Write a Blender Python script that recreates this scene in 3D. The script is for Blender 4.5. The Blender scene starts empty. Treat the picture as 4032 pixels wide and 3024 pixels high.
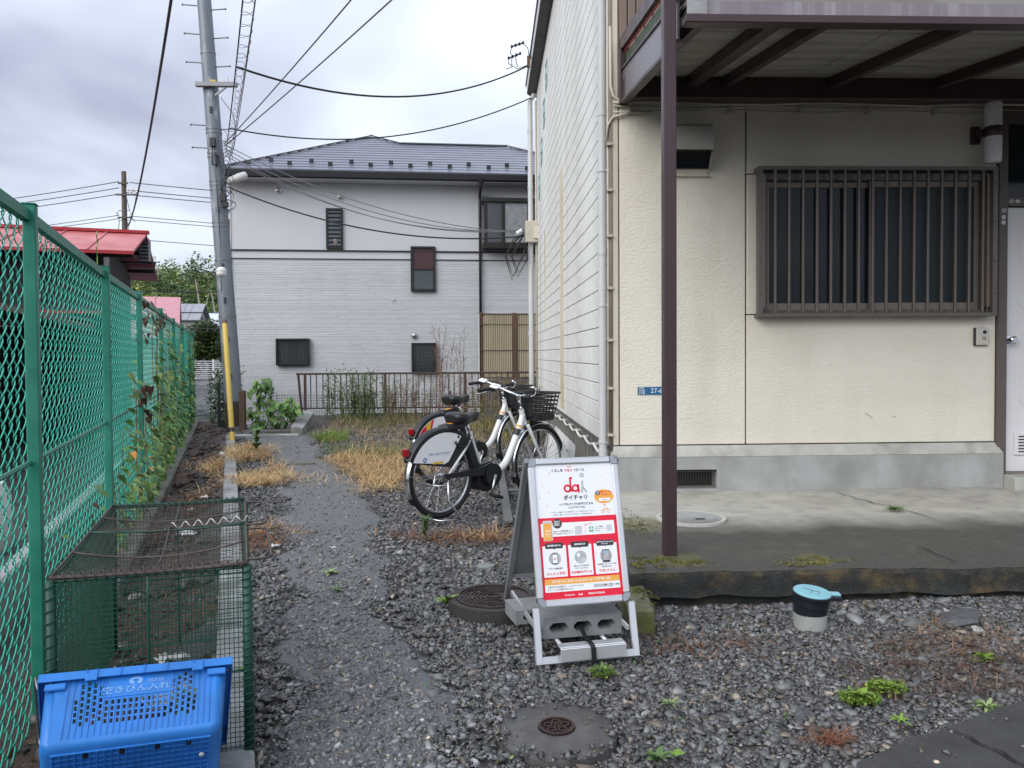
import bpy, bmesh, math, random
import numpy as np
from mathutils import Matrix, Vector
random.seed(7); rng = np.random.default_rng(7)
scene = bpy.context.scene
COL = scene.collection
R = math.radians

# ---------------------------------------------------------------- camera
cam_data = bpy.data.cameras.new('camera')
cam = bpy.data.objects.new('camera', cam_data); COL.objects.link(cam)
cam_data.sensor_width = 36.0
cam_data.lens = 36.0*3030/4032
cam_data.shift_y = -0.0112
cam_data.clip_start = 0.05; cam_data.clip_end = 3000
yaw, pitch, rollc = R(2.13), R(1.3), R(0.35)
fw = Vector((math.sin(yaw)*math.cos(pitch), math.cos(yaw)*math.cos(pitch), -math.sin(pitch)))
rt = Vector((math.cos(yaw), -math.sin(yaw), 0)); up = rt.cross(fw)
rt2 = rt*math.cos(rollc) - up*math.sin(rollc); up2 = up*math.cos(rollc) + rt*math.sin(rollc)
cam.matrix_world = Matrix(((rt2.x, up2.x, -fw.x, 0), (rt2.y, up2.y, -fw.y, 0), (rt2.z, up2.z, -fw.z, 1.25), (0, 0, 0, 1)))
scene.camera = cam

# ---------------------------------------------------------------- sky, sun, exposure
SUN_EL, SUN_AZ = R(36), R(222)          # azimuth measured from +Y clockwise: behind the camera, to the left
world = bpy.data.worlds.new('World'); scene.world = world; world.use_nodes = True
wn, wl = world.node_tree.nodes, world.node_tree.links
wn.clear()
w_out = wn.new('ShaderNodeOutputWorld'); w_bg = wn.new('ShaderNodeBackground')
w_sky = wn.new('ShaderNodeTexSky'); w_sky.sky_type = 'NISHITA'; w_sky.sun_disc = False
w_sky.sun_elevation = SUN_EL; w_sky.sun_rotation = SUN_AZ; w_sky.dust_density = 4.0
w_dim = wn.new('ShaderNodeMix'); w_dim.data_type = 'RGBA'; w_dim.blend_type = 'MULTIPLY'; w_dim.inputs[0].default_value = 1.0
w_dim.inputs[7].default_value = (1, 1, 1, 1)
w_tc = wn.new('ShaderNodeTexCoord'); w_sep = wn.new('ShaderNodeSeparateXYZ')
# flat cloud layer: project the view direction on a plane overhead
w_den = wn.new('ShaderNodeMath'); w_den.operation = 'MAXIMUM'; w_den.inputs[1].default_value = 0.0
w_den2 = wn.new('ShaderNodeMath'); w_den2.operation = 'ADD'; w_den2.inputs[1].default_value = 0.22
w_px = wn.new('ShaderNodeMath'); w_px.operation = 'DIVIDE'; w_py = wn.new('ShaderNodeMath'); w_py.operation = 'DIVIDE'
w_com = wn.new('ShaderNodeCombineXYZ')
w_n1 = wn.new('ShaderNodeTexNoise'); w_n1.inputs['Scale'].default_value = 0.95; w_n1.inputs['Detail'].default_value = 4.5; w_n1.inputs['Roughness'].default_value = 0.46; w_n1.inputs['Distortion'].default_value = 0.25
w_rmp = wn.new('ShaderNodeValToRGB')
w_rmp.color_ramp.elements[0].position = 0.38; w_rmp.color_ramp.elements[0].color = (3.1, 3.3, 4.3, 1)
w_rmp.color_ramp.elements[1].position = 0.59; w_rmp.color_ramp.elements[1].color = (6.3, 6.9, 7.9, 1)
w_gr = wn.new('ShaderNodeMapRange'); w_gr.inputs[1].default_value = 0.0; w_gr.inputs[2].default_value = 1.0; w_gr.inputs[3].default_value = 0.92; w_gr.inputs[4].default_value = 1.9
w_mul = wn.new('ShaderNodeMix'); w_mul.data_type = 'RGBA'; w_mul.blend_type = 'MULTIPLY'; w_mul.inputs[0].default_value = 1.0
w_mix = wn.new('ShaderNodeMix'); w_mix.data_type = 'RGBA'; w_mix.inputs[0].default_value = 0.93
wl.new(w_tc.outputs['Generated'], w_sep.inputs[0])
wl.new(w_sep.outputs[2], w_den.inputs[0]); wl.new(w_den.outputs[0], w_den2.inputs[0])
wl.new(w_sep.outputs[0], w_px.inputs[0]); wl.new(w_den2.outputs[0], w_px.inputs[1])
wl.new(w_sep.outputs[1], w_py.inputs[0]); wl.new(w_den2.outputs[0], w_py.inputs[1])
wl.new(w_px.outputs[0], w_com.inputs[0]); wl.new(w_py.outputs[0], w_com.inputs[1])
wl.new(w_com.outputs[0], w_n1.inputs['Vector']); wl.new(w_n1.outputs[0], w_rmp.inputs[0])
wl.new(w_den.outputs[0], w_gr.inputs[0])
wl.new(w_rmp.outputs[0], w_mul.inputs[6]); wl.new(w_gr.outputs[0], w_mul.inputs[7])
wl.new(w_sky.outputs[0], w_dim.inputs[6])
wl.new(w_dim.outputs[2], w_mix.inputs[6]); wl.new(w_mul.outputs[2], w_mix.inputs[7])
wl.new(w_mix.outputs[2], w_bg.inputs[0]); w_bg.inputs[1].default_value = 0.075
wl.new(w_bg.outputs[0], w_out.inputs[0])

sun_data = bpy.data.lights.new('sun', 'SUN'); sun_data.energy = 1.5; sun_data.angle = R(55); sun_data.color = (1.0, 0.97, 0.93)
sun = bpy.data.objects.new('sun', sun_data); COL.objects.link(sun)
sd = Vector((math.sin(SUN_AZ)*math.cos(SUN_EL), math.cos(SUN_AZ)*math.cos(SUN_EL), math.sin(SUN_EL)))
sun.rotation_euler = sd.to_track_quat('Z', 'Y').to_euler(); sun.location = sd*60

scene.view_settings.view_transform = 'Standard'; scene.view_settings.look = 'None'
scene.view_settings.exposure = 0.88; scene.view_settings.gamma = 1.0
scene.view_settings.use_curve_mapping = False
scene.render.engine = 'CYCLES'
scene.cycles.use_denoising = True
try: scene.cycles.denoiser = 'OPENIMAGEDENOISE'
except Exception: pass
scene.cycles.max_bounces = 6; scene.cycles.transparent_max_bounces = 8
scene.cycles.caustics_reflective = False; scene.cycles.caustics_refractive = False

# ---------------------------------------------------------------- helpers
class MB:
    """collects geometry; build() links it as ONE mesh object"""
    def __init__(s): s.v = []; s.f = []; s.m = []; s.mi = 0
    def add(s, vs, fs):
        o = len(s.v); s.v.extend([tuple(p) for p in vs]); s.f.extend([tuple(i+o for i in f) for f in fs]); s.m.extend([s.mi]*len(fs)); return s
    def box(s, a, b, T=None):
        x0, y0, z0 = a; x1, y1, z1 = b
        vs = [(x0,y0,z0),(x1,y0,z0),(x1,y1,z0),(x0,y1,z0),(x0,y0,z1),(x1,y0,z1),(x1,y1,z1),(x0,y1,z1)]
        if T is not None: vs = [T @ Vector(p) for p in vs]
        return s.add(vs, [(0,3,2,1),(4,5,6,7),(0,1,5,4),(1,2,6,5),(2,3,7,6),(3,0,4,7)])
    def cbox(s, a, b, c=0.004, T=None):
        """box with chamfered edges"""
        bm = bmesh.new(); x0,y0,z0 = a; x1,y1,z1 = b
        vv = [bm.verts.new(p) for p in ((x0,y0,z0),(x1,y0,z0),(x1,y1,z0),(x0,y1,z0),(x0,y0,z1),(x1,y0,z1),(x1,y1,z1),(x0,y1,z1))]
        for f in ((0,3,2,1),(4,5,6,7),(0,1,5,4),(1,2,6,5),(2,3,7,6),(3,0,4,7)): bm.faces.new([vv[i] for i in f])
        bmesh.ops.bevel(bm, geom=bm.edges[:], offset=c, segments=1, affect='EDGES', profile=0.5)
        s.bm(bm, T); bm.free(); return s
    def bm(s, bm, T=None):
        bm.verts.index_update()
        vs = [T @ v.co if T is not None else v.co.copy() for v in bm.verts]
        return s.add(vs, [[v.index for v in f.verts] for f in bm.faces])
    def bar(s, p, q, w, h=None, up=(0,0,1)):
        """rectangular bar from p to q"""
        h = w if h is None else h
        p, q = Vector(p), Vector(q); d = (q-p); 
        if d.length < 1e-9: return s
        d.normalize(); u = Vector(up)
        if abs(d.dot(u)) > 0.99: u = Vector((0,1,0))
        a = d.cross(u).normalized(); b = a.cross(d).normalized()
        a *= w/2; b *= h/2
        vs = [p-a-b, p+a-b, p+a+b, p-a+b, q-a-b, q+a-b, q+a+b, q-a+b]
        return s.add(vs, [(3,2,1,0),(4,5,6,7),(0,1,5,4),(1,2,6,5),(2,3,7,6),(3,0,4,7)])
    def tube(s, pts, r, n=8, caps=True, closed=False):
        pts = [Vector(p) for p in pts]; N = len(pts)
        rr = r if hasattr(r, '__len__') else [r]*N
        vs = []; prev = None
        for i, p in enumerate(pts):
            if closed: d = pts[(i+1) % N]-pts[i-1]
            else: d = pts[min(i+1, N-1)]-pts[max(i-1, 0)]
            d.normalize()
            if prev is None:
                u = Vector((0,0,1)) if abs(d.z) < 0.9 else Vector((1,0,0))
                a = d.cross(u).normalized()
            else:
                a = (prev - d*prev.dot(d))
                a = a.normalized() if a.length > 1e-6 else d.orthogonal().normalized()
            prev = a; b = d.cross(a)
            for k in range(n):
                t = 2*math.pi*k/n; vs.append(p + a*(rr[i]*math.cos(t)) + b*(rr[i]*math.sin(t)))
        fs = []
        for i in range(N if closed else N-1):
            j = (i+1) % N
            for k in range(n): fs.append((i*n+k, i*n+(k+1)%n, j*n+(k+1)%n, j*n+k))
        if caps and not closed: fs.append(tuple(range(n-1,-1,-1))); fs.append(tuple(range((N-1)*n, N*n)))
        return s.add(vs, fs)
    def lathe(s, prof, c=(0,0,0), n=24, T=None, caps=True):
        """prof: list of (r, z) around the z axis"""
        vs = []
        for r, z in prof:
            for k in range(n):
                t = 2*math.pi*k/n; p = Vector((c[0]+r*math.cos(t), c[1]+r*math.sin(t), c[2]+z))
                vs.append(T @ p if T is not None else p)
        fs = []
        for i in range(len(prof)-1):
            for k in range(n): fs.append((i*n+k, i*n+(k+1)%n, (i+1)*n+(k+1)%n, (i+1)*n+k))
        if caps: fs.append(tuple(range(n-1,-1,-1))); fs.append(tuple(range((len(prof)-1)*n, len(prof)*n)))
        return s.add(vs, fs)
    def prism(s, poly, h0, h1, T=None):
        """polygon in xy (counter-clockwise), extruded along z"""
        n = len(poly); vs = [Vector((x, y, h0)) for x, y in poly] + [Vector((x, y, h1)) for x, y in poly]
        if T is not None: vs = [T @ p for p in vs]
        return s.add(vs, [tuple(range(n-1,-1,-1)), tuple(range(n, 2*n))] + [(i, (i+1)%n, n+(i+1)%n, n+i) for i in range(n)])
    def quad(s, *p): return s.add(p, [tuple(range(len(p)))])
    def build(s, name, mat, parent=None, smooth=False, local=None, kind=None, label=None, solid=None):
        me = bpy.data.meshes.new(name)
        vs = s.v
        if parent is not None:
            root, L = root_of(parent)
            if not (L if local is None else local):
                inv = root.matrix_basis.inverted(); vs = [inv @ Vector(p) for p in vs]
        me.from_pydata([tuple(p) for p in vs], [], s.f)
        for m in (mat if isinstance(mat, (list, tuple)) else [mat]): me.materials.append(m)
        if any(s.m): me.polygons.foreach_set('material_index', s.m)
        if smooth is True: me.polygons.foreach_set('use_smooth', [True]*len(me.polygons))
        elif smooth: 
            me.polygons.foreach_set('use_smooth', [True]*len(me.polygons)); me.set_sharp_from_angle(angle=R(smooth))
        me.update()
        o = bpy.data.objects.new(name, me); COL.objects.link(o)
        if parent is not None: o.parent = parent
        if kind: o['kind'] = kind
        if label: o['label'] = label
        if solid: md = o.modifiers.new('thickness', 'SOLIDIFY'); md.thickness = solid; md.offset = -1
        return o

LOCAL = {}
def root_of(o):
    while o.parent is not None: o = o.parent
    return o, LOCAL.get(o.name, False)
def thing(name, label, cat, loc=(0,0,0), rotz=0.0, group=None, local=False, kind=None):
    """an Empty at the thing's base that parents its parts"""
    o = bpy.data.objects.new(name, None); COL.objects.link(o); o.empty_display_size = 0.1
    o.location = loc; o.rotation_euler = (0, 0, rotz)
    o.matrix_basis = Matrix.Translation(loc) @ Matrix.Rotation(rotz, 4, 'Z')
    tag(o, label, cat, group); LOCAL[o.name] = local
    if kind: o['kind'] = kind
    return o
def tag(o, label, cat, group=None):
    o['label'] = label; o['category'] = cat
    if group: o['group'] = group
    return o
def structure(o): o['kind'] = 'structure'; return o
def rebase(o, loc):
    """move a one-mesh thing's origin to its base"""
    o.data.transform(Matrix.Translation(-Vector(loc))); o.location = loc; return o
def inst(src, parent, M=None, name=None):
    """another piece sharing the mesh of src"""
    o = bpy.data.objects.new(name or src.name.split('.')[0], src.data); COL.objects.link(o); o.parent = parent
    if M is not None: o.matrix_basis = M
    return o

def mat(name, col, rough=0.6, metal=0.0, var=0.0, vscale=3.0, col2=None, c2scale=2.0, c2pos=(0.45, 0.6), bump=0.0, bscale=40.0, stretch=(1,1,1), spec=0.5,
        trans=0.0, ior=1.45, streak=None, attr=None, bdist=0.02, alpha=1.0, rvar=0.0, coat=0.0, sss=0.0, bdetail=4):
    m = bpy.data.materials.new(name); m.use_nodes = True
    nt = m.node_tree; N, L = nt.nodes, nt.links; b = N['Principled BSDF']
    b.inputs['Base Color'].default_value = (*col, 1); b.inputs['Roughness'].default_value = rough; b.inputs['Metallic'].default_value = metal
    b.inputs['Specular IOR Level'].default_value = spec; b.inputs['IOR'].default_value = ior
    b.inputs['Transmission Weight'].default_value = trans; b.inputs['Alpha'].default_value = alpha
    b.inputs['Coat Weight'].default_value = coat; b.inputs['Coat Roughness'].default_value = 0.1
    tc = N.new('ShaderNodeTexCoord'); mp = N.new('ShaderNodeMapping'); mp.inputs['Scale'].default_value = stretch
    L.new(tc.outputs['Object'], mp.inputs[0])
    cur = None
    def mixc(fac, A, B, mode='MIX', f=1.0):
        x = N.new('ShaderNodeMix'); x.data_type = 'RGBA'; x.blend_type = mode
        if hasattr(fac, 'is_linked'): L.new(fac, x.inputs[0])
        else: x.inputs[0].default_value = fac
        for k, c in ((6, A), (7, B)):
            if hasattr(c, 'is_linked'): L.new(c, x.inputs[k])
            else: x.inputs[k].default_value = (*c, 1)
        return x.outputs[2]
    def noise(scale, detail=4, rough=0.6, vec=None):
        n = N.new('ShaderNodeTexNoise'); n.inputs['Scale'].default_value = scale; n.inputs['Detail'].default_value = detail; n.inputs['Roughness'].default_value = rough
        L.new(vec or mp.outputs[0], n.inputs['Vector']); return n.outputs[0]
    def ramp(inp, p0, p1, a=0.0, c=1.0):
        r = N.new('ShaderNodeMapRange'); r.inputs[1].default_value = p0; r.inputs[2].default_value = p1; r.inputs[3].default_value = a; r.inputs[4].default_value = c
        L.new(inp, r.inputs[0]); return r.outputs[0]
    cur = col
    if attr:
        at = N.new('ShaderNodeAttribute'); at.attribute_name = attr; cur = at.outputs['Color']
    if col2 is not None: cur = mixc(ramp(noise(c2scale, 5), *c2pos), cur, col2)
    if streak is not None:      # vertical run marks
        sm = N.new('ShaderNodeMapping'); sm.inputs['Scale'].default_value = (streak[1], streak[1], 0.25); L.new(tc.outputs['Object'], sm.inputs[0])
        cur = mixc(ramp(noise(1.0, 5, 0.6, sm.outputs[0]), 0.48, 0.72, 0, streak[2]), cur, streak[0])
    if var > 0:
        g = ramp(noise(vscale, 6), 0.25, 0.75, 1-var, 1+var)
        v = N.new('ShaderNodeCombineColor'); 
        for i in range(3): L.new(g, v.inputs[i])
        cur = mixc(1.0, cur, v.outputs[0], 'MULTIPLY')
    if hasattr(cur, 'is_linked'): L.new(cur, b.inputs['Base Color'])
    if rvar > 0: L.new(ramp(noise(vscale*1.7, 4), 0.3, 0.7, max(0.03, rough-rvar), min(1, rough+rvar)), b.inputs['Roughness'])
    if bump > 0:
        bn = N.new('ShaderNodeBump'); bn.inputs['Strength'].default_value = bump; bn.inputs['Distance'].default_value = bdist
        L.new(noise(bscale, bdetail, 0.65), bn.inputs['Height']); L.new(bn.outputs[0], b.inputs['Normal'])
    return m

def text(body, size, T, m, parent, name='lettering', align='CENTER', bold=0.0, sx=1.0, local=None):
    """flat lettering, lying in the xy plane of matrix T"""
    cu = bpy.data.curves.new('txt', 'FONT'); cu.body = body; cu.size = size; cu.align_x = align; cu.align_y = 'CENTER'; cu.offset = bold; cu.resolution_u = 2
    ob = bpy.data.objects.new('txt', cu); COL.objects.link(ob)
    bpy.context.view_layer.update()
    me0 = bpy.data.meshes.new_from_object(ob.evaluated_get(bpy.context.evaluated_depsgraph_get()))
    bpy.data.objects.remove(ob); bpy.data.curves.remove(cu)
    mb = MB(); S = Matrix.Diagonal((sx, 1, 1, 1))
    mb.add([T @ (S @ v.co) for v in me0.vertices], [tuple(p.vertices) for p in me0.polygons])
    bpy.data.meshes.remove(me0)
    return mb.build(name, m, parent, local=local)

def disc_pts(cx, cy, r, n=24, a0=0, a1=2*math.pi):
    return [(cx+r*math.cos(a0+(a1-a0)*k/n), cy+r*math.sin(a0+(a1-a0)*k/n)) for k in range(n if abs(a1-a0-2*math.pi) < 1e-6 else n+1)]
def catenary(p, q, sag, n=24):
    p, q = Vector(p), Vector(q)
    return [p.lerp(q, t/n) - Vector((0,0,sag*4*(t/n)*(1-t/n))) for t in range(n+1)]
def wallframe(origin, ex, ez=(0,0,1)):
    """matrix whose x,y lie along a wall and whose z is the wall normal"""
    ex = Vector(ex).normalized(); ez = Vector(ez).normalized(); n = ex.cross(ez)
    return Matrix(((ex.x, ez.x, n.x, origin[0]), (ex.y, ez.y, n.y, origin[1]), (ex.z, ez.z, n.z, origin[2]), (0,0,0,1)))
# ================================================================ SETTING
# the fence, the ditch and its kerb run along this direction
FD = Vector((-0.309, 0.951, 0)); FN = Vector((0.951, 0.309, 0))      # along / to the right of the fence
F0 = Vector((-1.686, 2.948, 0))                                       # first fence post in view
K0 = Vector((-0.727, 2.414, 0))                                       # right edge of the ditch kerb
def side_of_kerb(x, y): return (x-K0.x)*FN.x + (y-K0.y)*FN.y          # >0: right of the kerb
def gz(x, y):
    """ground height"""
    s = side_of_kerb(x, y)
    z = 0.012*math.sin(x*2.1+y*0.7) + 0.010*math.sin(y*1.7-x)
    if s < -0.12: z += -0.11
    return z

M_soil = mat('gravel bed', (0.075, 0.072, 0.068), 0.55, var=0.45, vscale=9, col2=(0.085, 0.068, 0.05), c2scale=1.3, c2pos=(0.5, 0.72), bump=0.9, bscale=70, bdist=0.02, rvar=0.2)
M_fines = mat('wet fine gravel', (0.145, 0.150, 0.158), 0.38, var=0.4, vscale=60, bump=0.8, bscale=140, bdist=0.012, rvar=0.2)
M_ditch = mat('ditch soil', (0.045, 0.034, 0.026), 0.6, var=0.5, vscale=12, col2=(0.09, 0.045, 0.028), c2scale=3, bump=1.0, bscale=50, bdist=0.03)
M_conc = mat('weathered concrete', (0.33, 0.34, 0.33), 0.75, var=0.2, vscale=6, col2=(0.20, 0.20, 0.185), c2scale=2.2, bump=0.25, bscale=90, bdist=0.006)
M_conc_dark = mat('dirty concrete', (0.14, 0.14, 0.13), 0.7, var=0.3, vscale=7, col2=(0.07, 0.075, 0.055), c2scale=3, bump=0.4, bscale=80, bdist=0.008)
M_asph = mat('worn asphalt', (0.052, 0.052, 0.054), 0.5, var=0.3, vscale=5, col2=(0.085, 0.085, 0.083), c2scale=90, c2pos=(0.55, 0.7), bump=0.5, bscale=160, bdist=0.006, rvar=0.15)
M_road = mat('wet road', (0.09, 0.095, 0.105), 0.16, var=0.15, vscale=0.6, col2=(0.16, 0.165, 0.18), c2scale=0.25, rvar=0.08)

# ground: one sheet out to the horizon, finely divided near the lot
def ground_sheet():
    xs = np.concatenate([np.array([-1500, -500, -150, -60, -25, -14]), np.arange(-9, 8.01, 0.25), np.array([12, 25, 60, 150, 500, 1500.])])
    ys = np.concatenate([np.array([-1500, -300, -60, -15, -4]), np.arange(-1, 14.51, 0.25), np.array([18, 24, 40, 70, 150, 400, 1500.])])
    mb = MB(); W = len(xs)
    for y in ys:
        for x in xs:
            if -9 <= x <= 8 and -1 <= y <= 14.6: z = gz(x, y)
            else: z = -0.14
            if y > 13.0 and x < -4.1: z = min(z, -0.24)
            if y > 16: z = -0.33
            mb.v.append((x, y, z-0.02))
    for j in range(len(ys)-1):
        for i in range(W-1):
            a = j*W+i; mb.f.append((a, a+1, a+W+1, a+W)); mb.m.append(0)
    return mb
structure(ground_sheet().build('ground', M_soil, smooth=True))

# the trodden path of fine wet gravel: a strip slightly proud of the bed
def ribbon(pts, name, m, dz, zf=gz, step=0.12):
    """pts: list of (y, x0, x1)"""
    mb = MB(); ny = int((pts[-1][0]-pts[0][0])/step); ys = np.linspace(pts[0][0], pts[-1][0], ny)
    P = np.array(pts); n = 10
    for j, y in enumerate(ys):
        a = np.interp(y, P[:,0], P[:,1]) + 0.06*math.sin(y*5.1)+0.05*math.sin(y*11.3); c = np.interp(y, P[:,0], P[:,2]) + 0.06*math.sin(y*4.3+1)+0.04*math.sin(y*9.7)
        for i in range(n+1):
            t = i/n; x = a+(c-a)*t; e = min(t, 1-t)*2
            mb.v.append((x, y, zf(x, y)+dz*min(1, e*4)-0.022*(e < 1e-6)))
    for j in range(len(ys)-1):
        for i in range(n):
            q = j*(n+1)+i; mb.f.append((q, q+1, q+n+2, q+n+1)); mb.m.append(0)
    return mb.build(name, m, smooth=True)
PATH = [(1.2, -0.6, 0.15), (2.2, -0.66, 0.05), (2.8, -0.75, -0.15), (3.5, -0.9, -0.40), (4.5, -1.15, -0.60), (5.5, -1.45, -0.75), (6.4, -1.68, -0.90), (7.7, -1.95, -1.25), (9.5, -2.52, -1.95), (11, -3.25, -2.4), (12.3, -3.75, -2.7)]
structure(ribbon(PATH, 'path', M_fines, 0.001))

# ditch floor between the fence footing and the kerb
mb = MB(); n = 60
for k in range(n+1):
    c = F0 + FD*(-4 + k*0.3)
    for j in range(9):
        o = -0.12 + j*0.115; p = c + FN*o
        mb.v.append((p.x, p.y, -0.10 + 0.035*math.sin(p.x*9+p.y*5) + 0.02*math.sin(p.y*17)+0.03*(abs(j-4)/4)**2))
for k in range(n):
    for j in range(8):
        a = k*9+j; mb.f.append((a, a+1, a+10, a+9)); mb.m.append(0)
structure(mb.build('ditch_bed', M_ditch, smooth=True))

# kerb: concrete blocks end to end
kerb = bpy.data.objects.new('kerb', None); COL.objects.link(kerb); structure(kerb)
M_kerb = mat('kerb concrete', (0.30, 0.31, 0.31), 0.6, var=0.22, vscale=5, col2=(0.17, 0.165, 0.15), c2scale=3, bump=0.3, bscale=70, bdist=0.006)
t = -1.2; rr = random.Random(3)
while t < 9.6:
    Lk = 0.6
    T = Matrix(((FN.x, FD.x, 0, (K0+FD*t).x), (FN.y, FD.y, 0, (K0+FD*t).y), (0, 0, 1, 0), (0, 0, 0, 1)))
    dz = rr.uniform(-0.006, 0.006)
    MB().cbox((-0.125+rr.uniform(-0.003, 0.003), 0.003, -0.25), (0.0, Lk-0.003, 0.035+dz), 0.01, T).build('kerb_block', M_kerb, kerb)
    t += Lk
# block in the cage bay: light worn concrete slab lying beside the kerb
# footing below the far fence bays
foot = bpy.data.objects.new('footing', None); COL.objects.link(foot); structure(foot)
for k in range(12):
    t0 = 1.5 + k*1.0
    T = Matrix(((FN.x, FD.x, 0, (F0+FD*t0).x), (FN.y, FD.y, 0, (F0+FD*t0).y), (0, 0, 1, 0), (0, 0, 0, 1)))
    MB().cbox((-0.06, 0.004, -0.3), (0.10, 0.996, -0.02-0.004*(k % 3)), 0.012, T).build('footing_block', M_conc_dark, foot)

# concrete porch in front of the cream building; it falls slightly to the front
M_porch = mat('porch concrete', (0.40, 0.385, 0.34), 0.62, var=0.2, vscale=3.5, col2=(0.33, 0.32, 0.285), c2scale=9, c2pos=(0.48, 0.62), bump=0.25, bscale=130, bdist=0.005, rvar=0.15)
def porch_mat(m):
    """damp, dirty outer band along the open edge with lichen patches"""
    nt = m.node_tree; N, L = nt.nodes, nt.links; b = N['Principled BSDF']
    src = b.inputs['Base Color'].links[0].from_socket
    tc = N.new('ShaderNodeTexCoord'); sp = N.new('ShaderNodeSeparateXYZ'); L.new(tc.outputs['Object'], sp.inputs[0])
    nz = N.new('ShaderNodeTexNoise'); nz.inputs['Scale'].default_value = 2.2; nz.inputs['Detail'].default_value = 6
    L.new(tc.outputs['Object'], nz.inputs['Vector'])
    ad = N.new('ShaderNodeMath'); ad.operation = 'MULTIPLY_ADD'; ad.inputs[1].default_value = 0.55; L.new(nz.outputs[0], ad.inputs[0]); L.new(sp.outputs[1], ad.inputs[2])
    mr = N.new('ShaderNodeMapRange'); mr.inputs[1].default_value = 4.86; mr.inputs[2].default_value = 5.34; mr.inputs[3].default_value = 1; mr.inputs[4].default_value = 0; L.new(ad.outputs[0], mr.inputs[0])
    n2 = N.new('ShaderNodeTexNoise'); n2.inputs['Scale'].default_value = 70; n2.inputs['Detail'].default_value = 7; n2.inputs['Roughness'].default_value = 0.7; L.new(tc.outputs['Object'], n2.inputs['Vector'])
    dk = N.new('ShaderNodeMix'); dk.data_type = 'RGBA'; dk.inputs[6].default_value = (0.040, 0.040, 0.036, 1); dk.inputs[7].default_value = (0.088, 0.084, 0.073, 1); rr2 = N.new('ShaderNodeMapRange'); rr2.inputs[1].default_value = 0.36; rr2.inputs[2].default_value = 0.68; L.new(n2.outputs[0], rr2.inputs[0]); L.new(rr2.outputs[0], dk.inputs[0])
    mx = N.new('ShaderNodeMix'); mx.data_type = 'RGBA'; L.new(mr.outputs[0], mx.inputs[0]); L.new(src, mx.inputs[6]); L.new(dk.outputs[2], mx.inputs[7])
    # lichen
    cur = mx.outputs[2]
    for (cx, cy, rad) in ((1.02, 4.05, 0.20), (0.98, 4.85, 0.30), (1.75, 4.0, 0.16), (0.85, 5.3, 0.12)):
        sx = N.new('ShaderNodeVectorMath'); sx.operation = 'DISTANCE'; L.new(tc.outputs['Object'], sx.inputs[0]); sx.inputs[1].default_value = (cx, cy, 0.16)
        n3 = N.new('ShaderNodeTexNoise'); n3.inputs['Scale'].default_value = 24; n3.inputs['Detail'].default_value = 8; n3.inputs['Roughness'].default_value = 0.75; L.new(tc.outputs['Object'], n3.inputs['Vector'])
        a2 = N.new('ShaderNodeMath'); a2.operation = 'MULTIPLY_ADD'; a2.inputs[1].default_value = rad*1.8; L.new(n3.outputs[0], a2.inputs[0]); L.new(sx.outputs['Value'], a2.inputs[2])
        m2 = N.new('ShaderNodeMapRange'); m2.inputs[1].default_value = rad*1.40; m2.inputs[2].default_value = rad*1.62; m2.inputs[3].default_value = 0.45; m2.inputs[4].default_value = 0; L.new(a2.outputs[0], m2.inputs[0])
        x3 = N.new('ShaderNodeMix'); x3.data_type = 'RGBA'; L.new(m2.outputs[0], x3.inputs[0]); L.new(cur, x3.inputs[6]); x3.inputs[7].default_value = (0.135, 0.135, 0.035, 1); cur = x3.outputs[2]
    L.new(cur, b.inputs['Base Color'])
porch_mat(M_porch)
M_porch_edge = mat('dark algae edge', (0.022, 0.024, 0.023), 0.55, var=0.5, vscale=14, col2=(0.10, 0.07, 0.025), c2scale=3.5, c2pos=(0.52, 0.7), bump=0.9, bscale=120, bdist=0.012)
def porch():
    mb = MB(); nx, ny = 70, 24
    def lx(y): return 0.74 + (y-3.9)*0.085
    for j in range(ny+1):
        y = 3.86 + (5.95-3.86)*j/ny
        for i in range(nx+1):
            x = lx(y) + (9.0-lx(y))*(i/nx)**1.3
            yy = y + (0.012*math.sin(x*7)+0.010*math.sin(x*17.3) if j == 0 else 0)
            z = 0.15 + 0.05*(y-3.86)/2.0 + 0.003*math.sin(x*3+y*4) - (0.012 if (j == 0 or i == 0) else 0)
            mb.v.append((x, yy, z))
    W = nx+1
    for j in range(ny):
        for i in range(nx): a = j*W+i; mb.f.append((a, a+1, a+W+1, a+W)); mb.m.append(0)
    # broken front face and left face
    for k in range(3):
        pass
    base = len(mb.v)
    edge = [(mb.v[i]) for i in range(nx, -1, -1)] + [mb.v[j*W] for j in range(1, ny+1)]
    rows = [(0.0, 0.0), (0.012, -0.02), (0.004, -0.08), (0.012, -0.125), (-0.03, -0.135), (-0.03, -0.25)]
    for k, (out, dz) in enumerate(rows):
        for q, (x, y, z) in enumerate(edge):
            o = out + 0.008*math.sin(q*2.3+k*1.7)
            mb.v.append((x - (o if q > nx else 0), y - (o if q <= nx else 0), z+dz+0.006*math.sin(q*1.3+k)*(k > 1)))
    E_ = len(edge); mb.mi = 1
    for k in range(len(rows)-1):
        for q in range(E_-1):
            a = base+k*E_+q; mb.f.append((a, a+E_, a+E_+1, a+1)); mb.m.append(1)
    return mb
structure(porch().build('porch_pavement', [M_porch, M_porch_edge], smooth=35))

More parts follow.
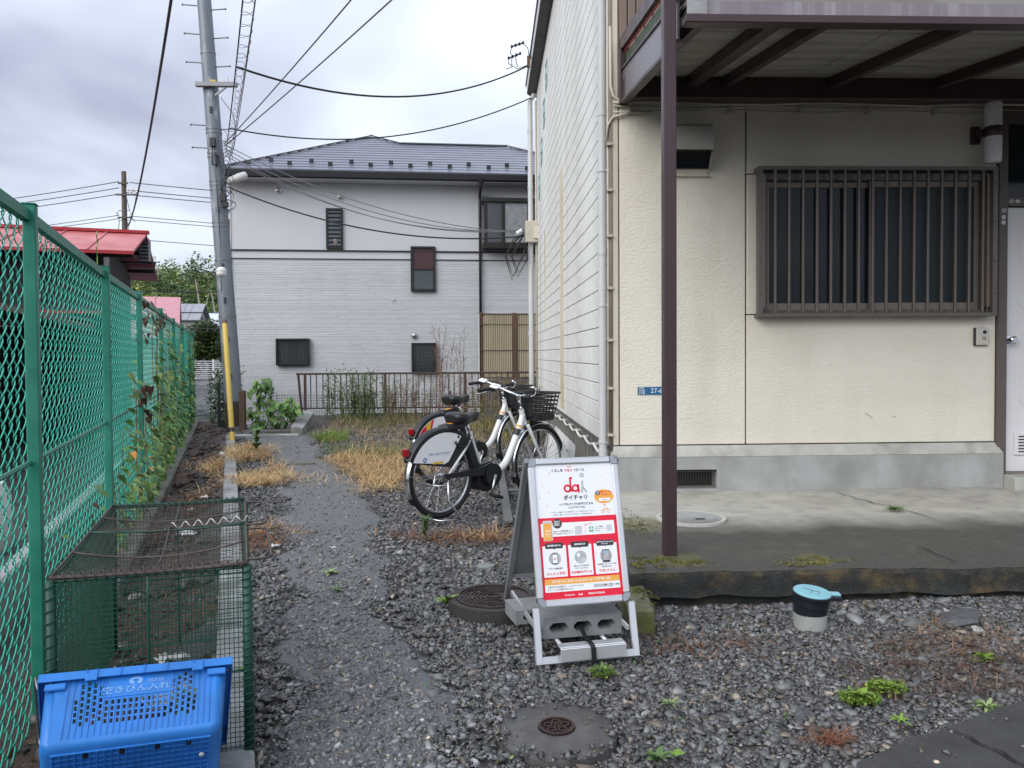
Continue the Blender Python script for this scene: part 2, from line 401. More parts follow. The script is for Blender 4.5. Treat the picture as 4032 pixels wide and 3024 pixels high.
# crack in the porch: thin recessed-looking sliver of dark filler lying in the surface
M_crack = mat('crack dirt', (0.02, 0.019, 0.017), 0.9)
def sliver(pts, w, z, name, m, parent=None):
    mb = MB(); n = len(pts)
    for i, (x, y) in enumerate(pts):
        ww = w*(0.4+0.6*math.sin(math.pi*(i+0.5)/n))*(0.7+0.6*((i*37) % 10)/10)
        zz = z(x, y) if callable(z) else z
        mb.v += [(x-ww/2, y, zz), (x+ww/2, y+0.003, zz)]
    for i in range(n-1): mb.f.append((2*i, 2*i+1, 2*i+3, 2*i+2)); mb.m.append(0)
    return mb.build(name, m, parent)
pz = lambda x, y: 0.15+0.05*(y-3.86)/2.0+0.007
porch_o = bpy.data.objects['porch_pavement']
sliver([(2.66,5.74),(2.67,5.6),(2.70,5.52),(2.70,5.45),(2.74,5.38),(2.74,5.3),(2.80,5.22),(2.81,5.14),(2.86,5.05),(2.88,4.92),(2.90,4.8)], 0.012, pz, 'crack', M_crack, porch_o)
sliver([(2.43,4.22),(2.45,4.15),(2.44,4.08),(2.46,4.0),(2.46,3.9)], 0.012, pz, 'crack', M_crack, porch_o)
# mossy kerb beside the porch
M_moss_conc = mat('mossy concrete', (0.17, 0.165, 0.12), 0.8, var=0.3, vscale=8, col2=(0.12, 0.125, 0.035), c2scale=5, c2pos=(0.42, 0.6), bump=0.6, bscale=70, bdist=0.01)
k2 = bpy.data.objects.new('kerb', None); COL.objects.link(k2); structure(k2)
for k in range(4):
    y0 = 3.5 + k*0.6; x0 = 0.66+0.06*k*0.75
    T = Matrix.Translation((x0, y0, 0)) @ Matrix.Rotation(R(-4), 4, 'Z')
    MB().cbox((0, 0.004, -0.2), (0.125, 0.596, 0.075+0.004*(k % 2)), 0.012, T).build('kerb_block', M_moss_conc, k2)

# asphalt in the lower right corner, in two cracked slabs
def slab(poly, z, name, m):
    mb = MB(); mb.prism(poly, -0.12, z); return mb.build(name, m)
yy_edge = [(1.02, 1.9), (1.06, 2.15), (1.12, 2.26), (1.25, 2.33), (1.36, 2.40), (1.47, 2.43), (1.50, 2.455)]
crackL = [(1.50, 2.455), (1.535, 2.40), (1.545, 2.35), (1.575, 2.30), (1.585, 2.24), (1.62, 2.15), (1.64, 1.9)]
asph = bpy.data.objects.new('asphalt', None); COL.objects.link(asph); structure(asph)
o = slab([(1.02, 1.2)] + [(1.62, 1.2)] + crackL[::-1][0:] + yy_edge[::-1][1:], 0.012, 'asphalt_slab', M_asph); o.parent = asph
crackR = [(x+0.020+0.008*(i % 2), y+0.004) for i, (x, y) in enumerate(crackL)]
o = slab([(1.66, 1.2), (6, 1.2), (6, 3.0), (2.6, 2.86), (2.2, 2.74), (1.9, 2.63), (1.75, 2.57), (1.62, 2.50)] + crackR, 0.014, 'asphalt_slab', M_asph); o.parent = asph

# concrete apron edge and dip at the end of the path
MB().cbox((-4.05, 12.28, -0.25), (-2.95, 12.46, 0.012), 0.01).build('path_edge', M_conc)
structure(bpy.data.objects['path_edge'])
# road far behind, wet
mb = MB(); mb.quad((-30, 17.0, -0.315), (-5.75, 17.0, -0.315), (-8, 30, -0.32), (-30, 30, -0.32)); mb.quad((-300, 30, -0.32), (300, 30, -0.32), (300, 58, -0.33), (-300, 58, -0.33))
structure(mb.build('road', M_road))
# lane in line with the ditch
mb = MB(); mb.quad((-6.5, 14.6, -0.222), (-4.95, 14.6, -0.222), (-5.75, 17.0, -0.31), (-7.3, 17.0, -0.31)); structure(mb.build('lane', M_road))
M_paint = mat('road paint', (0.62, 0.62, 0.60), 0.5, var=0.2, vscale=3)
mb = MB(); mb.quad((-9.6, 27.2, -0.309), (-6.6, 27.2, -0.309), (-6.6, 27.4, -0.309), (-9.6, 27.4, -0.309)); mb.quad((-7.9, 22.0, -0.309), (-7.82, 22.0, -0.309), (-7.5, 25, -0.309), (-7.62, 25, -0.309)); structure(mb.build('road_marking', M_paint))
# ================================================================ CREAM BUILDING
M_stucco = mat('cream stucco panel', (0.74, 0.705, 0.61), 0.72, var=0.06, vscale=1.2, col2=(0.69, 0.645, 0.54), c2scale=0.9, c2pos=(0.5, 0.8), bump=0.5, bscale=30, stretch=(1, 1, 2.0), bdist=0.014, bdetail=5, streak=((0.57, 0.53, 0.43), 2.2, 0.35))
M_siding = mat('cream side boards', (0.76, 0.76, 0.725), 0.65, var=0.05, vscale=1.5, col2=(0.64, 0.64, 0.60), c2scale=1.2, bump=0.3, bscale=55, stretch=(1, 1, 1.5), bdist=0.006, streak=((0.56, 0.54, 0.48), 3.0, 0.35))
M_joint = mat('joint sealant', (0.26, 0.24, 0.22), 0.8)
M_found = mat('foundation render', (0.36, 0.37, 0.36), 0.8, var=0.16, vscale=3, bump=0.22, bscale=70, bdist=0.006, streak=((0.24, 0.24, 0.23), 5.0, 0.5), col2=(0.29, 0.295, 0.285), c2scale=3.5, c2pos=(0.45, 0.65))
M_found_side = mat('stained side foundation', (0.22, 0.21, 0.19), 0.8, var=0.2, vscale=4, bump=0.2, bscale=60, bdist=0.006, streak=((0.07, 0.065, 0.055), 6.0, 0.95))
M_cap = mat('mortar cap', (0.42, 0.42, 0.38), 0.8, var=0.18, vscale=5, bump=0.3, bscale=60, bdist=0.006, streak=((0.19, 0.185, 0.165), 4.0, 0.8))
M_brown = mat('brown painted steel', (0.050, 0.030, 0.033), 0.38, var=0.12, vscale=4, bump=0.08, bscale=60, bdist=0.004, rvar=0.08)
M_fascia = mat('brown fascia with chalky runs', (0.20, 0.18, 0.20), 0.55, var=0.12, vscale=4, streak=((0.30, 0.28, 0.31), 22.0, 0.9))
M_deck = mat('deck underside', (0.30, 0.29, 0.26), 0.7, var=0.18, vscale=3, stretch=(0.4, 3, 1), col2=(0.23, 0.22, 0.19), c2scale=2.5)
M_alu = mat('bronze aluminium', (0.135, 0.12, 0.105), 0.36, 0.35, var=0.08, vscale=8)
M_alu_lt = mat('worn bronze aluminium', (0.24, 0.20, 0.165), 0.42, 0.35, var=0.12, vscale=10)
M_glass = mat('dark window glass', (0.010, 0.016, 0.019), 0.06, spec=0.3, bump=0.03, bscale=5, bdist=0.02)
M_glass_frost = mat('figured window glass', (0.016, 0.026, 0.029), 0.16, spec=0.32, bump=0.25, bscale=30, stretch=(1, 1, 2.2), bdist=0.01)
M_door = mat('white door', (0.70, 0.70, 0.71), 0.4, var=0.03, vscale=2)
M_doorframe = mat('taupe door frame', (0.115, 0.095, 0.088), 0.45, var=0.08, vscale=5)
M_chrome = mat('chrome', (0.65, 0.65, 0.66), 0.14, 1.0)
M_pipe = mat('grey plastic downpipe', (0.52, 0.53, 0.53), 0.4, var=0.06, vscale=4, streak=((0.40, 0.39, 0.36), 5.0, 0.5))
M_conduit = mat('beige conduit', (0.50, 0.46, 0.38), 0.5, var=0.1, vscale=6)
M_trim = mat('beige corner trim', (0.60, 0.55, 0.45), 0.5, var=0.05, vscale=3)
M_soffit = mat('dark soffit', (0.10, 0.092, 0.088), 0.7, var=0.15, vscale=4, streak=((0.055, 0.05, 0.05), 6.0, 0.5))
M_verge = mat('pale verge flashing', (0.58, 0.58, 0.57), 0.5)
M_clad = mat('brown ribbed cladding', (0.19, 0.145, 0.115), 0.5, var=0.06, vscale=3)
M_black = mat('black void', (0.006, 0.006, 0.006), 0.9)

XW, YF = 0.98, 5.9
bld = thing('apartment_building', 'cream stucco building with balcony, barred window and grey concrete base on the right', 'building', (XW, YF, 0))
# core volume (hidden behind the cladding)
mb = MB(); mb.box((XW+0.02, YF+0.12, -0.1), (9.0, 13.85, 6.2)); mb.build('wall', M_joint, bld)
MB().box((2.1, YF+0.10, 1.5), (4.0, YF+0.119, 2.7)).build('window_reveal', M_black, bld)
# facade panels, each with its own edges
def panel(x0, x1, z0, z1, name='wall_panel', m=M_stucco, y0=YF):
    return MB().cbox((x0, y0, z0), (x1, YF+0.12, z1), 0.004).build(name, m, bld)
panel(1.054, 2.030, 0.548, 3.40); panel(2.043, 4.018, 2.640, 3.40); panel(2.043, 4.018, 0.548, 1.548); panel(2.043, 2.150, 1.556, 2.632); panel(3.925, 4.018, 1.556, 2.632)
panel(5.25, 9.0, 0.548, 3.40)
# patched area scribed on the left panel: thin skim coat
MB().box((1.055, YF-0.0016, 0.75), (1.60, YF-0.0001, 0.922)).build('skim_patch', M_stucco, bld)
# scuffs on the lower panel
M_scuff = mat('scuff mark', (0.23, 0.16, 0.10), 0.8)
mb = MB()
for (xa, za, xb, zb, w) in ((2.98, 0.78, 3.04, 0.735, 0.004), (3.20, 0.755, 3.23, 0.74, 0.003)): MB().bar((xa, YF-0.001, za), (xb, YF-0.001, zb), w, 0.001, (0,1,0)).build('scuff_mark', M_scuff, bld)
MB().box((1.0, YF-0.003, 0.55), (1.04, YF+0.05, 6.0)).build('corner_trim', M_trim, bld)
MB().box((1.041, YF+0.012, 0.55), (1.053, YF+0.05, 6.0)).build('corner_trim', M_joint, bld)
# upper storey: ribbed cladding with recessed seams
for k in range(30):
    x0 = 1.055 + k*0.066
    MB().cbox((x0, YF-0.01, 3.402), (x0+0.06, YF+0.12, 6.0), 0.006).build('cladding_board', M_clad, bld)
    if k == 0: first_clad = bpy.data.objects[[o.name for o in bld.children if o.name.startswith('cladding_board')][0]]
# foundation in front: cap + face with vent
YFO = 5.83
mb = MB(); mb.add([(1.0, YF-0.002, 0.540), (4.02, YF-0.002, 0.540), (4.045, YFO, 0.462), (0.985, YFO, 0.462), (1.0, YF+0.1, 0.540), (4.02, YF+0.1, 0.540), (4.045, YF+0.1, 0.462), (0.985, YF+0.1, 0.462)], [(3,2,1,0), (0,1,5,4), (2,6,5,1), (3,0,4,7)])
mb.build('mortar_cap', M_cap, bld)
vx0, vx1, vz0, vz1 = 1.36, 1.79, 0.212, 0.362
mb = MB()
mb.box((0.985, YFO+0.002, 0.10), (vx0, YF+0.1, 0.460)); mb.box((vx1, YFO+0.002, 0.10), (4.045, YF+0.1, 0.460)); mb.box((vx0, YFO+0.002, 0.10), (vx1, YF+0.1, vz0)); mb.box((vx0, YFO+0.002, vz1), (vx1, YF+0.1, 0.460))
found = mb.build('foundation', M_found, bld)
vent = MB().box((vx0, YF+0.07, vz0), (vx1, YF+0.09, vz1)).build('vent_opening', M_black, bld)
for k in range(34): 
    x = vx0+0.008+k*(vx1-vx0-0.016)/33
    MB().bar((x, YFO+0.045, vz0), (x, YFO+0.045, vz1), 0.002).build('vent_bar', M_alu, vent)
for z in (vz0+0.02, vz1-0.02): MB().bar((vx0, YFO+0.036, z), (vx1, YFO+0.036, z), 0.004).build('vent_bar', M_alu, vent)
MB().box((5.2, YFO+0.002, 0.10), (9.0, YF+0.1, 0.54)).build('foundation', M_found, bld)
# step below the door
MB().cbox((4.05, 5.70, 0.10), (5.2, YF+0.1, 0.292), 0.008).build('door_step', M_cap, bld)

# side wall: lapped boards with grooves, butt joints every few metres
PITCH = 0.158
segs = [(5.93, 8.50), (8.506, 11.80), (11.806, 13.85)]
for (ya, yb) in segs:
    src = MB().cbox((0, ya, 0.0035), (0.05, yb, PITCH-0.0035), 0.0035).build('siding_board', M_siding, bld, local=True)
    src.matrix_basis = Matrix.Translation((0, -YF, 0.531)); 
    for k in range(1, 35): inst(src, bld, Matrix.Translation((0, -YF, 0.531+k*PITCH)))
# pale beige caulked strip running down the boards
M_caulk = mat('beige caulk', (0.50, 0.44, 0.30), 0.7, var=0.12, vscale=5, col2=(0.62, 0.58, 0.46), c2scale=1.2)
MB().box((XW-0.0022, 9.33, 0.58), (XW+0.001, 9.76, 3.55)).build('caulk_strip', M_caulk, bld)
MB().box((XW-0.0016, 12.0, 1.6), (XW+0.001, 12.2, 3.2)).build('caulk_strip', M_caulk, bld)
# teal lettering strokes high on the far part of the side wall, seen edge-on
M_teal = mat('faded teal lettering', (0.22, 0.42, 0.42), 0.6)
for (y0, z0) in ((13.3, 3.90), (12.75, 4.35), (12.2, 4.80), (11.75, 5.22)):
    mb = MB()
    for (a, b, c, d) in ((0, 0, 0, 0.42), (0, 0.40, 0.28, 0.42), (0.28, 0.42, 0.28, 0.12), (0, 0.2, 0.26, 0.22), (0.28, 0.12, 0.05, 0.0)):
        mb.bar((XW-0.004, y0-a, z0+b), (XW-0.004, y0-c, z0+d), 0.003, 0.016, (1, 0, 0))
    mb.build('wall_letter', M_teal, bld)
# side foundation with run stains, drip edge, small vent
mb = MB(); mb.box((XW+0.012, 5.9, -0.1), (XW+0.1, 7.26, 0.515)); mb.box((XW+0.012, 7.50, -0.1), (XW+0.1, 13.85, 0.515)); mb.box((XW+0.012, 7.26, 0.33), (XW+0.1, 7.50, 0.515)); mb.box((XW+0.012, 7.26, -0.1), (XW+0.1, 7.50, 0.16))
mb.build('foundation', M_found_side, bld)
MB().box((XW+0.08, 7.26, 0.16), (XW+0.095, 7.50, 0.33)).build('vent_opening', M_black, bld)
MB().box((XW-0.012, 5.93, 0.517), (XW+0.05, 13.85, 0.529)).build('drip_edge', M_soffit, bld)
# eave over the side wall
def eave():
    mb = MB(); z0, z1 = 5.92, 6.75; y0, y1 = 13.98, 3.0
    zz = lambda y: 5.93 + (13.98-y)*0.050
    prof = [(XW+0.05, -0.02), (XW-0.06, -0.04), (XW-0.16, 0.03), (XW-0.17, 0.17), (XW+0.1, 0.24)]
    for y in (y0, y1):
        for x, d in prof: mb.v.append((x, y, zz(y)+d))
    n = len(prof)
    for i in range(n-1): mb.f.append((i, i+1, n+i+1, n+i)); mb.m.append(0 if i < 2 else 1)
    mb.f.append(tuple(range(n))); mb.m.append(0)
    return mb
eave().build('eave', [M_soffit, M_verge], bld)
mb = MB(); mb.quad((XW-0.19, 13.99, 6.12), (XW-0.19, 3.0, 6.67), (6.0, 3.0, 8.4), (6.0, 13.99, 7.9)); mb.build('roof', mat('dark roofing', (0.06, 0.06, 0.065), 0.6), bld, solid=0.03)

# window with sliding sashes behind a security grille
win = MB().box((2.150, YF-0.03, 2.585), (3.925, YF+0.06, 2.632)).box((2.150, YF-0.03, 1.556), (3.925, YF+0.06, 1.585)).box((2.150, YF-0.03, 1.585), (2.190, YF+0.06, 2.585)).box((3.880, YF-0.03, 1.585), (3.925, YF+0.06, 2.585)).build('window', M_alu, bld)
for (x0, x1, y, g) in ((2.192, 3.060, YF+0.045, M_glass), (3.010, 3.878, YF+0.012, M_glass_frost)):
    MB().box((x0, y-0.012, 2.54), (x1, y+0.012, 2.583)).box((x0, y-0.012, 1.587), (x1, y+0.012, 1.640)).box((x0, y-0.012, 1.640), (x0+0.038, y+0.012, 2.54)).box((x1-0.038, y-0.012, 1.640), (x1, y+0.012, 2.54)).build('sash', M_alu_lt, win)
    MB().box((x0+0.038, y-0.003, 1.640), (x1-0.038, y+0.003, 2.54)).build('pane', g, win)
# items glimpsed behind the figured glass
GY = 5.80
gr = MB().box((2.098, GY-0.012, 2.645), (3.955, GY+0.10, 2.672)).box((2.098, GY-0.012, 1.530), (3.955, GY+0.10, 1.556)).box((2.098, GY-0.012, 1.556), (2.128, GY+0.05, 2.645)).box((3.918, GY-0.012, 1.556), (3.955, GY+0.05, 2.645)).build('window_grille', M_alu, bld)
bar0 = MB().cbox((-0.009, -0.012, 1.556), (0.009, 0.012, 2.645), 0.003).build('grille_bar', M_alu, gr, local=True)
for k in range(16):
    x = 2.226 + k*0.1078
    Mx = Matrix.Translation((x-XW, GY-YF, 0))
    if k == 0: bar0.matrix_basis = Mx
    else: inst(bar0, gr, Mx)
for x in (2.112, 3.936): 
    for z in (1.7, 1.95, 2.25, 2.55): MB().lathe([(0.006, 0), (0.006, 0.004)], n=10, T=wallframe((x, GY-0.012, z), (1,0,0))).build('grille_screw', M_brown, gr)
# side bracket legs of the grille
for x in (2.145, 3.905): MB().box((x-0.012, GY+0.02, 1.60), (x+0.012, YF, 2.62)).build('grille_bracket', M_alu_lt, gr)

# door, frame, transom
door = MB().cbox((4.095, YF+0.02, 0.305), (4.90, YF+0.055, 2.385), 0.004).build('door', M_door, bld)
# raised panel moulding
for (x0, x1, z0, z1) in ((4.225, 4.78, 1.55, 2.24), (4.225, 4.78, 0.80, 1.45)):
    c = 0.07; P = [(x0+c, z0), (x1-c, z0), (x1, z0+c), (x1, z1-c), (x1-c, z1), (x0+c, z1), (x0, z1-c), (x0, z0+c)]
    MB().tube([(x, YF+0.02, z) for x, z in P], 0.006, 6, closed=True).build('door_moulding', M_door, door)
lv = MB().cbox((4.185, YF+0.005, 0.435), (4.81, YF+0.0195, 0.615), 0.004).build('door_louver', M_door, door)
for k in range(6): MB().box((4.215, YF+0.001, 0.46+k*0.024), (4.78, YF+0.0045, 0.468+k*0.024)).build('louver_slot', M_black, door)
MB().lathe([(0.030, 0), (0.030, 0.006), (0.014, 0.010), (0.013, 0.04), (0.026, 0.046), (0.028, 0.075), (0.02, 0.082)], n=24, T=wallframe((4.135, YF+0.02, 1.345), (1,0,0))).build('door_knob', M_chrome, door, smooth=40)
fr = MB().box((4.022, YF-0.03, 0.294), (4.090, YF+0.06, 3.25)).box((4.090, YF-0.03, 2.392), (4.92, YF+0.06, 2.455)).box((4.905, YF-0.03, 0.294), (5.2, YF+0.06, 3.25)).box((4.090, YF-0.031, 3.03), (4.905, YF+0.06, 3.25)).build('door_frame', M_doorframe, bld)
MB().box((4.09, YF-0.02, 0.294), (4.905, YF+0.06, 0.304)).build('threshold', M_alu_lt, fr)
MB().box((4.092, YF+0.01, 2.457), (4.903, YF+0.02, 3.028)).build('transom_pane', M_glass, fr)
# stickers on the frame
M_stk = mat('pale sticker', (0.62, 0.64, 0.63), 0.5); M_stk2 = mat('grey sticker', (0.36, 0.38, 0.38), 0.5)
Tf = wallframe((0, YF-0.0305, 0), (1,0,0))
for (x, z, r, m_) in ((4.056, 2.30, 0.017, M_stk), (4.055, 2.258, 0.017, M_stk)):
    MB().prism(disc_pts(x, z, r, 20), 0, 0.0008, Tf).build('sticker', m_, fr)
MB().prism([(4.036, 2.355), (4.042, 2.335), (4.074, 2.335), (4.08, 2.355), (4.07, 2.368), (4.046, 2.368)], 0, 0.0008, Tf).build('sticker', M_stk2, fr)
Tf2 = wallframe((0, YF-0.0305, 0), (1,0,0))
MB().prism(disc_pts(4.118, 2.424, 0.018, 20), 0, 0.0008, Tf2).build('sticker', M_stk2, fr)
MB().prism([(4.145, 2.424), (4.165, 2.407), (4.19, 2.424), (4.165, 2.441)], 0, 0.0008, Tf2).build('sticker', M_stk, fr)

# balcony over the porch: joists, deck, beams, fascia, post, side rail
zb = lambda y: 3.33 + (y-5.7)*0.135        # deck underside falls to the front
bal = MB().quad((1.10, 4.05, zb(4.05)), (1.10, 5.88, zb(5.88)), (9, 5.88, zb(5.88)), (9, 4.05, zb(4.05))).build('balcony', M_deck, bld, solid=0.02)
for k in range(4):
    y0 = 4.08 + k*0.455; x0 = 1.11
    for j in range(6):
        xa = x0+j*1.3
        mb = MB(); mb.add([(xa, y0, zb(y0)-0.012), (xa+1.294, y0, zb(y0)-0.012), (xa+1.294, y0+0.449, zb(y0+0.449)-0.012), (xa, y0+0.449, zb(y0+0.449)-0.012)], [(0,3,2,1)])
        mb.build('deck_panel', M_deck, bal, solid=-0.011)
for (xf, xb, w) in ((1.19, 1.16, 0.05), (1.60, 1.56, 0.085), (1.88, 1.82, 0.055), (2.70, 2.62, 0.06), (3.50, 3.42, 0.06), (4.3, 4.22, 0.06), (5.1, 5.0, 0.06)):
    MB().bar((xf, 4.10, zb(4.10)-0.055), (xb, 5.70, zb(5.70)-0.055), w, 0.085).build('joist', M_brown, bal)
MB().cbox((1.06, 5.70, 3.15), (9, 5.80, 3.315), 0.006).build('wall_beam', M_brown, bal)
MB().cbox((1.085, 4.05, 3.03), (9, 4.07, 3.60), 0.004).build('fascia', M_fascia, bal)
MB().cbox((1.07, 4.02, 2.985), (9, 4.10, 3.028), 0.004).build('fascia_flange', M_brown, bal)
MB().cbox((1.083, 4.042, 3.035), (1.19, 4.0495, 3.60), 0.002).build('corner_plate', mat('pale plate', (0.30, 0.30, 0.31), 0.5, var=0.2, vscale=12), bal)
MB().lathe([(0.018, 0), (0.018, 0.012), (0.008, 0.013), (0.008, 0.022)], n=10, T=wallframe((1.135, 4.042, 3.14), (1,0,0))).build('bolt', M_brown, bal)
post = MB().cbox((0.972, 4.10, 0.145), (1.040, 4.17, 6.0), 0.004).build('post', M_brown, bal)
# sloping channel at the open end
def end_beam(z0a, z1a, z0b, z1b, x, name, m, w=0.012):
    mb = MB(); mb.add([(x, 5.88, z0a), (x, 4.17, z0b), (x, 4.17, z1b), (x, 5.88, z1a), (x+w, 5.88, z0a), (x+w, 4.17, z0b), (x+w, 4.17, z1b), (x+w, 5.88, z1a)], [(0,1,2,3), (7,6,5,4), (0,4,5,1), (3,2,6,7), (0,3,7,4), (1,5,6,2)])
    return mb.build(name, m, bal)
M_sheen = mat('wet brown channel', (0.17, 0.155, 0.165), 0.3, 0.25, var=0.15, vscale=3)
end_beam(3.17, 3.40, 2.95, 3.16, 1.062, 'end_beam', M_sheen)
end_beam(3.155, 3.175, 2.935, 2.955, 1.05, 'end_beam_flange', M_brown, 0.06)
end_beam(3.40, 3.415, 3.16, 3.175, 1.05, 'end_beam_flange', M_brown, 0.06)
end_beam(3.415, 3.52, 3.175, 3.285, 1.085, 'side_panel', mat('mossy panel edge', (0.05, 0.07, 0.035), 0.6, var=0.4, vscale=10), 0.01)
MB().tube([(1.075, 5.86, 3.535), (1.075, 4.17, 3.30)], 0.006, 6).build('red_cord', mat('red cord', (0.45, 0.05, 0.04), 0.5), bal)
end_beam(3.555, 3.65, 3.32, 3.42, 1.05, 'side_rail', M_brown, 0.04)
MB().cbox((1.042, 5.80, 3.15), (1.085, 5.895, 3.56), 0.004).build('rail_post', M_brown, bal)

# downpipe at the corner with collars
dp = MB().tube([(0.930, 5.96, 0.10), (0.930, 5.96, 6.0)], 0.033, 16).build('downpipe', M_pipe, bld, smooth=40)
for z in (0.46, 2.02, 2.02+1.07, 0.30): MB().tube([(0.930, 5.96, z), (0.930, 5.96, z+0.055)], 0.036, 16).build('collar', M_pipe, dp, smooth=40)
for z in (0.56, 1.62, 2.66): 
    MB().tube([(0.930, 5.96, z), (0.930, 5.96, z+0.018)], 0.0385, 16).build('clamp', M_pipe, dp, smooth=40)
    MB().bar((0.93, 5.95, z+0.009), (1.01, 5.915, z+0.009), 0.012, 0.018).build('clamp', M_pipe, dp)
# conduits in the gap beside it
M_cond_dk = mat('old brown conduit', (0.20, 0.17, 0.14), 0.55, var=0.2, vscale=8)
for i, (x, y, r, z0) in enumerate(((0.985, 5.915, 0.011, 0.52), (0.968, 5.93, 0.009, 0.56), (0.992, 5.895, 0.005, 0.5))):
    MB().tube([(x, y, z0), (x+0.002, y, 2.0), (x, y, 5.8)], r, 8).build('conduit', (M_cond_dk, M_conduit, M_cond_dk)[i], bld, smooth=True)
for z in (0.62, 0.98, 1.35, 1.75, 2.15, 2.5, 2.85): MB().box((0.958, 5.88, z), (0.998, 5.93, z+0.02)).build('conduit_clip', M_conduit, bld)
# hose along the side foundation, slung from clips
pts = []
for k in range(10):
    ya, yb = 6.0+k*0.62, 6.0+(k+1)*0.62
    for j in range(10):
        tt = j/10; pts.append((XW-0.03, ya+(yb-ya)*tt, 0.478-0.032*math.sin(math.pi*tt)+0.004*math.sin(k*3)))
M_hose = mat('white hose', (0.66, 0.65, 0.60), 0.45, var=0.08, vscale=10)
hs = MB().tube(pts, 0.013, 8).build('drain_hose', M_hose, bld, smooth=True)
for k in range(11): MB().box((XW-0.044, 5.998+k*0.62, 0.470), (XW+0.012, 6.004+k*0.62, 0.488)).build('hose_clip', M_hose, hs)
# cables along the top of the facade
for i, (z, y, r) in enumerate(((3.165, 5.865, 0.011), (3.135, 5.875, 0.007), (3.11, 5.88, 0.005))):
    MB().tube([(1.0+0.4*k, y, z+0.012*math.sin(k*1.9+i*2)) for k in range(16)], r, 7).build('facade_cable', M_conduit, bld, smooth=True)
for x in (1.12, 1.9, 2.45, 2.98, 3.5): MB().box((x-0.012, 5.855, 3.09), (x+0.012, 5.899, 3.15)).build('cable_clip', M_conduit, bld)
MB().tube([(0.985, 5.9, 3.75), (0.985, 5.88, 3.3), (1.0, 5.865, 3.22), (1.05, 5.86, 3.175), (1.14, 5.862, 3.16)], 0.012, 8).build('facade_cable', M_conduit, bld, smooth=True)
MB().tube([(0.955, 5.93, 2.85), (0.965, 5.9, 3.0), (1.0, 5.88, 3.06), (1.12, 5.875, 3.09), (1.3, 5.878, 3.10)], 0.009, 8).build('facade_cable', M_conduit, bld, smooth=True)
# far corner: downpipe and cable mast
dp2 = MB().tube([(0.86, 13.75, 0.1), (0.86, 13.75, 5.75), (0.93, 13.75, 5.86), (1.0, 13.8, 5.88)], 0.045, 12).build('downpipe', M_pipe, bld, smooth=40)
for z in (1.6, 2.9, 4.2, 5.2): MB().tube([(0.86, 13.75, z), (0.86, 13.75, z+0.06)], 0.05, 12).build('collar', M_pipe, dp2, smooth=40)
MB().tube([(0.955, 13.72, 0.4), (0.955, 13.72, 5.75)], 0.016, 8).build('conduit', M_conduit, bld, smooth=True)

# ---- fixtures hung on the building: things of their own
vh = thing('vent_hood', 'beige square kitchen vent hood with dark slot on the cream wall behind the post', 'vent', (1.56, YF, 2.62))
MB().cbox((1.37, YF-0.012, 2.625), (1.745, YF-0.001, 3.01), 0.003).build('base_plate', M_trim, vh)
prof = [(0, 2.99), (-0.10, 2.985), (-0.145, 2.955), (-0.16, 2.90), (-0.155, 2.79), (-0.15, 2.78), (-0.10, 2.72), (-0.06, 2.67), (0, 2.66)]
mb = MB()
for x in (1.41, 1.735):
    for (dy, z) in prof: mb.v.append((x, YF-0.012+dy, z))
n = len(prof); mb.f += [tuple(range(n)), tuple(range(2*n-1, n-1, -1))] + [(i+1, i, n+i, n+i+1) for i in range(5)]; mb.m += [0]*7
mb.build('hood', mat('beige hood enamel', (0.42, 0.41, 0.38), 0.4, var=0.05), vh, smooth=30)
MB().quad((1.413, YF-0.03, 2.67), (1.732, YF-0.03, 2.67), (1.732, YF-0.10, 2.775), (1.413, YF-0.10, 2.775)).build('slot', M_black, vh)
MB().box((1.43, YF-0.075, 2.69), (1.71, YF-0.07, 2.75)).build('damper_flap', M_glass, vh)
MB().cbox((1.37, YF-0.03, 2.612), (1.745, YF-0.001, 2.624), 0.002).build('drip_lip', M_trim, vh)
for x in (1.385, 1.56, 1.73):
    for z in (2.64, 2.995): MB().lathe([(0.005, 0), (0.005, 0.003)], n=8, T=wallframe((x, YF-0.012, z), (1,0,0))).build('screw', M_alu, vh)

wlp = thing('wall_lamp', 'white double cylinder wall lamp on a dark bracket beside the door', 'wall lamp', (3.9, YF, 2.72))
M_lampglass = mat('opal lamp shade', (0.78, 0.78, 0.82), 0.35)
MB().cbox((3.80, YF-0.03, 2.865), (3.87, YF-0.001, 3.0), 0.004).build('wall_plate', M_brown, wlp)
MB().cbox((3.82, YF-0.10, 2.905), (3.86, YF-0.03, 2.96), 0.004).build('bracket_arm', M_brown, wlp)
MB().lathe([(0.062, 2.895), (0.065, 2.90), (0.065, 2.965), (0.062, 2.97)], (3.907, YF-0.12, 0), 24).build('band', M_brown, wlp, smooth=35)
MB().lathe([(0.052, 2.70), (0.057, 2.715), (0.0595, 2.76), (0.0605, 2.894)], (3.907, YF-0.12, 0), 24).build('lower_shade', M_lampglass, wlp, smooth=35)
MB().lathe([(0.0605, 2.971), (0.0595, 3.10), (0.057, 3.15), (0.052, 3.165)], (3.907, YF-0.12, 0), 24).build('upper_shade', M_lampglass, wlp, smooth=35)

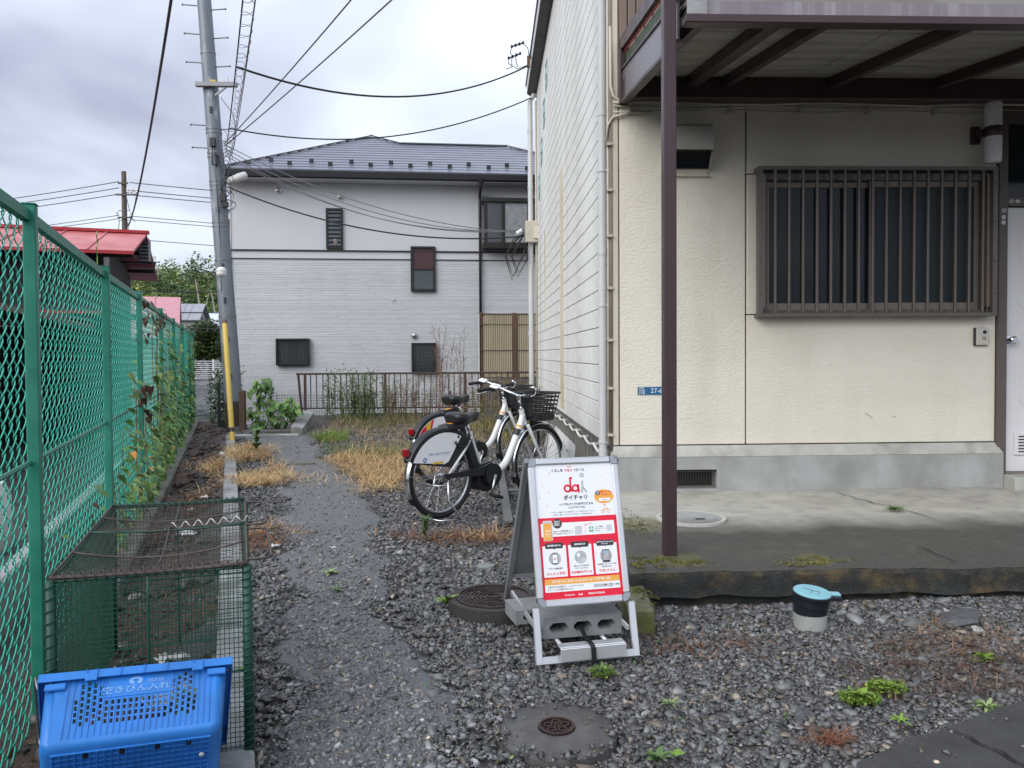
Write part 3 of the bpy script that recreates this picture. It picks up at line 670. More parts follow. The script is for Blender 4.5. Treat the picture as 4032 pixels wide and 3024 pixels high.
ic = thing('intercom', 'small beige video intercom with black lens on the wall beside the door', 'intercom', (3.89, YF, 1.3))
MB().cbox((3.838, YF-0.018, 1.302), (3.948, YF-0.001, 1.442), 0.003).build('back_box', M_brown, ic)
MB().cbox((3.848, YF-0.034, 1.305), (3.945, YF-0.018, 1.440), 0.004).build('face', mat('beige plastic', (0.52, 0.50, 0.44), 0.4), ic)
MB().lathe([(0.021, 0), (0.021, 0.004), (0.016, 0.006)], n=20, T=wallframe((3.905, YF-0.034, 1.408), (1,0,0))).build('lens_ring', M_stk, ic)
MB().lathe([(0.016, 0.006), (0.012, 0.014), (0.005, 0.017)], n=20, T=wallframe((3.905, YF-0.034, 1.408), (1,0,0))).build('lens', mat('black lens', (0.01, 0.01, 0.012), 0.08), ic, smooth=True)
for k in range(3): MB().box((3.893+k*0.011, YF-0.0348, 1.345), (3.897+k*0.011, YF-0.034, 1.372)).build('speaker_slot', M_black, ic)

ad = thing('address_plate', 'small blue enamel address plate on the cream wall, partly hidden by the post', 'sign', (1.3, YF, 0.93))
M_blue = mat('blue enamel', (0.025, 0.12, 0.26), 0.35, var=0.1); M_wht = mat('white enamel lettering', (0.62, 0.68, 0.72), 0.5)
MB().cbox((1.19, YF-0.006, 0.936), (1.42, YF-0.0015, 0.998), 0.0015).build('plate', M_blue, ad)
Ta = lambda x, z: wallframe((x, YF-0.0066, z), (1,0,0))
text('27-6', 0.050, Ta(1.335, 0.967), M_wht, ad, bold=0.0005); text('麻生区', 0.014, Ta(1.222, 0.988), M_wht, ad, bold=0.0005); text('下麻生', 0.017, Ta(1.222, 0.968), M_wht, ad, bold=0.0006); text('3丁目', 0.019, Ta(1.222, 0.947), M_wht, ad, bold=0.0006)
# ================================================================ FOLIAGE HELPERS
def leafmat(name, rough=0.5, trans=0.35):
    m = bpy.data.materials.new(name); m.use_nodes = True; nt = m.node_tree; N, L = nt.nodes, nt.links; b = N['Principled BSDF']
    at = N.new('ShaderNodeAttribute'); at.attribute_name = 'col'
    L.new(at.outputs['Color'], b.inputs['Base Color']); b.inputs['Roughness'].default_value = rough
    tl = N.new('ShaderNodeBsdfTranslucent'); L.new(at.outputs['Color'], tl.inputs[0]); mx = N.new('ShaderNodeMixShader'); mx.inputs[0].default_value = trans
    L.new(b.outputs[0], mx.inputs[1]); L.new(tl.outputs[0], mx.inputs[2]); L.new(mx.outputs[0], N['Material Output'].inputs[0]); return m
M_leaf = leafmat('leaves'); M_straw = leafmat('dry grass blades', 0.7, 0.2); M_stone = None
def arrmesh(name, V, Fq, colors, m, parent=None, kind=None, world=True, smooth=False):
    """V (n,3), Fq (m,k) constant face size, colors (n,3)"""
    V = np.asarray(V, dtype=np.float32).copy()
    if parent is not None and world:
        root, L = root_of(parent)
        if not L:
            inv = np.array(root.matrix_basis.inverted()); V = (V @ inv[:3,:3].T + inv[:3,3]).astype(np.float32)
    me = bpy.data.meshes.new(name); n, k = len(V), Fq.shape[1]; nf = len(Fq)
    me.vertices.add(n); me.vertices.foreach_set('co', V.ravel())
    me.loops.add(nf*k); me.loops.foreach_set('vertex_index', np.ascontiguousarray(Fq, dtype=np.int32).ravel())
    me.polygons.add(nf); me.polygons.foreach_set('loop_start', np.arange(0, nf*k, k, dtype=np.int32))
    try: me.polygons.foreach_set('loop_total', np.full(nf, k, dtype=np.int32))
    except Exception: pass
    if smooth: me.polygons.foreach_set('use_smooth', np.ones(nf, dtype=bool))
    me.update(calc_edges=True); me.validate()
    if colors is not None:
        a = me.color_attributes.new('col', 'FLOAT_COLOR', 'POINT'); c = np.ones((n, 4), dtype=np.float32); c[:, :3] = colors; a.data.foreach_set('color', c.ravel())
    me.materials.append(m)
    o = bpy.data.objects.new(name, me); COL.objects.link(o)
    if parent is not None: o.parent = parent
    if kind: o['kind'] = kind
    return o
def leafquads(C, size, col, droop=0.3, aspect=0.55, up=0.5, r=rng):
    """leaf-sized bent faces at points C -> V, F, colours"""
    n = len(C); C = np.asarray(C)
    az = r.uniform(0, 2*np.pi, n); pitch_ = r.normal(-droop, 0.45, n)
    d = np.stack([np.cos(az)*np.cos(pitch_), np.sin(az)*np.cos(pitch_), np.sin(pitch_)], 1)
    side = np.stack([-np.sin(az), np.cos(az), r.normal(0, 0.35, n)], 1); side /= np.linalg.norm(side, axis=1)[:, None]
    s = (size*r.uniform(0.6, 1.3, n))[:, None]
    nrm = np.cross(d, side)
    a = C; b = C + d*s*0.5 + side*s*aspect*0.5 - nrm*s*0.08; c = C + d*s; e = C + d*s*0.5 - side*s*aspect*0.5 - nrm*s*0.08
    V = np.stack([a, b, c, e], 1).reshape(-1, 3); F = np.arange(4*n).reshape(n, 4)
    return V, F, np.repeat(col, 4, axis=0)
def crown_points(lumps, n, r=rng, shell=0.55):
    """points in the volume of several ellipsoid lumps (cx,cy,cz,rx,ry,rz), denser at the rim"""
    w = np.array([l[3]*l[4]*l[5] for l in lumps])**0.67; idx = r.choice(len(lumps), n, p=w/w.sum()); Lp = np.array(lumps)[idx]
    d = r.normal(size=(n, 3)); d /= np.linalg.norm(d, axis=1)[:, None]
    rad = shell + (1-shell)*r.uniform(0, 1, n)**0.7; rad *= 1 + 0.14*r.normal(size=n)
    return Lp[:, :3] + d*Lp[:, 3:]*rad[:, None], d
def greens(n, base, spread=0.35, r=rng, warm=0.15):
    k = np.exp(r.normal(0, spread, n))[:, None]; c = np.array(base)[None, :]*k
    c[:, 0] *= 1 + r.normal(0, warm, n); return np.clip(c, 0.004, 0.8)
M_bark = mat('bark', (0.10, 0.085, 0.07), 0.85, var=0.3, vscale=6, bump=0.6, bscale=20)
M_stem_green = mat('green stem', (0.10, 0.14, 0.05), 0.6, var=0.2); M_stem_dry = mat('dry stem', (0.19, 0.11, 0.07), 0.8, var=0.3, vscale=9)

# ================================================================ GREY HOUSE
hx0 = (-5.552, 17.3, 0.0)
gh = thing('detached_house', 'two storey grey white house with slate hip roof behind the brown railing', 'house', hx0, R(4.5), local=True)
M_gw = mat('smooth grey render', (0.54, 0.555, 0.575), 0.7, var=0.04, vscale=0.7, bump=0.1, bscale=50, bdist=0.004)
M_gs = mat('pale grey stone siding', (0.56, 0.58, 0.60), 0.7, var=0.05, vscale=2)
M_gj = mat('siding grooves', (0.42, 0.44, 0.46), 0.8)
M_dk = mat('dark bronze trim', (0.022, 0.022, 0.026), 0.4)
M_slate = mat('slate roof course', (0.15, 0.16, 0.20), 0.33, var=0.07, vscale=1.5, rvar=0.08)
M_gap = mat('slate shadow gap', (0.03, 0.03, 0.035), 0.8)
M_blackwin = mat('black window frame', (0.030, 0.029, 0.027), 0.35, 0.3)
M_wglass = mat('house window glass', (0.075, 0.085, 0.095), 0.08, spec=0.6)
M_wglass_red = mat('dim curtain behind glass', (0.075, 0.035, 0.040), 0.12)
MB().box((0.0, 0.03, -0.45), (9.0, 8.0, 5.12)).build('wall', M_gj, gh)
MB().box((0.0, 0.0, 3.632), (9.0, 0.028, 5.119)).build('upper_wall', M_gw, gh)
MB().box((0.0, 0.0, 3.442), (9.0, 0.028, 3.60)).build('band', M_gw, gh)
MB().box((-0.012, -0.03, 3.602), (9.0, 0.02, 3.630)).build('band_trim', M_dk, gh)
MB().box((-0.004, -0.004, 3.428), (9.0, 0.02, 3.440)).build('band_trim', M_blackwin, gh)
# stone-look siding: staggered strips standing proud of the groove plane
mb = MB(); r5 = random.Random(5)
z = -0.42; holes = [(0.94, 1.67, 1.05, 1.65), (3.93, 4.49, 2.71, 3.45), (3.93, 4.49, 0.86, 1.54)]
while z < 3.42:
    h = r5.choice((0.045, 0.055, 0.065)); h = min(h, 3.425-z); x = -0.0
    while x < 9.0:
        Ls = r5.uniform(0.18, 0.5); x1 = min(9.0, x+Ls)
        d = r5.uniform(0.005, 0.010); skew = r5.uniform(-0.001, 0.001)
        mb.add([(x+0.0012, 0.03-d, z+0.003), (x1-0.0012, 0.03-d-skew, z+0.003), (x1-0.0012, 0.026-d, z+h-0.003), (x+0.0012, 0.026-d-skew, z+h-0.003), (x+0.0008, 0.031, z+0.001), (x1-0.0008, 0.031, z+0.001), (x1-0.0008, 0.031, z+h-0.001), (x+0.0008, 0.031, z+h-0.001)],
               [(0,1,2,3), (0,4,5,1), (1,5,6,2), (2,6,7,3), (3,7,4,0)])
        x = x1
    z += h
mb.build('stone_siding', M_gs, gh, kind='stuff')
MB().cbox((-0.02, -0.02, -0.45), (0.0, 0.05, 5.11), 0.004).build('corner_trim', M_gw, gh)
# eaves, gutter, soffit
MB().box((-0.13, -0.40, 5.12), (9.0, 8.4, 5.135)).build('soffit', M_gw, gh)
MB().box((-0.11, -0.40, 5.137), (9.0, -0.375, 5.30)).build('fascia', M_dk, gh)
MB().box((-0.135, -0.40, 5.137), (-0.115, 8.4, 5.30)).build('fascia', M_dk, gh)
mb = MB(); prof = [(-0.405, 5.27), (-0.41, 5.175), (-0.44, 5.15), (-0.49, 5.16), (-0.505, 5.275), (-0.495, 5.29), (-0.48, 5.275), (-0.42, 5.27)]
for x in (-0.15, 9.0):
    for y, zz in prof: mb.v.append((x, y, zz))
n = len(prof); mb.f += [(i, (i+1) % n, n+(i+1) % n, n+i) for i in range(n)] + [tuple(range(n)), tuple(range(2*n-1, n-1, -1))]; mb.m += [0]*(n+2)
gut = mb.build('gutter', M_dk, gh)
# roof
rf = MB().add([(-0.15,-0.45,5.30), (9.0,-0.45,5.30), (6.4,2.15,6.60), (3.7,2.15,6.60), (2.9,2.95,7.0), (2.9,5.0,7.0), (-0.15,8.4,5.30), (9.0, 8.4, 5.3), (6.4, 5.0, 6.6), (3.7, 5.0, 6.6)],
   [(0,1,2,3,4), (0,4,5,6), (4,3,9,5), (3,2,8,9), (2,1,7,8), (5,9,8,7,6)]).build('roof', M_gap, gh)
kk = 0.0; nrow = 15; dk = 3.4/nrow
for i in range(nrow):
    k0, k1 = i*dk, (i+1)*dk
    rightb = lambda k: 9.0-k if k <= 2.6 else 3.7-(k-2.6)
    zl = lambda k: 5.30+k*0.5
    a0, a1, b0, b1 = -0.15+k0*0.897, -0.15+k1*0.897, rightb(k0), rightb(k1)
    up_ = 0.022
    mb = MB(); y0, y1 = -0.45+k0, -0.45+k1
    mb.add([(a0, y0, zl(k0)+up_), (b0, y0, zl(k0)+up_), (b1, y1-0.012, zl(k1)+0.006), (a1, y1-0.012, zl(k1)+0.006), (a0, y0+0.004, zl(k0)+0.002), (b0, y0+0.004, zl(k0)+0.002)], [(0,1,2,3), (4,5,1,0)])
    mb.build('roof_course', M_slate, rf, local=True)
M_cap2 = mat('ridge cap', (0.10, 0.10, 0.108), 0.35, 0.3)
for p, q in (((-0.15,-0.45,5.335), (2.9,2.95,7.035)), ((2.9,2.95,7.035), (3.7,2.15,6.635)), ((3.7,2.15,6.635), (6.4,2.15,6.635)), ((6.4,2.15,6.635), (9.0,-0.45,5.335))):
    MB().bar(p, q, 0.11, 0.03).build('ridge_cap', M_cap2, rf, local=True)
for i in range(16):
    x = 0.42 + i*0.441; k = 0.30 if i % 2 == 0 else 0.53
    MB().add([(x-0.05, -0.45+k, 5.30+k*0.5+0.02), (x+0.05, -0.45+k, 5.30+k*0.5+0.02), (x+0.05, -0.45+k, 5.30+k*0.5+0.12), (x-0.05, -0.45+k, 5.30+k*0.5+0.12), (x-0.03, -0.33+k, 5.36+k*0.5+0.022), (x+0.03, -0.33+k, 5.36+k*0.5+0.022)], [(0,1,2,3), (3,2,5,4), (0,3,4), (1,5,2)]).build('snow_guard', M_dk, rf, local=True)
# downpipe
dpp = MB().tube([(5.51, -0.44, 5.16), (5.51, -0.42, 5.03), (5.51, -0.07, 4.92), (5.51, -0.06, 4.8), (5.51, -0.06, -0.3)], 0.032, 10).build('downpipe', M_dk, gh, smooth=True)
MB().lathe([(0.03, -0.1), (0.06, 0.0), (0.08, 0.06)], (5.51, -0.445, 5.12), 12).build('hopper', M_dk, dpp)
for zc in (4.4, 3.2, 2.2, 1.2): MB().tube([(5.51, -0.06, zc), (5.51, -0.06, zc+0.04)], 0.038, 10).build('clamp', M_dk, dpp)
def hwindow(x0, x1, z0, z1, fw_=0.05, proud=0.06, glass=M_wglass, name='window'):
    w = MB().cbox((x0, -proud, z0), (x0+fw_, 0.02, z1), 0.005).cbox((x1-fw_, -proud, z0), (x1, 0.02, z1), 0.005).cbox((x0+fw_, -proud, z0), (x1-fw_, 0.02, z0+fw_), 0.005).cbox((x0+fw_, -proud, z1-fw_), (x1-fw_, 0.02, z1), 0.005).build(name, M_blackwin, gh)
    MB().box((x0+fw_, -0.028, z0+fw_), (x1-fw_, -0.022, z1-fw_)).build('pane', glass, w); return w
w = hwindow(2.06, 2.43, 3.65, 4.56)
for k in range(9): 
    zc = 3.72+k*0.092
    MB().add([(2.11, -0.055, zc), (2.38, -0.055, zc), (2.38, -0.03, zc+0.08), (2.11, -0.03, zc+0.08)], [(0,1,2,3)]).build('louver_slat', mat('jalousie glass', (0.05, 0.065, 0.075), 0.12) if k == 0 else bpy.data.materials['jalousie glass'], w, local=True, solid=0.005)
    MB().box((2.10, -0.060, zc-0.006), (2.39, -0.050, zc+0.004)).build('slat_rail', M_blackwin, w)
MB().lathe([(0.05, 0), (0.065, 0.1), (0.06, 0.13)], (2.27, -0.012, 3.74), 12).build('pot_on_sill', mat('pale pot', (0.25, 0.2, 0.18), 0.6), w)
w = hwindow(3.93, 4.49, 2.71, 3.73, 0.055, 0.06, M_wglass)
MB().box((3.985, -0.0285, 3.225), (4.435, -0.0282, 3.675)).build('blind', M_wglass_red, w)
MB().box((3.985, -0.05, 3.195), (4.435, -0.021, 3.225)).build('meeting_rail', M_blackwin, w)
for (x0, x1, z0, z1, nx, nz) in ((0.94, 1.67, 1.05, 1.65, 8, 6), (3.93, 4.49, 0.86, 1.54, 6, 8)):
    w = hwindow(x0, x1, z0, z1, 0.04, 0.10, M_wglass)
    for k in range(1, nx): MB().bar((x0+(x1-x0)*k/nx, -0.092, z0), (x0+(x1-x0)*k/nx, -0.092, z1), 0.012).build('lattice_bar', M_blackwin, w)
    for k in range(1, nz): MB().bar((x0, -0.088, z0+(z1-z0)*k/nz), (x1, -0.088, z0+(z1-z0)*k/nz), 0.012).build('lattice_bar', M_blackwin, w)
for (x, zz, r) in ((1.02, 1.14, 0.05), (1.22, 1.15, 0.045), (1.42, 1.14, 0.05)): pass
# bay window
bw = MB().cbox((5.56, -0.34, 3.66), (7.30, 0.02, 3.80), 0.01).build('bay_window', M_blackwin, gh); MB().cbox((5.56, -0.36, 4.70), (7.30, 0.02, 4.80), 0.01).build('bay_roof', M_blackwin, bw)
for x in (5.62, 6.02, 6.60, 7.24): MB().cbox((x-0.035, -0.335, 3.80), (x+0.035, -0.28, 4.70), 0.004).build('mullion', M_blackwin, bw)
MB().box((5.585, -0.28, 3.80), (5.61, 0.0, 4.70)).build('pane', M_wglass, bw)
MB().box((5.655, -0.312, 3.80), (5.985, -0.306, 4.70)).build('pane', M_wglass, bw); MB().box((6.055, -0.312, 3.80), (6.565, -0.306, 4.70)).build('pane', mat('curtained glass', (0.24, 0.25, 0.26), 0.2, var=0.3, vscale=7), bw); MB().box((6.635, -0.312, 3.80), (7.205, -0.306, 4.70)).build('pane', M_wglass, bw)
M_steel = mat('stainless steel vent', (0.55, 0.55, 0.54), 0.22, 0.9)
for (x, zz) in ((1.02, 4.94), (2.38, 4.82), (3.99, 1.71)):
    MB().lathe([(0.068, 0), (0.068, 0.01), (0.055, 0.012), (0.056, 0.03), (0.045, 0.06), (0.02, 0.078), (0.003, 0.08)], n=16, T=wallframe((x, -0.002, zz), (1,0,0))).build('vent_cap', M_steel, gh, smooth=40)
MB().lathe([(0.035, 0), (0.035, 0.01)], n=16, T=wallframe((3.53, -0.002, 2.53), (1,0,0))).build('pipe_cover', M_gw, gh)

# corrugated plastic screen beside the house
cs = thing('plastic_screen', 'beige corrugated plastic screen on brown posts at the house corner', 'screen', (-0.05, 17.2, -0.1), R(4.5), local=True)
M_corr = mat('beige corrugated plastic', (0.42, 0.375, 0.27), 0.45, var=0.08, vscale=2, trans=0.0, streak=((0.34, 0.30, 0.21), 6.0, 0.5)); M_wood = mat('brown timber', (0.105, 0.065, 0.045), 0.7, var=0.25, vscale=8, stretch=(1,1,0.2))
for (z0, z1) in ((0.86, 1.44), (1.46, 2.02), (2.04, 2.26)):
    mb = MB(); nn = 150
    for i in range(nn+1):
        x = 0.06+i*1.55/nn; y = -0.012*math.sin(i*math.pi/2*1.0)
        mb.v += [(x, y, z0), (x, y-0.006, z1)]
    mb.f += [(2*i, 2*i+2, 2*i+3, 2*i+1) for i in range(nn)]; mb.m += [0]*nn
    mb.build('corrugated_sheet', M_corr, cs)
for x in (0.02, 0.76, 1.5): MB().cbox((x-0.045, 0.02, 0.0), (x+0.045, 0.10, 2.30), 0.006).build('post', M_wood, cs)
MB().cbox((0.70, -0.03, 0.86), (0.82, -0.014, 2.26), 0.003).build('cover_board', M_wood, cs)
for zz in (0.84, 1.445, 2.025, 2.26): MB().cbox((0.0, -0.022, zz), (1.62, 0.02, zz+0.02), 0.003).build('rail', M_wood, cs)
for k in range(9):
    x = 0.04+k*0.18
    MB().cbox((x, -0.01, -0.1), (x+0.15, 0.012, 0.80), 0.004).build('board', mat('grey weathered board', (0.16, 0.14, 0.12), 0.8, var=0.3, vscale=5, stretch=(4, 1, 0.4)) if k == 0 else bpy.data.materials['grey weathered board'], cs)
MB().cbox((-0.06, -0.02, 0.0), (-0.03, 0.10, 2.24), 0.004).build('edge_plate', M_gw, cs)

# ================================================================ BROWN RAILING
rl = thing('metal_railing', 'rusty brown metal railing with thin vertical bars above the weeds', 'railing', (-1.4, 15.2, 0.0))
M_rust = mat('rusty brown paint', (0.060, 0.042, 0.036), 0.6, var=0.35, vscale=14, col2=(0.12, 0.06, 0.035), c2scale=12, c2pos=(0.55, 0.7))
MB().cbox((-3.66, 15.175, 0.885), (1.2, 15.225, 0.925), 0.006).build('top_rail', M_rust, rl)
MB().cbox((-3.66, 15.185, 0.215), (1.2, 15.215, 0.245), 0.004).build('bottom_rail', M_rust, rl)
for x in (-3.49, -1.93, -0.36, 1.1): MB().cbox((x-0.025, 15.18, -0.25), (x+0.025, 15.22, 0.884), 0.004).build('post', M_rust, rl)
MB().bar((-3.62, 15.2, 0.886), (-3.555, 15.2, 0.08), 0.04).build('bent_end_post', M_rust, rl)
b0 = MB().box((-0.009, -0.009, 0.246), (0.009, 0.009, 0.884)).build('baluster', M_rust, rl, local=True); first = True
for k in range(40):
    x = -3.38 + k*0.117
    if min(abs(x-q) for q in (-1.93, -0.36, 1.1)) < 0.04: continue
    Mx = Matrix.Translation((x+1.4, 0, 0)) @ Matrix.Rotation(R(random.uniform(-0.6, 0.6)), 4, 'Y')
    if first: b0.matrix_basis = Mx; first = False
    else: inst(b0, rl, Mx)
# low bank under the railing
mb = MB(); nn = 40
for i in range(nn+1):
    x = -3.3+i*0.11
    for (y, zz) in ((13.6, -0.06), (14.2, 0.02), (14.9, 0.10), (15.1, 0.12), (15.12, -0.3)): mb.v.append((x, y, zz+0.02*math.sin(x*5+y*3)))
for i in range(nn):
    for j in range(4): a = i*5+j; mb.f.append((a, a+5, a+6, a+1)); mb.m.append(0)
structure(mb.build('bank', M_soil, smooth=True))
MB().cbox((-2.6, 15.05, -0.2), (1.2, 15.13, 0.135), 0.01).build('low_wall', M_conc_dark); tag(bpy.data.objects['low_wall'], 'low dark concrete wall under the brown railing', 'wall')
# wire mesh fence in front of the house
mf = thing('wire_mesh_fence', 'low dark wire mesh fence between the bush and the grey house', 'fence', (-2.0, 16.2, -0.3))
M_dwire = mat('dark green wire', (0.02, 0.028, 0.026), 0.45)
mb = MB()
for k in range(110): x = -4.7+k*0.055; mb.bar((x, 16.2, -0.3), (x, 16.2, 0.47), 0.006)
for k in range(14): mb.bar((-4.7, 16.195, -0.28+k*0.055), (1.3, 16.195, -0.28+k*0.055), 0.006)
mb.build('wire_mesh', M_dwire, mf, kind='stuff')
for x in (-4.7, -2.7, -0.7, 1.3): MB().bar((x, 16.22, -0.4), (x, 16.22, 0.5), 0.045).build('post', M_dwire, mf)
# brown stub post, dark kerb and wing block near the pole
o = MB().cbox((-4.05, 12.88, -0.4), (-3.955, 12.98, 0.69), 0.008).build('stub_post', M_wood); rebase(o, (-4.0, 12.93, -0.1)); tag(o, 'short square dark brown post right beside the utility pole', 'post')
o = MB().cbox((-4.0, 12.86, -0.4), (-3.02, 13.0, 0.03), 0.01).build('planter_kerb', M_conc_dark); rebase(o, (-3.5, 12.93, -0.1)); tag(o, 'dark low planter kerb in front of the leafy bush', 'kerb')
mb = MB(); mb.add([(-3.17, 12.75, -0.3), (-2.98, 12.75, -0.3), (-2.98, 12.75, 0.06), (-3.17, 12.75, 0.10), (-3.26, 14.1, -0.3), (-3.08, 14.1, -0.3), (-3.08, 14.1, 0.24), (-3.26, 14.1, 0.27)], [(0,1,2,3), (5,4,7,6), (3,2,6,7), (1,5,6,2), (4,0,3,7)])
o = mb.build('wing_wall', M_conc); rebase(o, (-3.1, 13.0, -0.1)); tag(o, 'sloping concrete wing wall end at the right of the bush', 'wall')

# ================================================================ RED ROOFED HOUSE behind the fence
rh = thing('red_roof_house', 'dark timber house with a red metal roof behind the chain link fence', 'house', (-7.6, 16.6, -0.3), R(18), local=True)
M_red = mat('red painted metal roof', (0.42, 0.085, 0.09), 0.42, var=0.12, vscale=1.2, col2=(0.50, 0.16, 0.15), c2scale=0.8); M_redd = mat('red roof edge', (0.36, 0.03, 0.035), 0.45)
M_timber = mat('black brown timber', (0.018, 0.015, 0.016), 0.7, var=0.3, vscale=5, stretch=(3, 3, 0.3))
MB().box((-14, 0.0, 0.0), (-0.4, 5.0, 3.75)).build('wall', M_timber, rh)
for k in range(28): MB().cbox((-6.0+k*0.2, -0.025, 0.0), (-5.81+k*0.2, -0.002, 3.7), 0.006).build('wall_board', M_timber, rh)
RS = 0.27
rf2 = MB().add([(-14, -0.55, 3.72), (0.25, -0.55, 3.72), (0.25, 2.5, 3.72+3.05*RS), (-14, 2.5, 3.72+3.05*RS), (0.25, 5.5, 3.72), (-14, 5.5, 3.72)], [(0,1,2,3), (3,2,4,5)]).build('roof', M_red, rh, solid=0.05)
for k in range(16):
    x = -0.6-k*0.85; MB().bar((x, -0.55, 3.735), (x, 2.5, 3.735+3.05*RS), 0.03, 0.02).build('roof_seam', M_red, rf2, local=True)
MB().bar((-14, 2.5, 3.75+3.05*RS), (0.3, 2.5, 3.75+3.05*RS), 0.22, 0.07).build('ridge_cap', M_redd, rf2, local=True)
MB().bar((-14, -0.57, 3.70), (0.27, -0.57, 3.70), 0.03, 0.07).build('eave_edge', M_redd, rf2, local=True)
MB().add([(-0.38, 0, 3.4), (-0.38, 5.0, 3.4), (-0.38, 2.5, 3.69+2.5*RS)], [(0,1,2)]).build('gable', M_timber, rh); MB().add([(-0.37, 0.1, 3.50), (-0.37, 0.9, 3.55), (-0.37, 0.9, 3.86), (-0.37, 0.1, 3.68)], [(0,1,2,3)]).build('gable_panel', mat('white gable', (0.5, 0.5, 0.49), 0.6), rh)
for k in range(5): MB().bar((-0.4, -0.3+k*1.2, 3.62+RS*(k*1.2+0.2 if k < 3 else 5.6-k*1.2)), (0.24, -0.3+k*1.2, 3.62+RS*(k*1.2+0.2 if k < 3 else 5.6-k*1.2)), 0.09).build('purlin_end', M_timber, rh)
# lean-to and lattice window at the right end
MB().add([(-2.6, -1.3, 2.45), (-0.1, -1.3, 2.45), (-0.1, 0, 2.72), (-2.6, 0, 2.72)], [(0,1,2,3)]).build('lean_to_roof', M_timber, rh, solid=0.06); MB().box((-2.62, -1.33, 2.40), (-0.08, -1.30, 2.46)).build('lean_to_edge', M_redd, rh)
MB().box((-2.5, -0.12, 0.9), (-1.2, -0.03, 2.2)).build('shutter', mat('grey shutter', (0.16, 0.15, 0.16), 0.6, var=0.2, vscale=3), rh)
MB().box((-0.39, 0.6, 1.0), (-0.2, 2.2, 2.2)).build('side_shutter_box', M_timber, rh)
MB().add([(-0.38, 0.2, 2.55), (0.7, 0.2, 2.40), (0.7, 3.0, 2.40), (-0.38, 3.0, 2.55)], [(0,1,2,3)]).build('side_awning', M_timber, rh, solid=0.05)
# grey unit behind its ridge
hu = thing('roof_unit', 'grey louvred box unit on a wall bracket beside the end of the red roof', 'heater', (-7.6, 16.6, 3.0), R(18), local=True)
MB().cbox((0.02, 2.9, 0.62), (0.26, 3.4, 1.20), 0.02).build('body', mat('grey metal unit', (0.22, 0.23, 0.25), 0.5), hu)
for k in range(6): MB().box((0.05, 2.888, 0.68+k*0.085), (0.24, 2.899, 0.72+k*0.085)).build('louver', M_dk, hu)
MB().bar((-0.38, 3.0, 0.60), (0.40, 3.0, 0.60), 0.05).build('bracket', M_dk, hu); MB().tube([(0.24, 2.95, 0.62), (0.38, 2.95, 0.58), (0.38, 2.95, 0.50)], 0.02, 6).build('pipe', M_dk, hu)

# ---- things in the yard behind the fence
o = thing('white_post', 'white painted post standing behind the near fence panel', 'post', (-4.1, 6.4, -0.1))
MB().cbox((-4.16, 6.34, -0.2), (-4.06, 6.44, 2.3), 0.01).build('shaft', mat('white paint', (0.55, 0.55, 0.54), 0.5, var=0.1), o); MB().cbox((-4.17, 6.33, 2.3), (-4.05, 6.45, 2.36), 0.008).build('cap', M_conc, o)
# carport with a red edged roof
cp = thing('carport', 'low carport with a faded red roof edge seen through the fence', 'carport', (-6.4, 9.5, -0.2), R(18), local=True)
MB().add([(-5, -3.0, 1.95), (1.0, -3.0, 1.95), (1.0, 3.5, 2.1), (-5, 3.5, 2.1)], [(0,1,2,3)]).build('roof', mat('grey sheet roof', (0.07, 0.07, 0.075), 0.5), cp, solid=0.04)
M_edge = mat('faded red edge', (0.20, 0.06, 0.055), 0.6); MB().box((-5, -3.06, 1.93), (1.02, -3.0, 1.99)).build('front_edge', M_edge, cp); MB().box((1.0, -3.06, 1.93), (1.04, 3.5, 1.99)).build('side_edge', M_edge, cp)
for (x, y) in ((0.9, -2.8), (0.9, 3.2), (-4.8, -2.8)): MB().bar((x, y, 0), (x, y, 1.95), 0.08).build('post', M_conc_dark, cp)
MB().box((-5, 3.3, 0), (1.0, 3.4, 1.95)).build('rear_wall', M_timber, cp); MB().box((-5.1, -3, 0), (-5.0, 3.4, 1.95)).build('rear_wall', M_timber, cp)
# car under it
car = thing('parked_car', 'dark blue car parked under the carport behind the fence', 'car', (-7.3, 9.1, -0.2), R(18), local=True)
M_carp = mat('dark blue car paint', (0.012, 0.02, 0.045), 0.2, 0.3, coat=0.6); M_tyre = mat('tyre rubber', (0.018, 0.018, 0.018), 0.75)
prof = [(-1.7, 0.28), (-1.72, 0.75), (-1.55, 0.92), (-1.35, 1.38), (-1.05, 1.50), (0.35, 1.50), (0.85, 1.02), (1.55, 0.88), (1.70, 0.70), (1.70, 0.28)]
mb = MB(); lay = [(-0.72, 0.92), (-0.74, 1.0), (0.74, 1.0), (0.72, 0.92)]
Tq = Matrix(((0,0,1,0), (1,0,0,0), (0,1,0,0), (0,0,0,1)))     # profile along y, height z, width x
for (w_, sc_) in lay:
    for (a, b) in prof: mb.v.append((w_, a*sc_, 0.28+(b-0.28)*(1 if sc_ == 1 else 0.98)))
n = len(prof)
for k in range(3): mb.f += [(k*n+i, k*n+(i+1) % n, (k+1)*n+(i+1) % n, (k+1)*n+i) for i in range(n)]
mb.f += [tuple(range(n-1, -1, -1)), tuple(range(3*n, 4*n))]; mb.m = [0]*len(mb.f)
mb.build('body', M_carp, car, smooth=30)
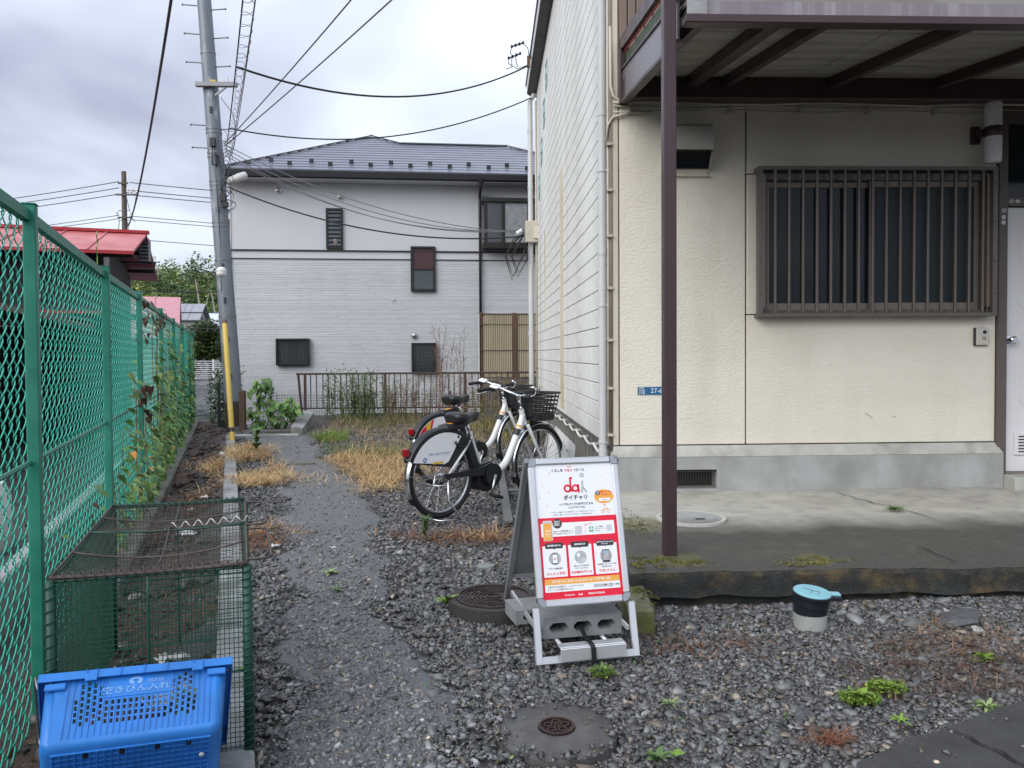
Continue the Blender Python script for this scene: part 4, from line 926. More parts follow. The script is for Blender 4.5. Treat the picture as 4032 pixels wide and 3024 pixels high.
for s_ in (-1, 1):
    x = 0.726*s_
    MB().add([(x*1.02, -1.25, 0.98), (x*1.02, -1.08, 1.40), (x*1.02, -0.35, 1.42), (x*1.02, -0.35, 0.98)], [(0,1,2,3)]).build('window', M_glass, car); MB().add([(x*1.02, -0.28, 0.98), (x*1.02, -0.28, 1.42), (x*1.02, 0.30, 1.42), (x*1.02, 0.72, 1.0)], [(0,1,2,3)]).build('window', M_glass, car)
    for y in (-1.1, 1.1):
        Tw = Matrix.Translation((0.70*s_, y, 0.28)) @ Matrix.Rotation(R(90), 4, 'Y')
        wv = MB().lathe([(0.18, -0.09), (0.27, -0.085), (0.28, -0.05), (0.28, 0.05), (0.27, 0.085), (0.18, 0.09)], n=24, T=Tw).build('wheel', M_tyre, car); MB().lathe([(0.02, -0.08), (0.17, -0.07), (0.17, 0.07), (0.02, 0.08)], n=16, T=Tw).build('rim', M_steel, wv)
    MB().cbox((0.45*s_-0.14, 1.66, 0.62), (0.45*s_+0.14, 1.71, 0.76), 0.02).build('headlight', M_steel, car)
# white tank and blue crate near the fence foot
o = thing('white_tank', 'white rounded plastic tank behind the near fence panel', 'tank', (-3.6, 5.5, -0.15)); MB().lathe([(0.05, 0), (0.22, 0.02), (0.25, 0.08), (0.25, 0.42), (0.21, 0.52), (0.07, 0.56)], (-3.6, 5.5, -0.15), 20).build('body', mat('white plastic', (0.6, 0.61, 0.6), 0.4), o, smooth=50); MB().lathe([(0.07, 0.56), (0.07, 0.60)], (-3.6, 5.5, -0.15), 16).build('lid', M_dk, o)
# concrete coping beyond the fence, on the neighbour's side
cop = thing('neighbour_coping', 'pale concrete coping running along the foot of the fence on the far side', 'coping', (F0.x, F0.y, -0.1))
for k in range(7):
    t0 = -2.0+k*1.2; b_ = F0+FD*t0-FN*0.42
    T = Matrix(((FN.x, FD.x, 0, b_.x), (FN.y, FD.y, 0, b_.y), (0, 0, 1, 0), (0, 0, 0, 1)))
    MB().cbox((-0.04, 0.004, -0.3), (0.04, 1.196, 0.15+0.005*(k % 2)), 0.012, T).build('coping_block', mat('pale coping', (0.27, 0.28, 0.275), 0.7, var=0.15, vscale=6) if k == 0 else bpy.data.materials['pale coping'], cop)

# ================================================================ FAR BACKGROUND
def simple_house(name, label, x, y, w, d, eave, ridge, rot, roofm, wallm, z0=-0.33, along='x'):
    h = thing(name, label, 'house', (x, y, z0), rot, local=True)
    MB().box((-w/2, -d/2, 0), (w/2, d/2, eave)).build('wall', wallm, h)
    o_ = 0.4
    r_ = MB().add([(-w/2-o_, -d/2-o_, eave), (w/2+o_, -d/2-o_, eave), (w/2+o_, 0, ridge), (-w/2-o_, 0, ridge), (w/2+o_, d/2+o_, eave), (-w/2-o_, d/2+o_, eave)], [(0,1,2,3), (3,2,4,5)]).build('roof', roofm, h, solid=0.08)
    for s_ in (-1, 1): MB().add([(s_*w/2*0.999, -d/2, eave), (s_*w/2*0.999, d/2, eave), (s_*w/2*0.999, 0, ridge-0.05)], [(0,1,2)]).build('gable', wallm, h)
    for k in range(int(w/0.6)): MB().bar((-w/2+0.3+k*0.6, -d/2-o_, eave+0.02), (-w/2+0.3+k*0.6, 0, ridge+0.02), 0.05, 0.04).build('roof_seam', roofm, r_, local=True)
    for k in range(2):
        wx = -w/4+k*w/2
        f_ = MB().box((wx-0.6, -d/2-0.04, 1.0), (wx+0.6, -d/2-0.002, 2.1)).build('window', M_blackwin, h); MB().box((wx-0.55, -d/2-0.05, 1.05), (wx+0.55, -d/2-0.041, 2.05)).build('pane', M_wglass, f_)
    return h
M_pink = mat('faded pink roof', (0.50, 0.25, 0.28), 0.5, var=0.08); M_greyroof = mat('grey tile roof', (0.27, 0.28, 0.31), 0.5, var=0.15, vscale=2); M_whiteroof = mat('pale blue roof', (0.55, 0.60, 0.66), 0.4)
M_hw = mat('house wall grey', (0.42, 0.42, 0.41), 0.7)
simple_house('pink_roof_house', 'house with a faded pink corrugated roof beyond the fence', -18.2, 35.5, 7.6, 7, 2.4, 4.4, R(20), M_pink, M_hw)
simple_house('grey_roof_house', 'distant house with a grey tiled roof right of the pink roof', -29.4, 75.0, 4.6, 6, 5.0, 6.7, R(10), M_greyroof, M_hw)
simple_house('pale_roof_house', 'distant house with a pale blue roof partly hidden by trees', -28.6, 84.0, 6.0, 6, 4.6, 6.4, R(-25), M_whiteroof, M_hw)
oh = thing('orange_house', 'orange walled house showing as a sliver between the utility pole and the grey house', 'house', (-8.0, 31.0, -0.33))
MB().box((-10.2, 31, -0.33), (-5.6, 38, 3.55)).build('lower_wall', M_gw, oh); MB().box((-10.2, 31.01, 3.85), (-5.6, 38, 6.6)).build('upper_wall', mat('orange render', (0.45, 0.12, 0.055), 0.7, var=0.08), oh)
MB().box((-10.25, 30.9, 3.56), (-5.5, 38, 3.84)).build('band', M_dk, oh); MB().box((-10.35, 30.5, 6.61), (-5.2, 38.5, 6.95)).build('roof', M_gw, oh); MB().add([(-10.4, 30.4, 6.96), (-5.2, 30.4, 6.96), (-5.2, 34.5, 8.0), (-9.4, 34.5, 8.0)], [(0,1,2,3)]).build('roof_slope', M_greyroof, oh, solid=0.05)
for k in range(2): MB().box((-9.5+k*2, 30.96, 4.4), (-8.6+k*2, 30.99, 5.6)).build('window', M_wglass, oh)

# white guard fence by the far road, and an orange marker post
gfn = thing('guard_fence', 'white horizontal bar guard fence along the far road', 'fence', (-20, 52, -0.33))
M_white = mat('white painted steel', (0.66, 0.67, 0.68), 0.45)
for k in range(9): MB().bar((-34, 52, -0.15+k*0.14), (-8, 52, -0.15+k*0.14), 0.04).build('bar', M_white, gfn)
for k in range(14): MB().bar((-34+k*2, 52.03, -0.33), (-34+k*2, 52.03, 1.08), 0.09).build('post', M_white, gfn)
for (x, y, lb) in ((-19.05, 49.5, 'orange marker post standing before the white guard fence'), (-20.6, 49.5, 'second orange marker post nearer the green fence')):
    mk = thing('marker_post', lb, 'post', (x, y, -0.33), group=None)
    M_or = bpy.data.materials.get('orange plastic') or mat('orange plastic', (0.70, 0.12, 0.03), 0.45)
    MB().lathe([(0.20, 0), (0.20, 0.05), (0.07, 0.09), (0.05, 0.75), (0.03, 0.80)], (x, y, -0.33), 14).build('body', M_or, mk, smooth=35)
    MB().lathe([(0.068, 0.45), (0.066, 0.58)], (x, y, -0.33), 14, caps=False).build('reflective_band', M_white, mk)
# hill
def hill():
    mb = MB(); nx, ny = 60, 16
    for j in range(ny+1):
        for i in range(nx+1):
            x = -170+i*6.5; y = 95+j*9
            h = 25.0*(1-math.exp(-((y-90)/40.0)**2))*(0.72+0.2*math.sin(x*0.035+1.2)+0.12*math.sin(x*0.09))
            mb.v.append((x, y, -0.4+max(0, h)))
    for j in range(ny):
        for i in range(nx): a = j*(nx+1)+i; mb.f.append((a, a+1, a+nx+2, a+nx+1)); mb.m.append(0)
    return mb
M_hill = mat('wooded hill floor', (0.035, 0.055, 0.02), 0.9, var=0.4, vscale=0.1)
structure(hill().build('hill', M_hill, smooth=True))
def hz(x, y): return -0.4+25.0*(1-math.exp(-((y-90)/40.0)**2))*(0.72+0.2*math.sin(x*0.035+1.2)+0.12*math.sin(x*0.09))
VV, FF, CC = [], [], []; off = 0; rh_ = np.random.default_rng(11)
for k in range(260):
    y = rh_.uniform(100, 150); x = -0.36*y + rh_.uniform(-26, 22)*y/130
    rr_ = rh_.uniform(1.6, 3.4); zc = hz(x, y)+rr_*0.7
    bamboo = rh_.uniform() < 0.45
    base = (0.24, 0.29, 0.09) if bamboo else (0.09, 0.15, 0.055)
    base = np.array(base)*rh_.uniform(0.7, 1.25)
    lumps = [(x+rh_.normal(0, rr_*0.45), y+rh_.normal(0, rr_*0.45), zc+rh_.normal(0, rr_*0.35), rr_*rh_.uniform(0.5, 0.8), rr_*rh_.uniform(0.5, 0.8), rr_*rh_.uniform(0.5, 0.9)) for _ in range(5)]
    P_, d_ = crown_points(lumps, 260, rh_); V_, F_, C_ = leafquads(P_, 0.62, greens(260, base, 0.25, rh_), 0.3, 0.7, r=rh_)
    VV.append(V_); FF.append(F_+off); CC.append(C_); off += len(V_)
o = arrmesh('hillside_wood', np.concatenate(VV), np.concatenate(FF), np.concatenate(CC), M_leaf, kind='stuff'); tag(o, 'far wooded hillside of bamboo and dark broadleaf trees', 'wood')
def tree(name, label, x, y, z0, h, lumps, nleaf, leaf, base, spread=0.3, group=None, cat='tree', trunk=0.16):
    t = thing(name, label, cat, (x, y, z0), group=group)
    mb = MB(); mb.tube([(x, y, z0), (x+0.05, y, z0+h*0.3), (x-0.05, y+0.05, z0+h*0.6), (x, y, z0+h*0.85)], [trunk, trunk*0.8, trunk*0.5, trunk*0.2], 8)
    mb.build('trunk', M_bark, t, smooth=True)
    for k, l in enumerate(lumps[:7]):
        MB().tube([(x, y, z0+h*(0.25+0.05*k)), ((x+l[0])/2, (y+l[1])/2, (z0+h*0.35+l[2])/2), (l[0], l[1], l[2])], [trunk*0.4, trunk*0.25, trunk*0.08], 6).build('branch', M_bark, t, smooth=True)
    P_, d_ = crown_points(lumps, nleaf, rh_); V_, F_, C_ = leafquads(P_, leaf, greens(nleaf, base, spread, rh_), r=rh_)
    arrmesh('crown', V_, F_, C_, M_leaf, t, kind='stuff'); return t
def rl_lumps(x, y, z, R_, n, rz=0.7, s=0.45):
    return [(x+rh_.normal(0, R_*0.55), y+rh_.normal(0, R_*0.5), z+rh_.normal(0, R_*rz*0.5), R_*rh_.uniform(s*0.7, s*1.3), R_*rh_.uniform(s*0.7, s*1.3), R_*rh_.uniform(s*0.6, s*1.1)) for _ in range(n)]
tree('roadside_tree', 'dense dark roadside tree with lighter top, left of the utility pole', -20.3, 58.0, -0.33, 4.4, rl_lumps(-20.3, 58, 2.3, 1.8, 22, 0.55), 8000, 0.28, (0.060, 0.095, 0.028))
tree('roadside_tree', 'dark tree behind the far end of the green fence', -23.2, 59.0, -0.33, 4.2, rl_lumps(-23.2, 59, 2.2, 1.7, 18, 0.55), 6000, 0.28, (0.055, 0.090, 0.030))
tree('roadside_tree', 'darker tree directly behind the utility pole foot', -17.6, 57.0, -0.33, 4.0, rl_lumps(-17.6, 57, 2.0, 1.6, 16, 0.55), 5000, 0.28, (0.040, 0.070, 0.024))  # leaves in a darker green than the other two trees
for (x, y, h, lb) in ((-32.0, 90.0, 10.2, 'bare pale trunk leaning left in front of the hill'), (-30.6, 91.0, 9.0, 'bare pale trunk upright in front of the hill')):
    t = thing('bare_tree', lb, 'tree', (x, y, -0.33)); M_pale = bpy.data.materials.get('pale bark') or mat('pale bark', (0.34, 0.31, 0.27), 0.8)
    MB().tube([(x, y, -0.33), (x-0.3, y, h*0.5), (x-1.0, y, h)], [0.18, 0.14, 0.05], 8).build('trunk', M_pale, t); MB().tube([(x-0.3, y, h*0.5), (x+0.5, y, h*0.85)], [0.1, 0.03], 6).build('branch', M_pale, t)
# ivy covered mesh fence left of the pole
iv = thing('ivy_fence', 'ivy covered black mesh fence just left of the utility pole foot', 'fence', (-5.35, 16.0, -0.25))
MB().bar((-5.05, 14.9, -0.4), (-5.05, 14.9, 0.75), 0.05).build('post', M_dwire, iv)
mb = MB()
for k in range(16): mb.bar((-5.05-0.045*k*0.4, 14.9+0.13*k, -0.2), (-5.05-0.045*k*0.4, 14.9+0.13*k, 0.75), 0.006)
for k in range(10): mb.bar((-5.05, 14.9, -0.15+k*0.1), (-5.36, 16.95, -0.15+k*0.1), 0.006)
mb.build('wire_mesh', M_dwire, iv, kind='stuff')
P_, d_ = crown_points([(-5.2, 15.6, 0.5, 0.22, 0.8, 0.45), (-5.35, 16.4, 0.8, 0.25, 0.6, 0.5), (-5.15, 15.2, 0.1, 0.18, 0.4, 0.35)], 1400, rh_); V_, F_, C_ = leafquads(P_, 0.08, greens(1400, (0.05, 0.095, 0.03), 0.3, rh_), r=rh_); arrmesh('ivy', V_, F_, C_, M_leaf, iv, kind='stuff')
# ================================================================ CHAIN LINK FENCE
M_green = mat('green painted post', (0.020, 0.185, 0.125), 0.42, var=0.15, vscale=5, rvar=0.08, col2=(0.035, 0.22, 0.16), c2scale=3)
M_wire = mat('green coated wire', (0.045, 0.42, 0.31), 0.28, var=0.1, vscale=4)
cf = thing('chain_link_fence', 'tall green chain link fence along the left edge of the lot', 'fence', (F0.x, F0.y, -0.1))
POSTS = [-3.8, -1.9, 0.0, 1.85, 3.65, 5.76, 7.74, 9.74, 11.9, 13.42]
ZT = [1.80, 1.80, 1.80, 1.77, 1.765, 1.75, 1.735, 1.73, 1.735, 1.735]
def fp(t, o, z): p = F0 + FD*t + FN*o; return (p.x, p.y, z)
def FT(t): b = F0 + FD*t; return Matrix(((FN.x, FD.x, 0, b.x), (FN.y, FD.y, 0, b.y), (0, 0, 1, 0), (0, 0, 0, 1)))
for i, (t, zt) in enumerate(zip(POSTS, ZT)):
    po = MB().cbox((-0.022, -0.0225, -0.25), (0.022, 0.0225, zt+0.02), 0.004, FT(t)).build('post', M_green, cf)
    MB().cbox((-0.024, -0.0245, zt+0.02), (0.024, 0.0245, zt+0.026), 0.002, FT(t)).build('post_cap', M_green, po)
    for z in (zt-0.03, 1.18, 0.62): MB().tube([fp(t, -0.03, z), fp(t+0.03, -0.03, z)], 0.008, 6).build('bolt', M_dk, po)
# top rails and tension wires
for i in range(len(POSTS)-1):
    a, b = POSTS[i]+0.0225, POSTS[i+1]-0.0225; za, zb_ = ZT[i]-0.02, ZT[i+1]-0.02
    p, q = Vector(fp(a, -0.012, za)), Vector(fp(b, -0.012, zb_))
    rail = MB().bar(p, q, 0.03, 0.04).build('top_rail', M_green, cf)
    if i in (1, 2, 3):
        for k in range(1, 8):
            c = p.lerp(q, k/8); MB().bar(c+Vector((0.005, 0, -0.021)), c+Vector((0.005, 0, 0.021)), 0.004, 0.032, FD).build('rail_notch', M_dk, rail)
    MB().tube([fp(a, -0.012, 0.86), fp(b, -0.012, 0.86)], 0.009, 6).build('middle_rail', M_green, cf)
# chain link: vertical pickets hooked into one another at each bend
def chain(t0, t1, zt, w, full):
    mb = MB(); n = int((t1-t0)/w); nz = int((zt+0.16)/w)
    for k in range(n):
        pts = []
        for j in range(nz+1):
            z = zt-0.045-j*w; hook = ((j+k) % 2 == 0)
            x = t0 + (k + (1 if hook else 0))*w; d = -0.020 + (0.0035 if hook else -0.0035)
            if full:
                sgn = -1 if hook else 1; df = 0.0055 if hook else -0.0055
                pts.append(fp(x+sgn*w*0.24, -0.020-df, z+w*0.34)); pts.append(fp(x-sgn*w*0.05, -0.020-df*0.6, z+w*0.10)); pts.append(fp(x-sgn*w*0.05, -0.020+df*0.6, z-w*0.10)); pts.append(fp(x+sgn*w*0.24, -0.020+df, z-w*0.34))
            else: pts.append(fp(x, d, z))
        mb.tube(pts, 0.0025, 5 if full else 3, caps=False)
    return mb
for i in range(len(POSTS)-1):
    chain(POSTS[i]+0.03, POSTS[i+1]-0.01, ZT[i]-0.005, 0.048, i < 5).build('chain_link_mesh', M_wire, cf, smooth=True, kind='stuff')

# ================================================================ VINES ON THE FENCE
def heartleaf(L, W, fold=0.25):
    mb = MB(); P = [(0,0), (0.28, 0.5), (0.08, 0.30), (0.62, 0.40), (1.0, 0.0)]
    # left half, right half share the midrib; folded and tip bent down
    V = [(0, 0, 0), (-0.10*L, W*0.30, fold*W*0.30), (0.12*L, W*0.50, fold*W*0.5), (0.5*L, W*0.40, fold*W*0.4), (L, 0, -0.18*L), (0.5*L, 0, -0.03*L),
         (-0.10*L, -W*0.30, fold*W*0.30), (0.12*L, -W*0.50, fold*W*0.5), (0.5*L, -W*0.40, fold*W*0.4)]
    mb.add(V, [(0, 5, 3, 2), (0, 2, 1), (5, 4, 3), (0, 7, 8, 5), (0, 6, 7), (5, 8, 4)]); return mb
def solidleaf(name, col, col2, rough=0.45): return mat(name, col, rough, col2=col2, c2scale=9, c2pos=(0.35, 0.65), var=0.15, vscale=20)
LEAFM = [solidleaf('vine leaf green', (0.085, 0.19, 0.035), (0.12, 0.24, 0.055)), solidleaf('vine leaf light', (0.15, 0.24, 0.06), (0.20, 0.28, 0.09)), solidleaf('vine leaf dark', (0.05, 0.115, 0.03), (0.08, 0.16, 0.04)), solidleaf('vine leaf orange', (0.50, 0.20, 0.03), (0.42, 0.26, 0.05)), solidleaf('vine leaf withered', (0.09, 0.045, 0.03), (0.06, 0.03, 0.022), 0.7)]
leafsrc = []
for m_ in LEAFM:
    me = bpy.data.meshes.new('leaf'); h_ = heartleaf(0.085, 0.062); me.from_pydata(h_.v, [], h_.f); me.materials.append(m_); me.update(); leafsrc.append(me)
def vine(label, t0, t1, zfun, nleaf, mixw, seed, stems=5, loose=0):
    v = thing('vine', label, 'vine', fp((t0+t1)/2, 0.0, -0.1)); rv = random.Random(seed); base = v.matrix_basis.translation
    for s_ in range(stems):
        t = rv.uniform(t0, t1); z = -0.05; pts = []
        while z < zfun(t)-0.1:
            pts.append(fp(t, 0.008+0.006*math.sin(z*9), z)); z += 0.08; t += rv.uniform(-0.05, 0.055); t = min(max(t, t0), t1)
        if len(pts) > 2: MB().tube(pts, 0.0035, 5).build('vine_stem', M_stem_green if s_ % 2 else M_stem_dry, v)
    k = 0
    while k < nleaf:
        t = rv.uniform(t0, t1); z = rv.uniform(0.0, 1.85)
        zz = zfun(t)
        if z > zz: continue
        if rv.random() > (1.25-z/max(zz, 0.1)): continue
        p = Vector(fp(t, rv.uniform(0.006, 0.032), z))-base
        i = rv.choices(range(5), mixw)[0]; sc = rv.uniform(0.4, 1.0)
        if i == 4: sc *= 0.8
        M_ = Matrix.Translation(p) @ Matrix.Rotation(rv.uniform(-1.3, 1.0)+R(18), 4, 'Z') @ Matrix.Rotation(rv.uniform(0.15, 1.15), 4, 'Y') @ Matrix.Rotation(rv.uniform(-0.5, 0.5), 4, 'X') @ Matrix.Scale(sc, 4)
        o = bpy.data.objects.new('leaf', leafsrc[i]); COL.objects.link(o); o.parent = v; o.matrix_basis = M_; k += 1
    return v
vine('vine with orange and green leaves at the foot of the second fence bay', 1.95, 3.55, lambda t: 0.95+0.35*math.sin(t*5)+0.25*(t > 2.8), 120, (6, 5, 4, 0.7, 0.3), 1, 7)
vine('thick green climbing vine covering the lower half of the third fence bay', 3.7, 5.7, lambda t: 1.15+0.3*math.sin(t*4), 280, (7, 4, 4, 0.3, 0.3), 2, 10)
vine('green climbing vine reaching the rail of the fourth fence bay', 5.8, 7.7, lambda t: 1.35+0.3*math.sin(t*5), 250, (7, 4, 4, 0.1, 0.3), 3, 9)
vine('straggling vine hanging over the top of the middle fence bays', 4.6, 7.0, lambda t: 1.82, 80, (6, 5, 2, 0.3, 1.0), 4, 4)
vine('dense vine on the far bays near the end of the fence', 7.8, 11.0, lambda t: 1.5+0.3*math.sin(t*3), 260, (7, 4, 4, 0.1, 0.2), 5, 8)
vine('creeper covering the last fence bay beside the far road', 11.1, 13.4, lambda t: 1.75, 220, (7, 4, 4, 0.1, 0.2), 6, 6)
vine('sparse shoots behind the cage on the first fence bay', 0.4, 1.8, lambda t: 0.45+0.2*math.sin(t*6), 46, (5, 3, 3, 1.5, 2), 7, 4)
# withered clumps on the third post: large dead leaves
for (t, z, s_, lb) in ((3.62, 1.02, 1.5, 'large curled dead leaf clump hanging on a fence post at eye height'), (3.72, 0.83, 1.1, 'small dead leaf clump below the eye-height one on the fence post'), (3.68, 1.42, 1.0, 'dead leaf clump near the top of the fence post'), (3.9, 1.68, 1.4, 'withered brown shoots sprawling on the fence top rail'), (5.2, 1.62, 1.3, 'second withered brown tuft further along the fence top rail')):
    d = thing('dead_leaf_clump', lb, 'dead leaves', fp(t, 0.02, z)); rv = random.Random(int(z*100)); base = d.matrix_basis.translation
    for k in range(9):
        M_ = Matrix.Translation((rv.uniform(-0.03, 0.05)*s_, rv.uniform(-0.05, 0.05)*s_, rv.uniform(-0.09, 0.04)*s_)) @ Matrix.Rotation(rv.uniform(-3, 3), 4, 'Z') @ Matrix.Rotation(rv.uniform(0.6, 1.6), 4, 'Y') @ Matrix.Rotation(rv.uniform(-1, 1), 4, 'X') @ Matrix.Scale(rv.uniform(0.4, 0.8)*s_, 4)
        o = bpy.data.objects.new('leaf', leafsrc[4]); COL.objects.link(o); o.parent = d; o.matrix_basis = M_
    MB().tube([(base.x, base.y, z+0.05), (base.x+0.02, base.y, z), (base.x+0.03, base.y+0.01, z-0.08*s_)], 0.003, 5).build('stalk', M_stem_dry, d)
# curling shoot above the rail
o = MB().tube([fp(1.55, 0, 1.75), fp(1.56, 0.0, 1.82), fp(1.53, 0, 1.87), fp(1.58, 0, 1.90), fp(1.54, 0, 1.94), fp(1.57, 0, 1.96)], 0.0028, 5).build('curling_shoot', LEAFM[1]); rebase(o, fp(1.55, 0, 1.75)); tag(o, 'single curling green shoot standing above the fence rail', 'shoot')

# ================================================================ WIRE CAGE
cgz = -0.02; ct = 0.60
FL, FR_, BR, BL = Vector((-1.26, 2.265, 0)), Vector((-0.735, 2.395, 0)), Vector((-1.115, 3.52, 0)), Vector((-1.56, 3.14, 0))
BL = Vector((-1.60, 3.36, 0)); BR = FR_ + (BL-FL)*1.0
cage = thing('wire_cage', 'rusty green wire mesh refuse cage with a lid, beside the kerb', 'cage', ((FL+BR)/2+Vector((0,0,cgz))))
M_cg = mat('dark green cage wire', (0.012, 0.065, 0.042), 0.45, var=0.2, vscale=8); M_cr = mat('rusty lid wire', (0.085, 0.065, 0.060), 0.55, 0.2, var=0.3, vscale=12); M_cgw = mat('pale twine', (0.55, 0.54, 0.50), 0.7)
def at2(a, b, t): return a+(b-a)*t
def meshpanel(A, B, C, D, nu, nv, r, name, m, sag=0.0):
    """grid of wires on the quad A-B (bottom) D-C (top)"""
    mb = MB()
    for i in range(nu+1):
        t = i/nu; p, q = at2(A, B, t), at2(D, C, t)
        if sag: mb.tube([at2(p, q, k/6)-Vector((0,0,sag*4*(k/6)*(1-k/6)*(0.6+0.4*math.sin(3.14*t)))) for k in range(7)], r, 4, caps=False)
        else: mb.bar(p, q, r*2)
    for j in range(nv+1):
        t = j/nv; p, q = at2(A, D, t), at2(B, C, t); s_ = sag*4*t*(1-t)
        if sag: mb.tube([at2(p, q, k/6)-Vector((0,0,s_*(0.6+0.4*math.sin(3.14*k/6)))) for k in range(7)], r, 4, caps=False)
        else: mb.bar(p, q, r*2)
    return mb.build(name, m, cage, kind='stuff')
Z0, Z1 = Vector((0,0,cgz)), Vector((0,0,ct))
meshpanel(FL+Z0, FR_+Z0, FR_+Z1, FL+Z1, 40, 40, 0.0009, 'front_mesh', M_cg); meshpanel(FR_+Z0, BR+Z0, BR+Z1, FR_+Z1, 70, 40, 0.0009, 'side_mesh', M_cg)
meshpanel(FL+Z0, BL+Z0, BL+Z1, FL+Z1, 70, 40, 0.0009, 'side_mesh', M_cg); meshpanel(BL+Z0, BR+Z0, BR+Z1, BL+Z1, 40, 40, 0.0009, 'back_mesh', M_cg)
LZ = Vector((0,0,ct+0.012)); FM, RM = at2(FL, BL, 0.53), at2(FR_, BR, 0.53); out = (FR_-FL).normalized()
meshpanel(FL+LZ, FR_+LZ, RM+LZ, FM+LZ, 24, 26, 0.0008, 'lid_mesh', M_cr, sag=0.035); meshpanel(FM+LZ, RM+LZ, BR+LZ, BL+LZ, 24, 24, 0.0008, 'lid_mesh', M_cr, sag=0.03)
def rod(p, q, r, m, name='frame_rod', wob=0.0): return MB().tube([at2(p, q, k/8)+Vector((0,0,-wob*4*(k/8)*(1-k/8))) for k in range(9)], r, 7).build(name, m, cage, smooth=True)
for P_ in (FL, FR_, BL, BR): MB().tube([P_+Z0, P_+Z1], 0.013, 10).build('corner_post', M_cg, cage, smooth=True)
for A, B in ((FL, FR_), (FR_, BR), (BR, BL), (BL, FL)):
    rod(A+Z0+Vector((0,0,0.01)), B+Z0+Vector((0,0,0.01)), 0.005, M_cg); rod(A+Z1, B+Z1, 0.005, M_cg); rod(A+Vector((0,0,0.28)), B+Vector((0,0,0.28)), 0.0035, M_cg)
for A, B in ((FL, FR_), (BL, BR)):
    m_ = at2(A, B, 0.48); rod(m_+Z0, m_+Z1, 0.0045, M_cg)
rod(FL+LZ, FR_+LZ, 0.006, M_cr, 'lid_rod', 0.006); rod(FM+LZ, RM+LZ, 0.005, M_cg, 'lid_rod', 0.01); rod(BL+LZ, BR+LZ, 0.006, M_cg, 'lid_rod', 0.005)
for t in (0.0, 1.0): rod(at2(FL, FR_, t)+LZ, at2(BL, BR, t)+LZ, 0.004, M_cr, 'lid_rod')
rod(at2(FL, BL, 0.27)+LZ, at2(FR_, BR, 0.27)+LZ, 0.0035, M_cr, 'lid_rod', 0.035); rod(at2(FL, BL, 0.77)+LZ, at2(FR_, BR, 0.77)+LZ, 0.0035, M_cr, 'lid_rod', 0.03)
mB = at2(FL, FR_, 0.5); rod(mB+LZ, at2(FM, RM, 0.5)+LZ, 0.003, M_cr, 'lid_rod', 0.035); rod(at2(FM, RM, 0.5)+LZ, at2(BL, BR, 0.5)+LZ, 0.003, M_cr, 'lid_rod', 0.03)
def coil(p, q, r, turns, rw, m, name):
    d = (q-p); L = d.length; d.normalize(); a = d.orthogonal().normalized(); b = d.cross(a); n = int(turns*9)
    return MB().tube([p+d*(L*k/n)+(a*math.cos(2*math.pi*k/9)+b*math.sin(2*math.pi*k/9))*r for k in range(n+1)], rw, 4).build(name, m, cage, smooth=True)
coil(FL+LZ, FR_+LZ, 0.013, 20, 0.0022, M_cr, 'coil_binding'); coil(BL+LZ, BR+LZ, 0.011, 20, 0.002, M_cg, 'coil_binding')
coil(FL+Z0, FL+Z1, 0.017, 18, 0.0022, M_cg, 'coil_binding'); coil(FR_+Z0, FR_+Z1, 0.017, 26, 0.0022, M_cg, 'coil_binding')
pw, qw = at2(FM, RM, 0.5)+Vector((-0.01, 0.04, ct+0.01)), at2(FM, RM, 0.98)+Vector((0, 0.06, ct+0.02)); coil(pw, qw, 0.012, 6, 0.0025, M_cgw, 'twine')
# handles sticking out to the right
for (a, b) in ((0.04, 0.44), (0.50, 0.92)):
    p, q = at2(FR_, BR, a)+LZ, at2(FR_, BR, b)+LZ
    MB().tube([p, p+out*0.055, at2(p, q, 0.06)+out*0.075, at2(p, q, 0.94)+out*0.075, q+out*0.055, q], 0.0045, 7).build('handle', M_cr, cage, smooth=True)

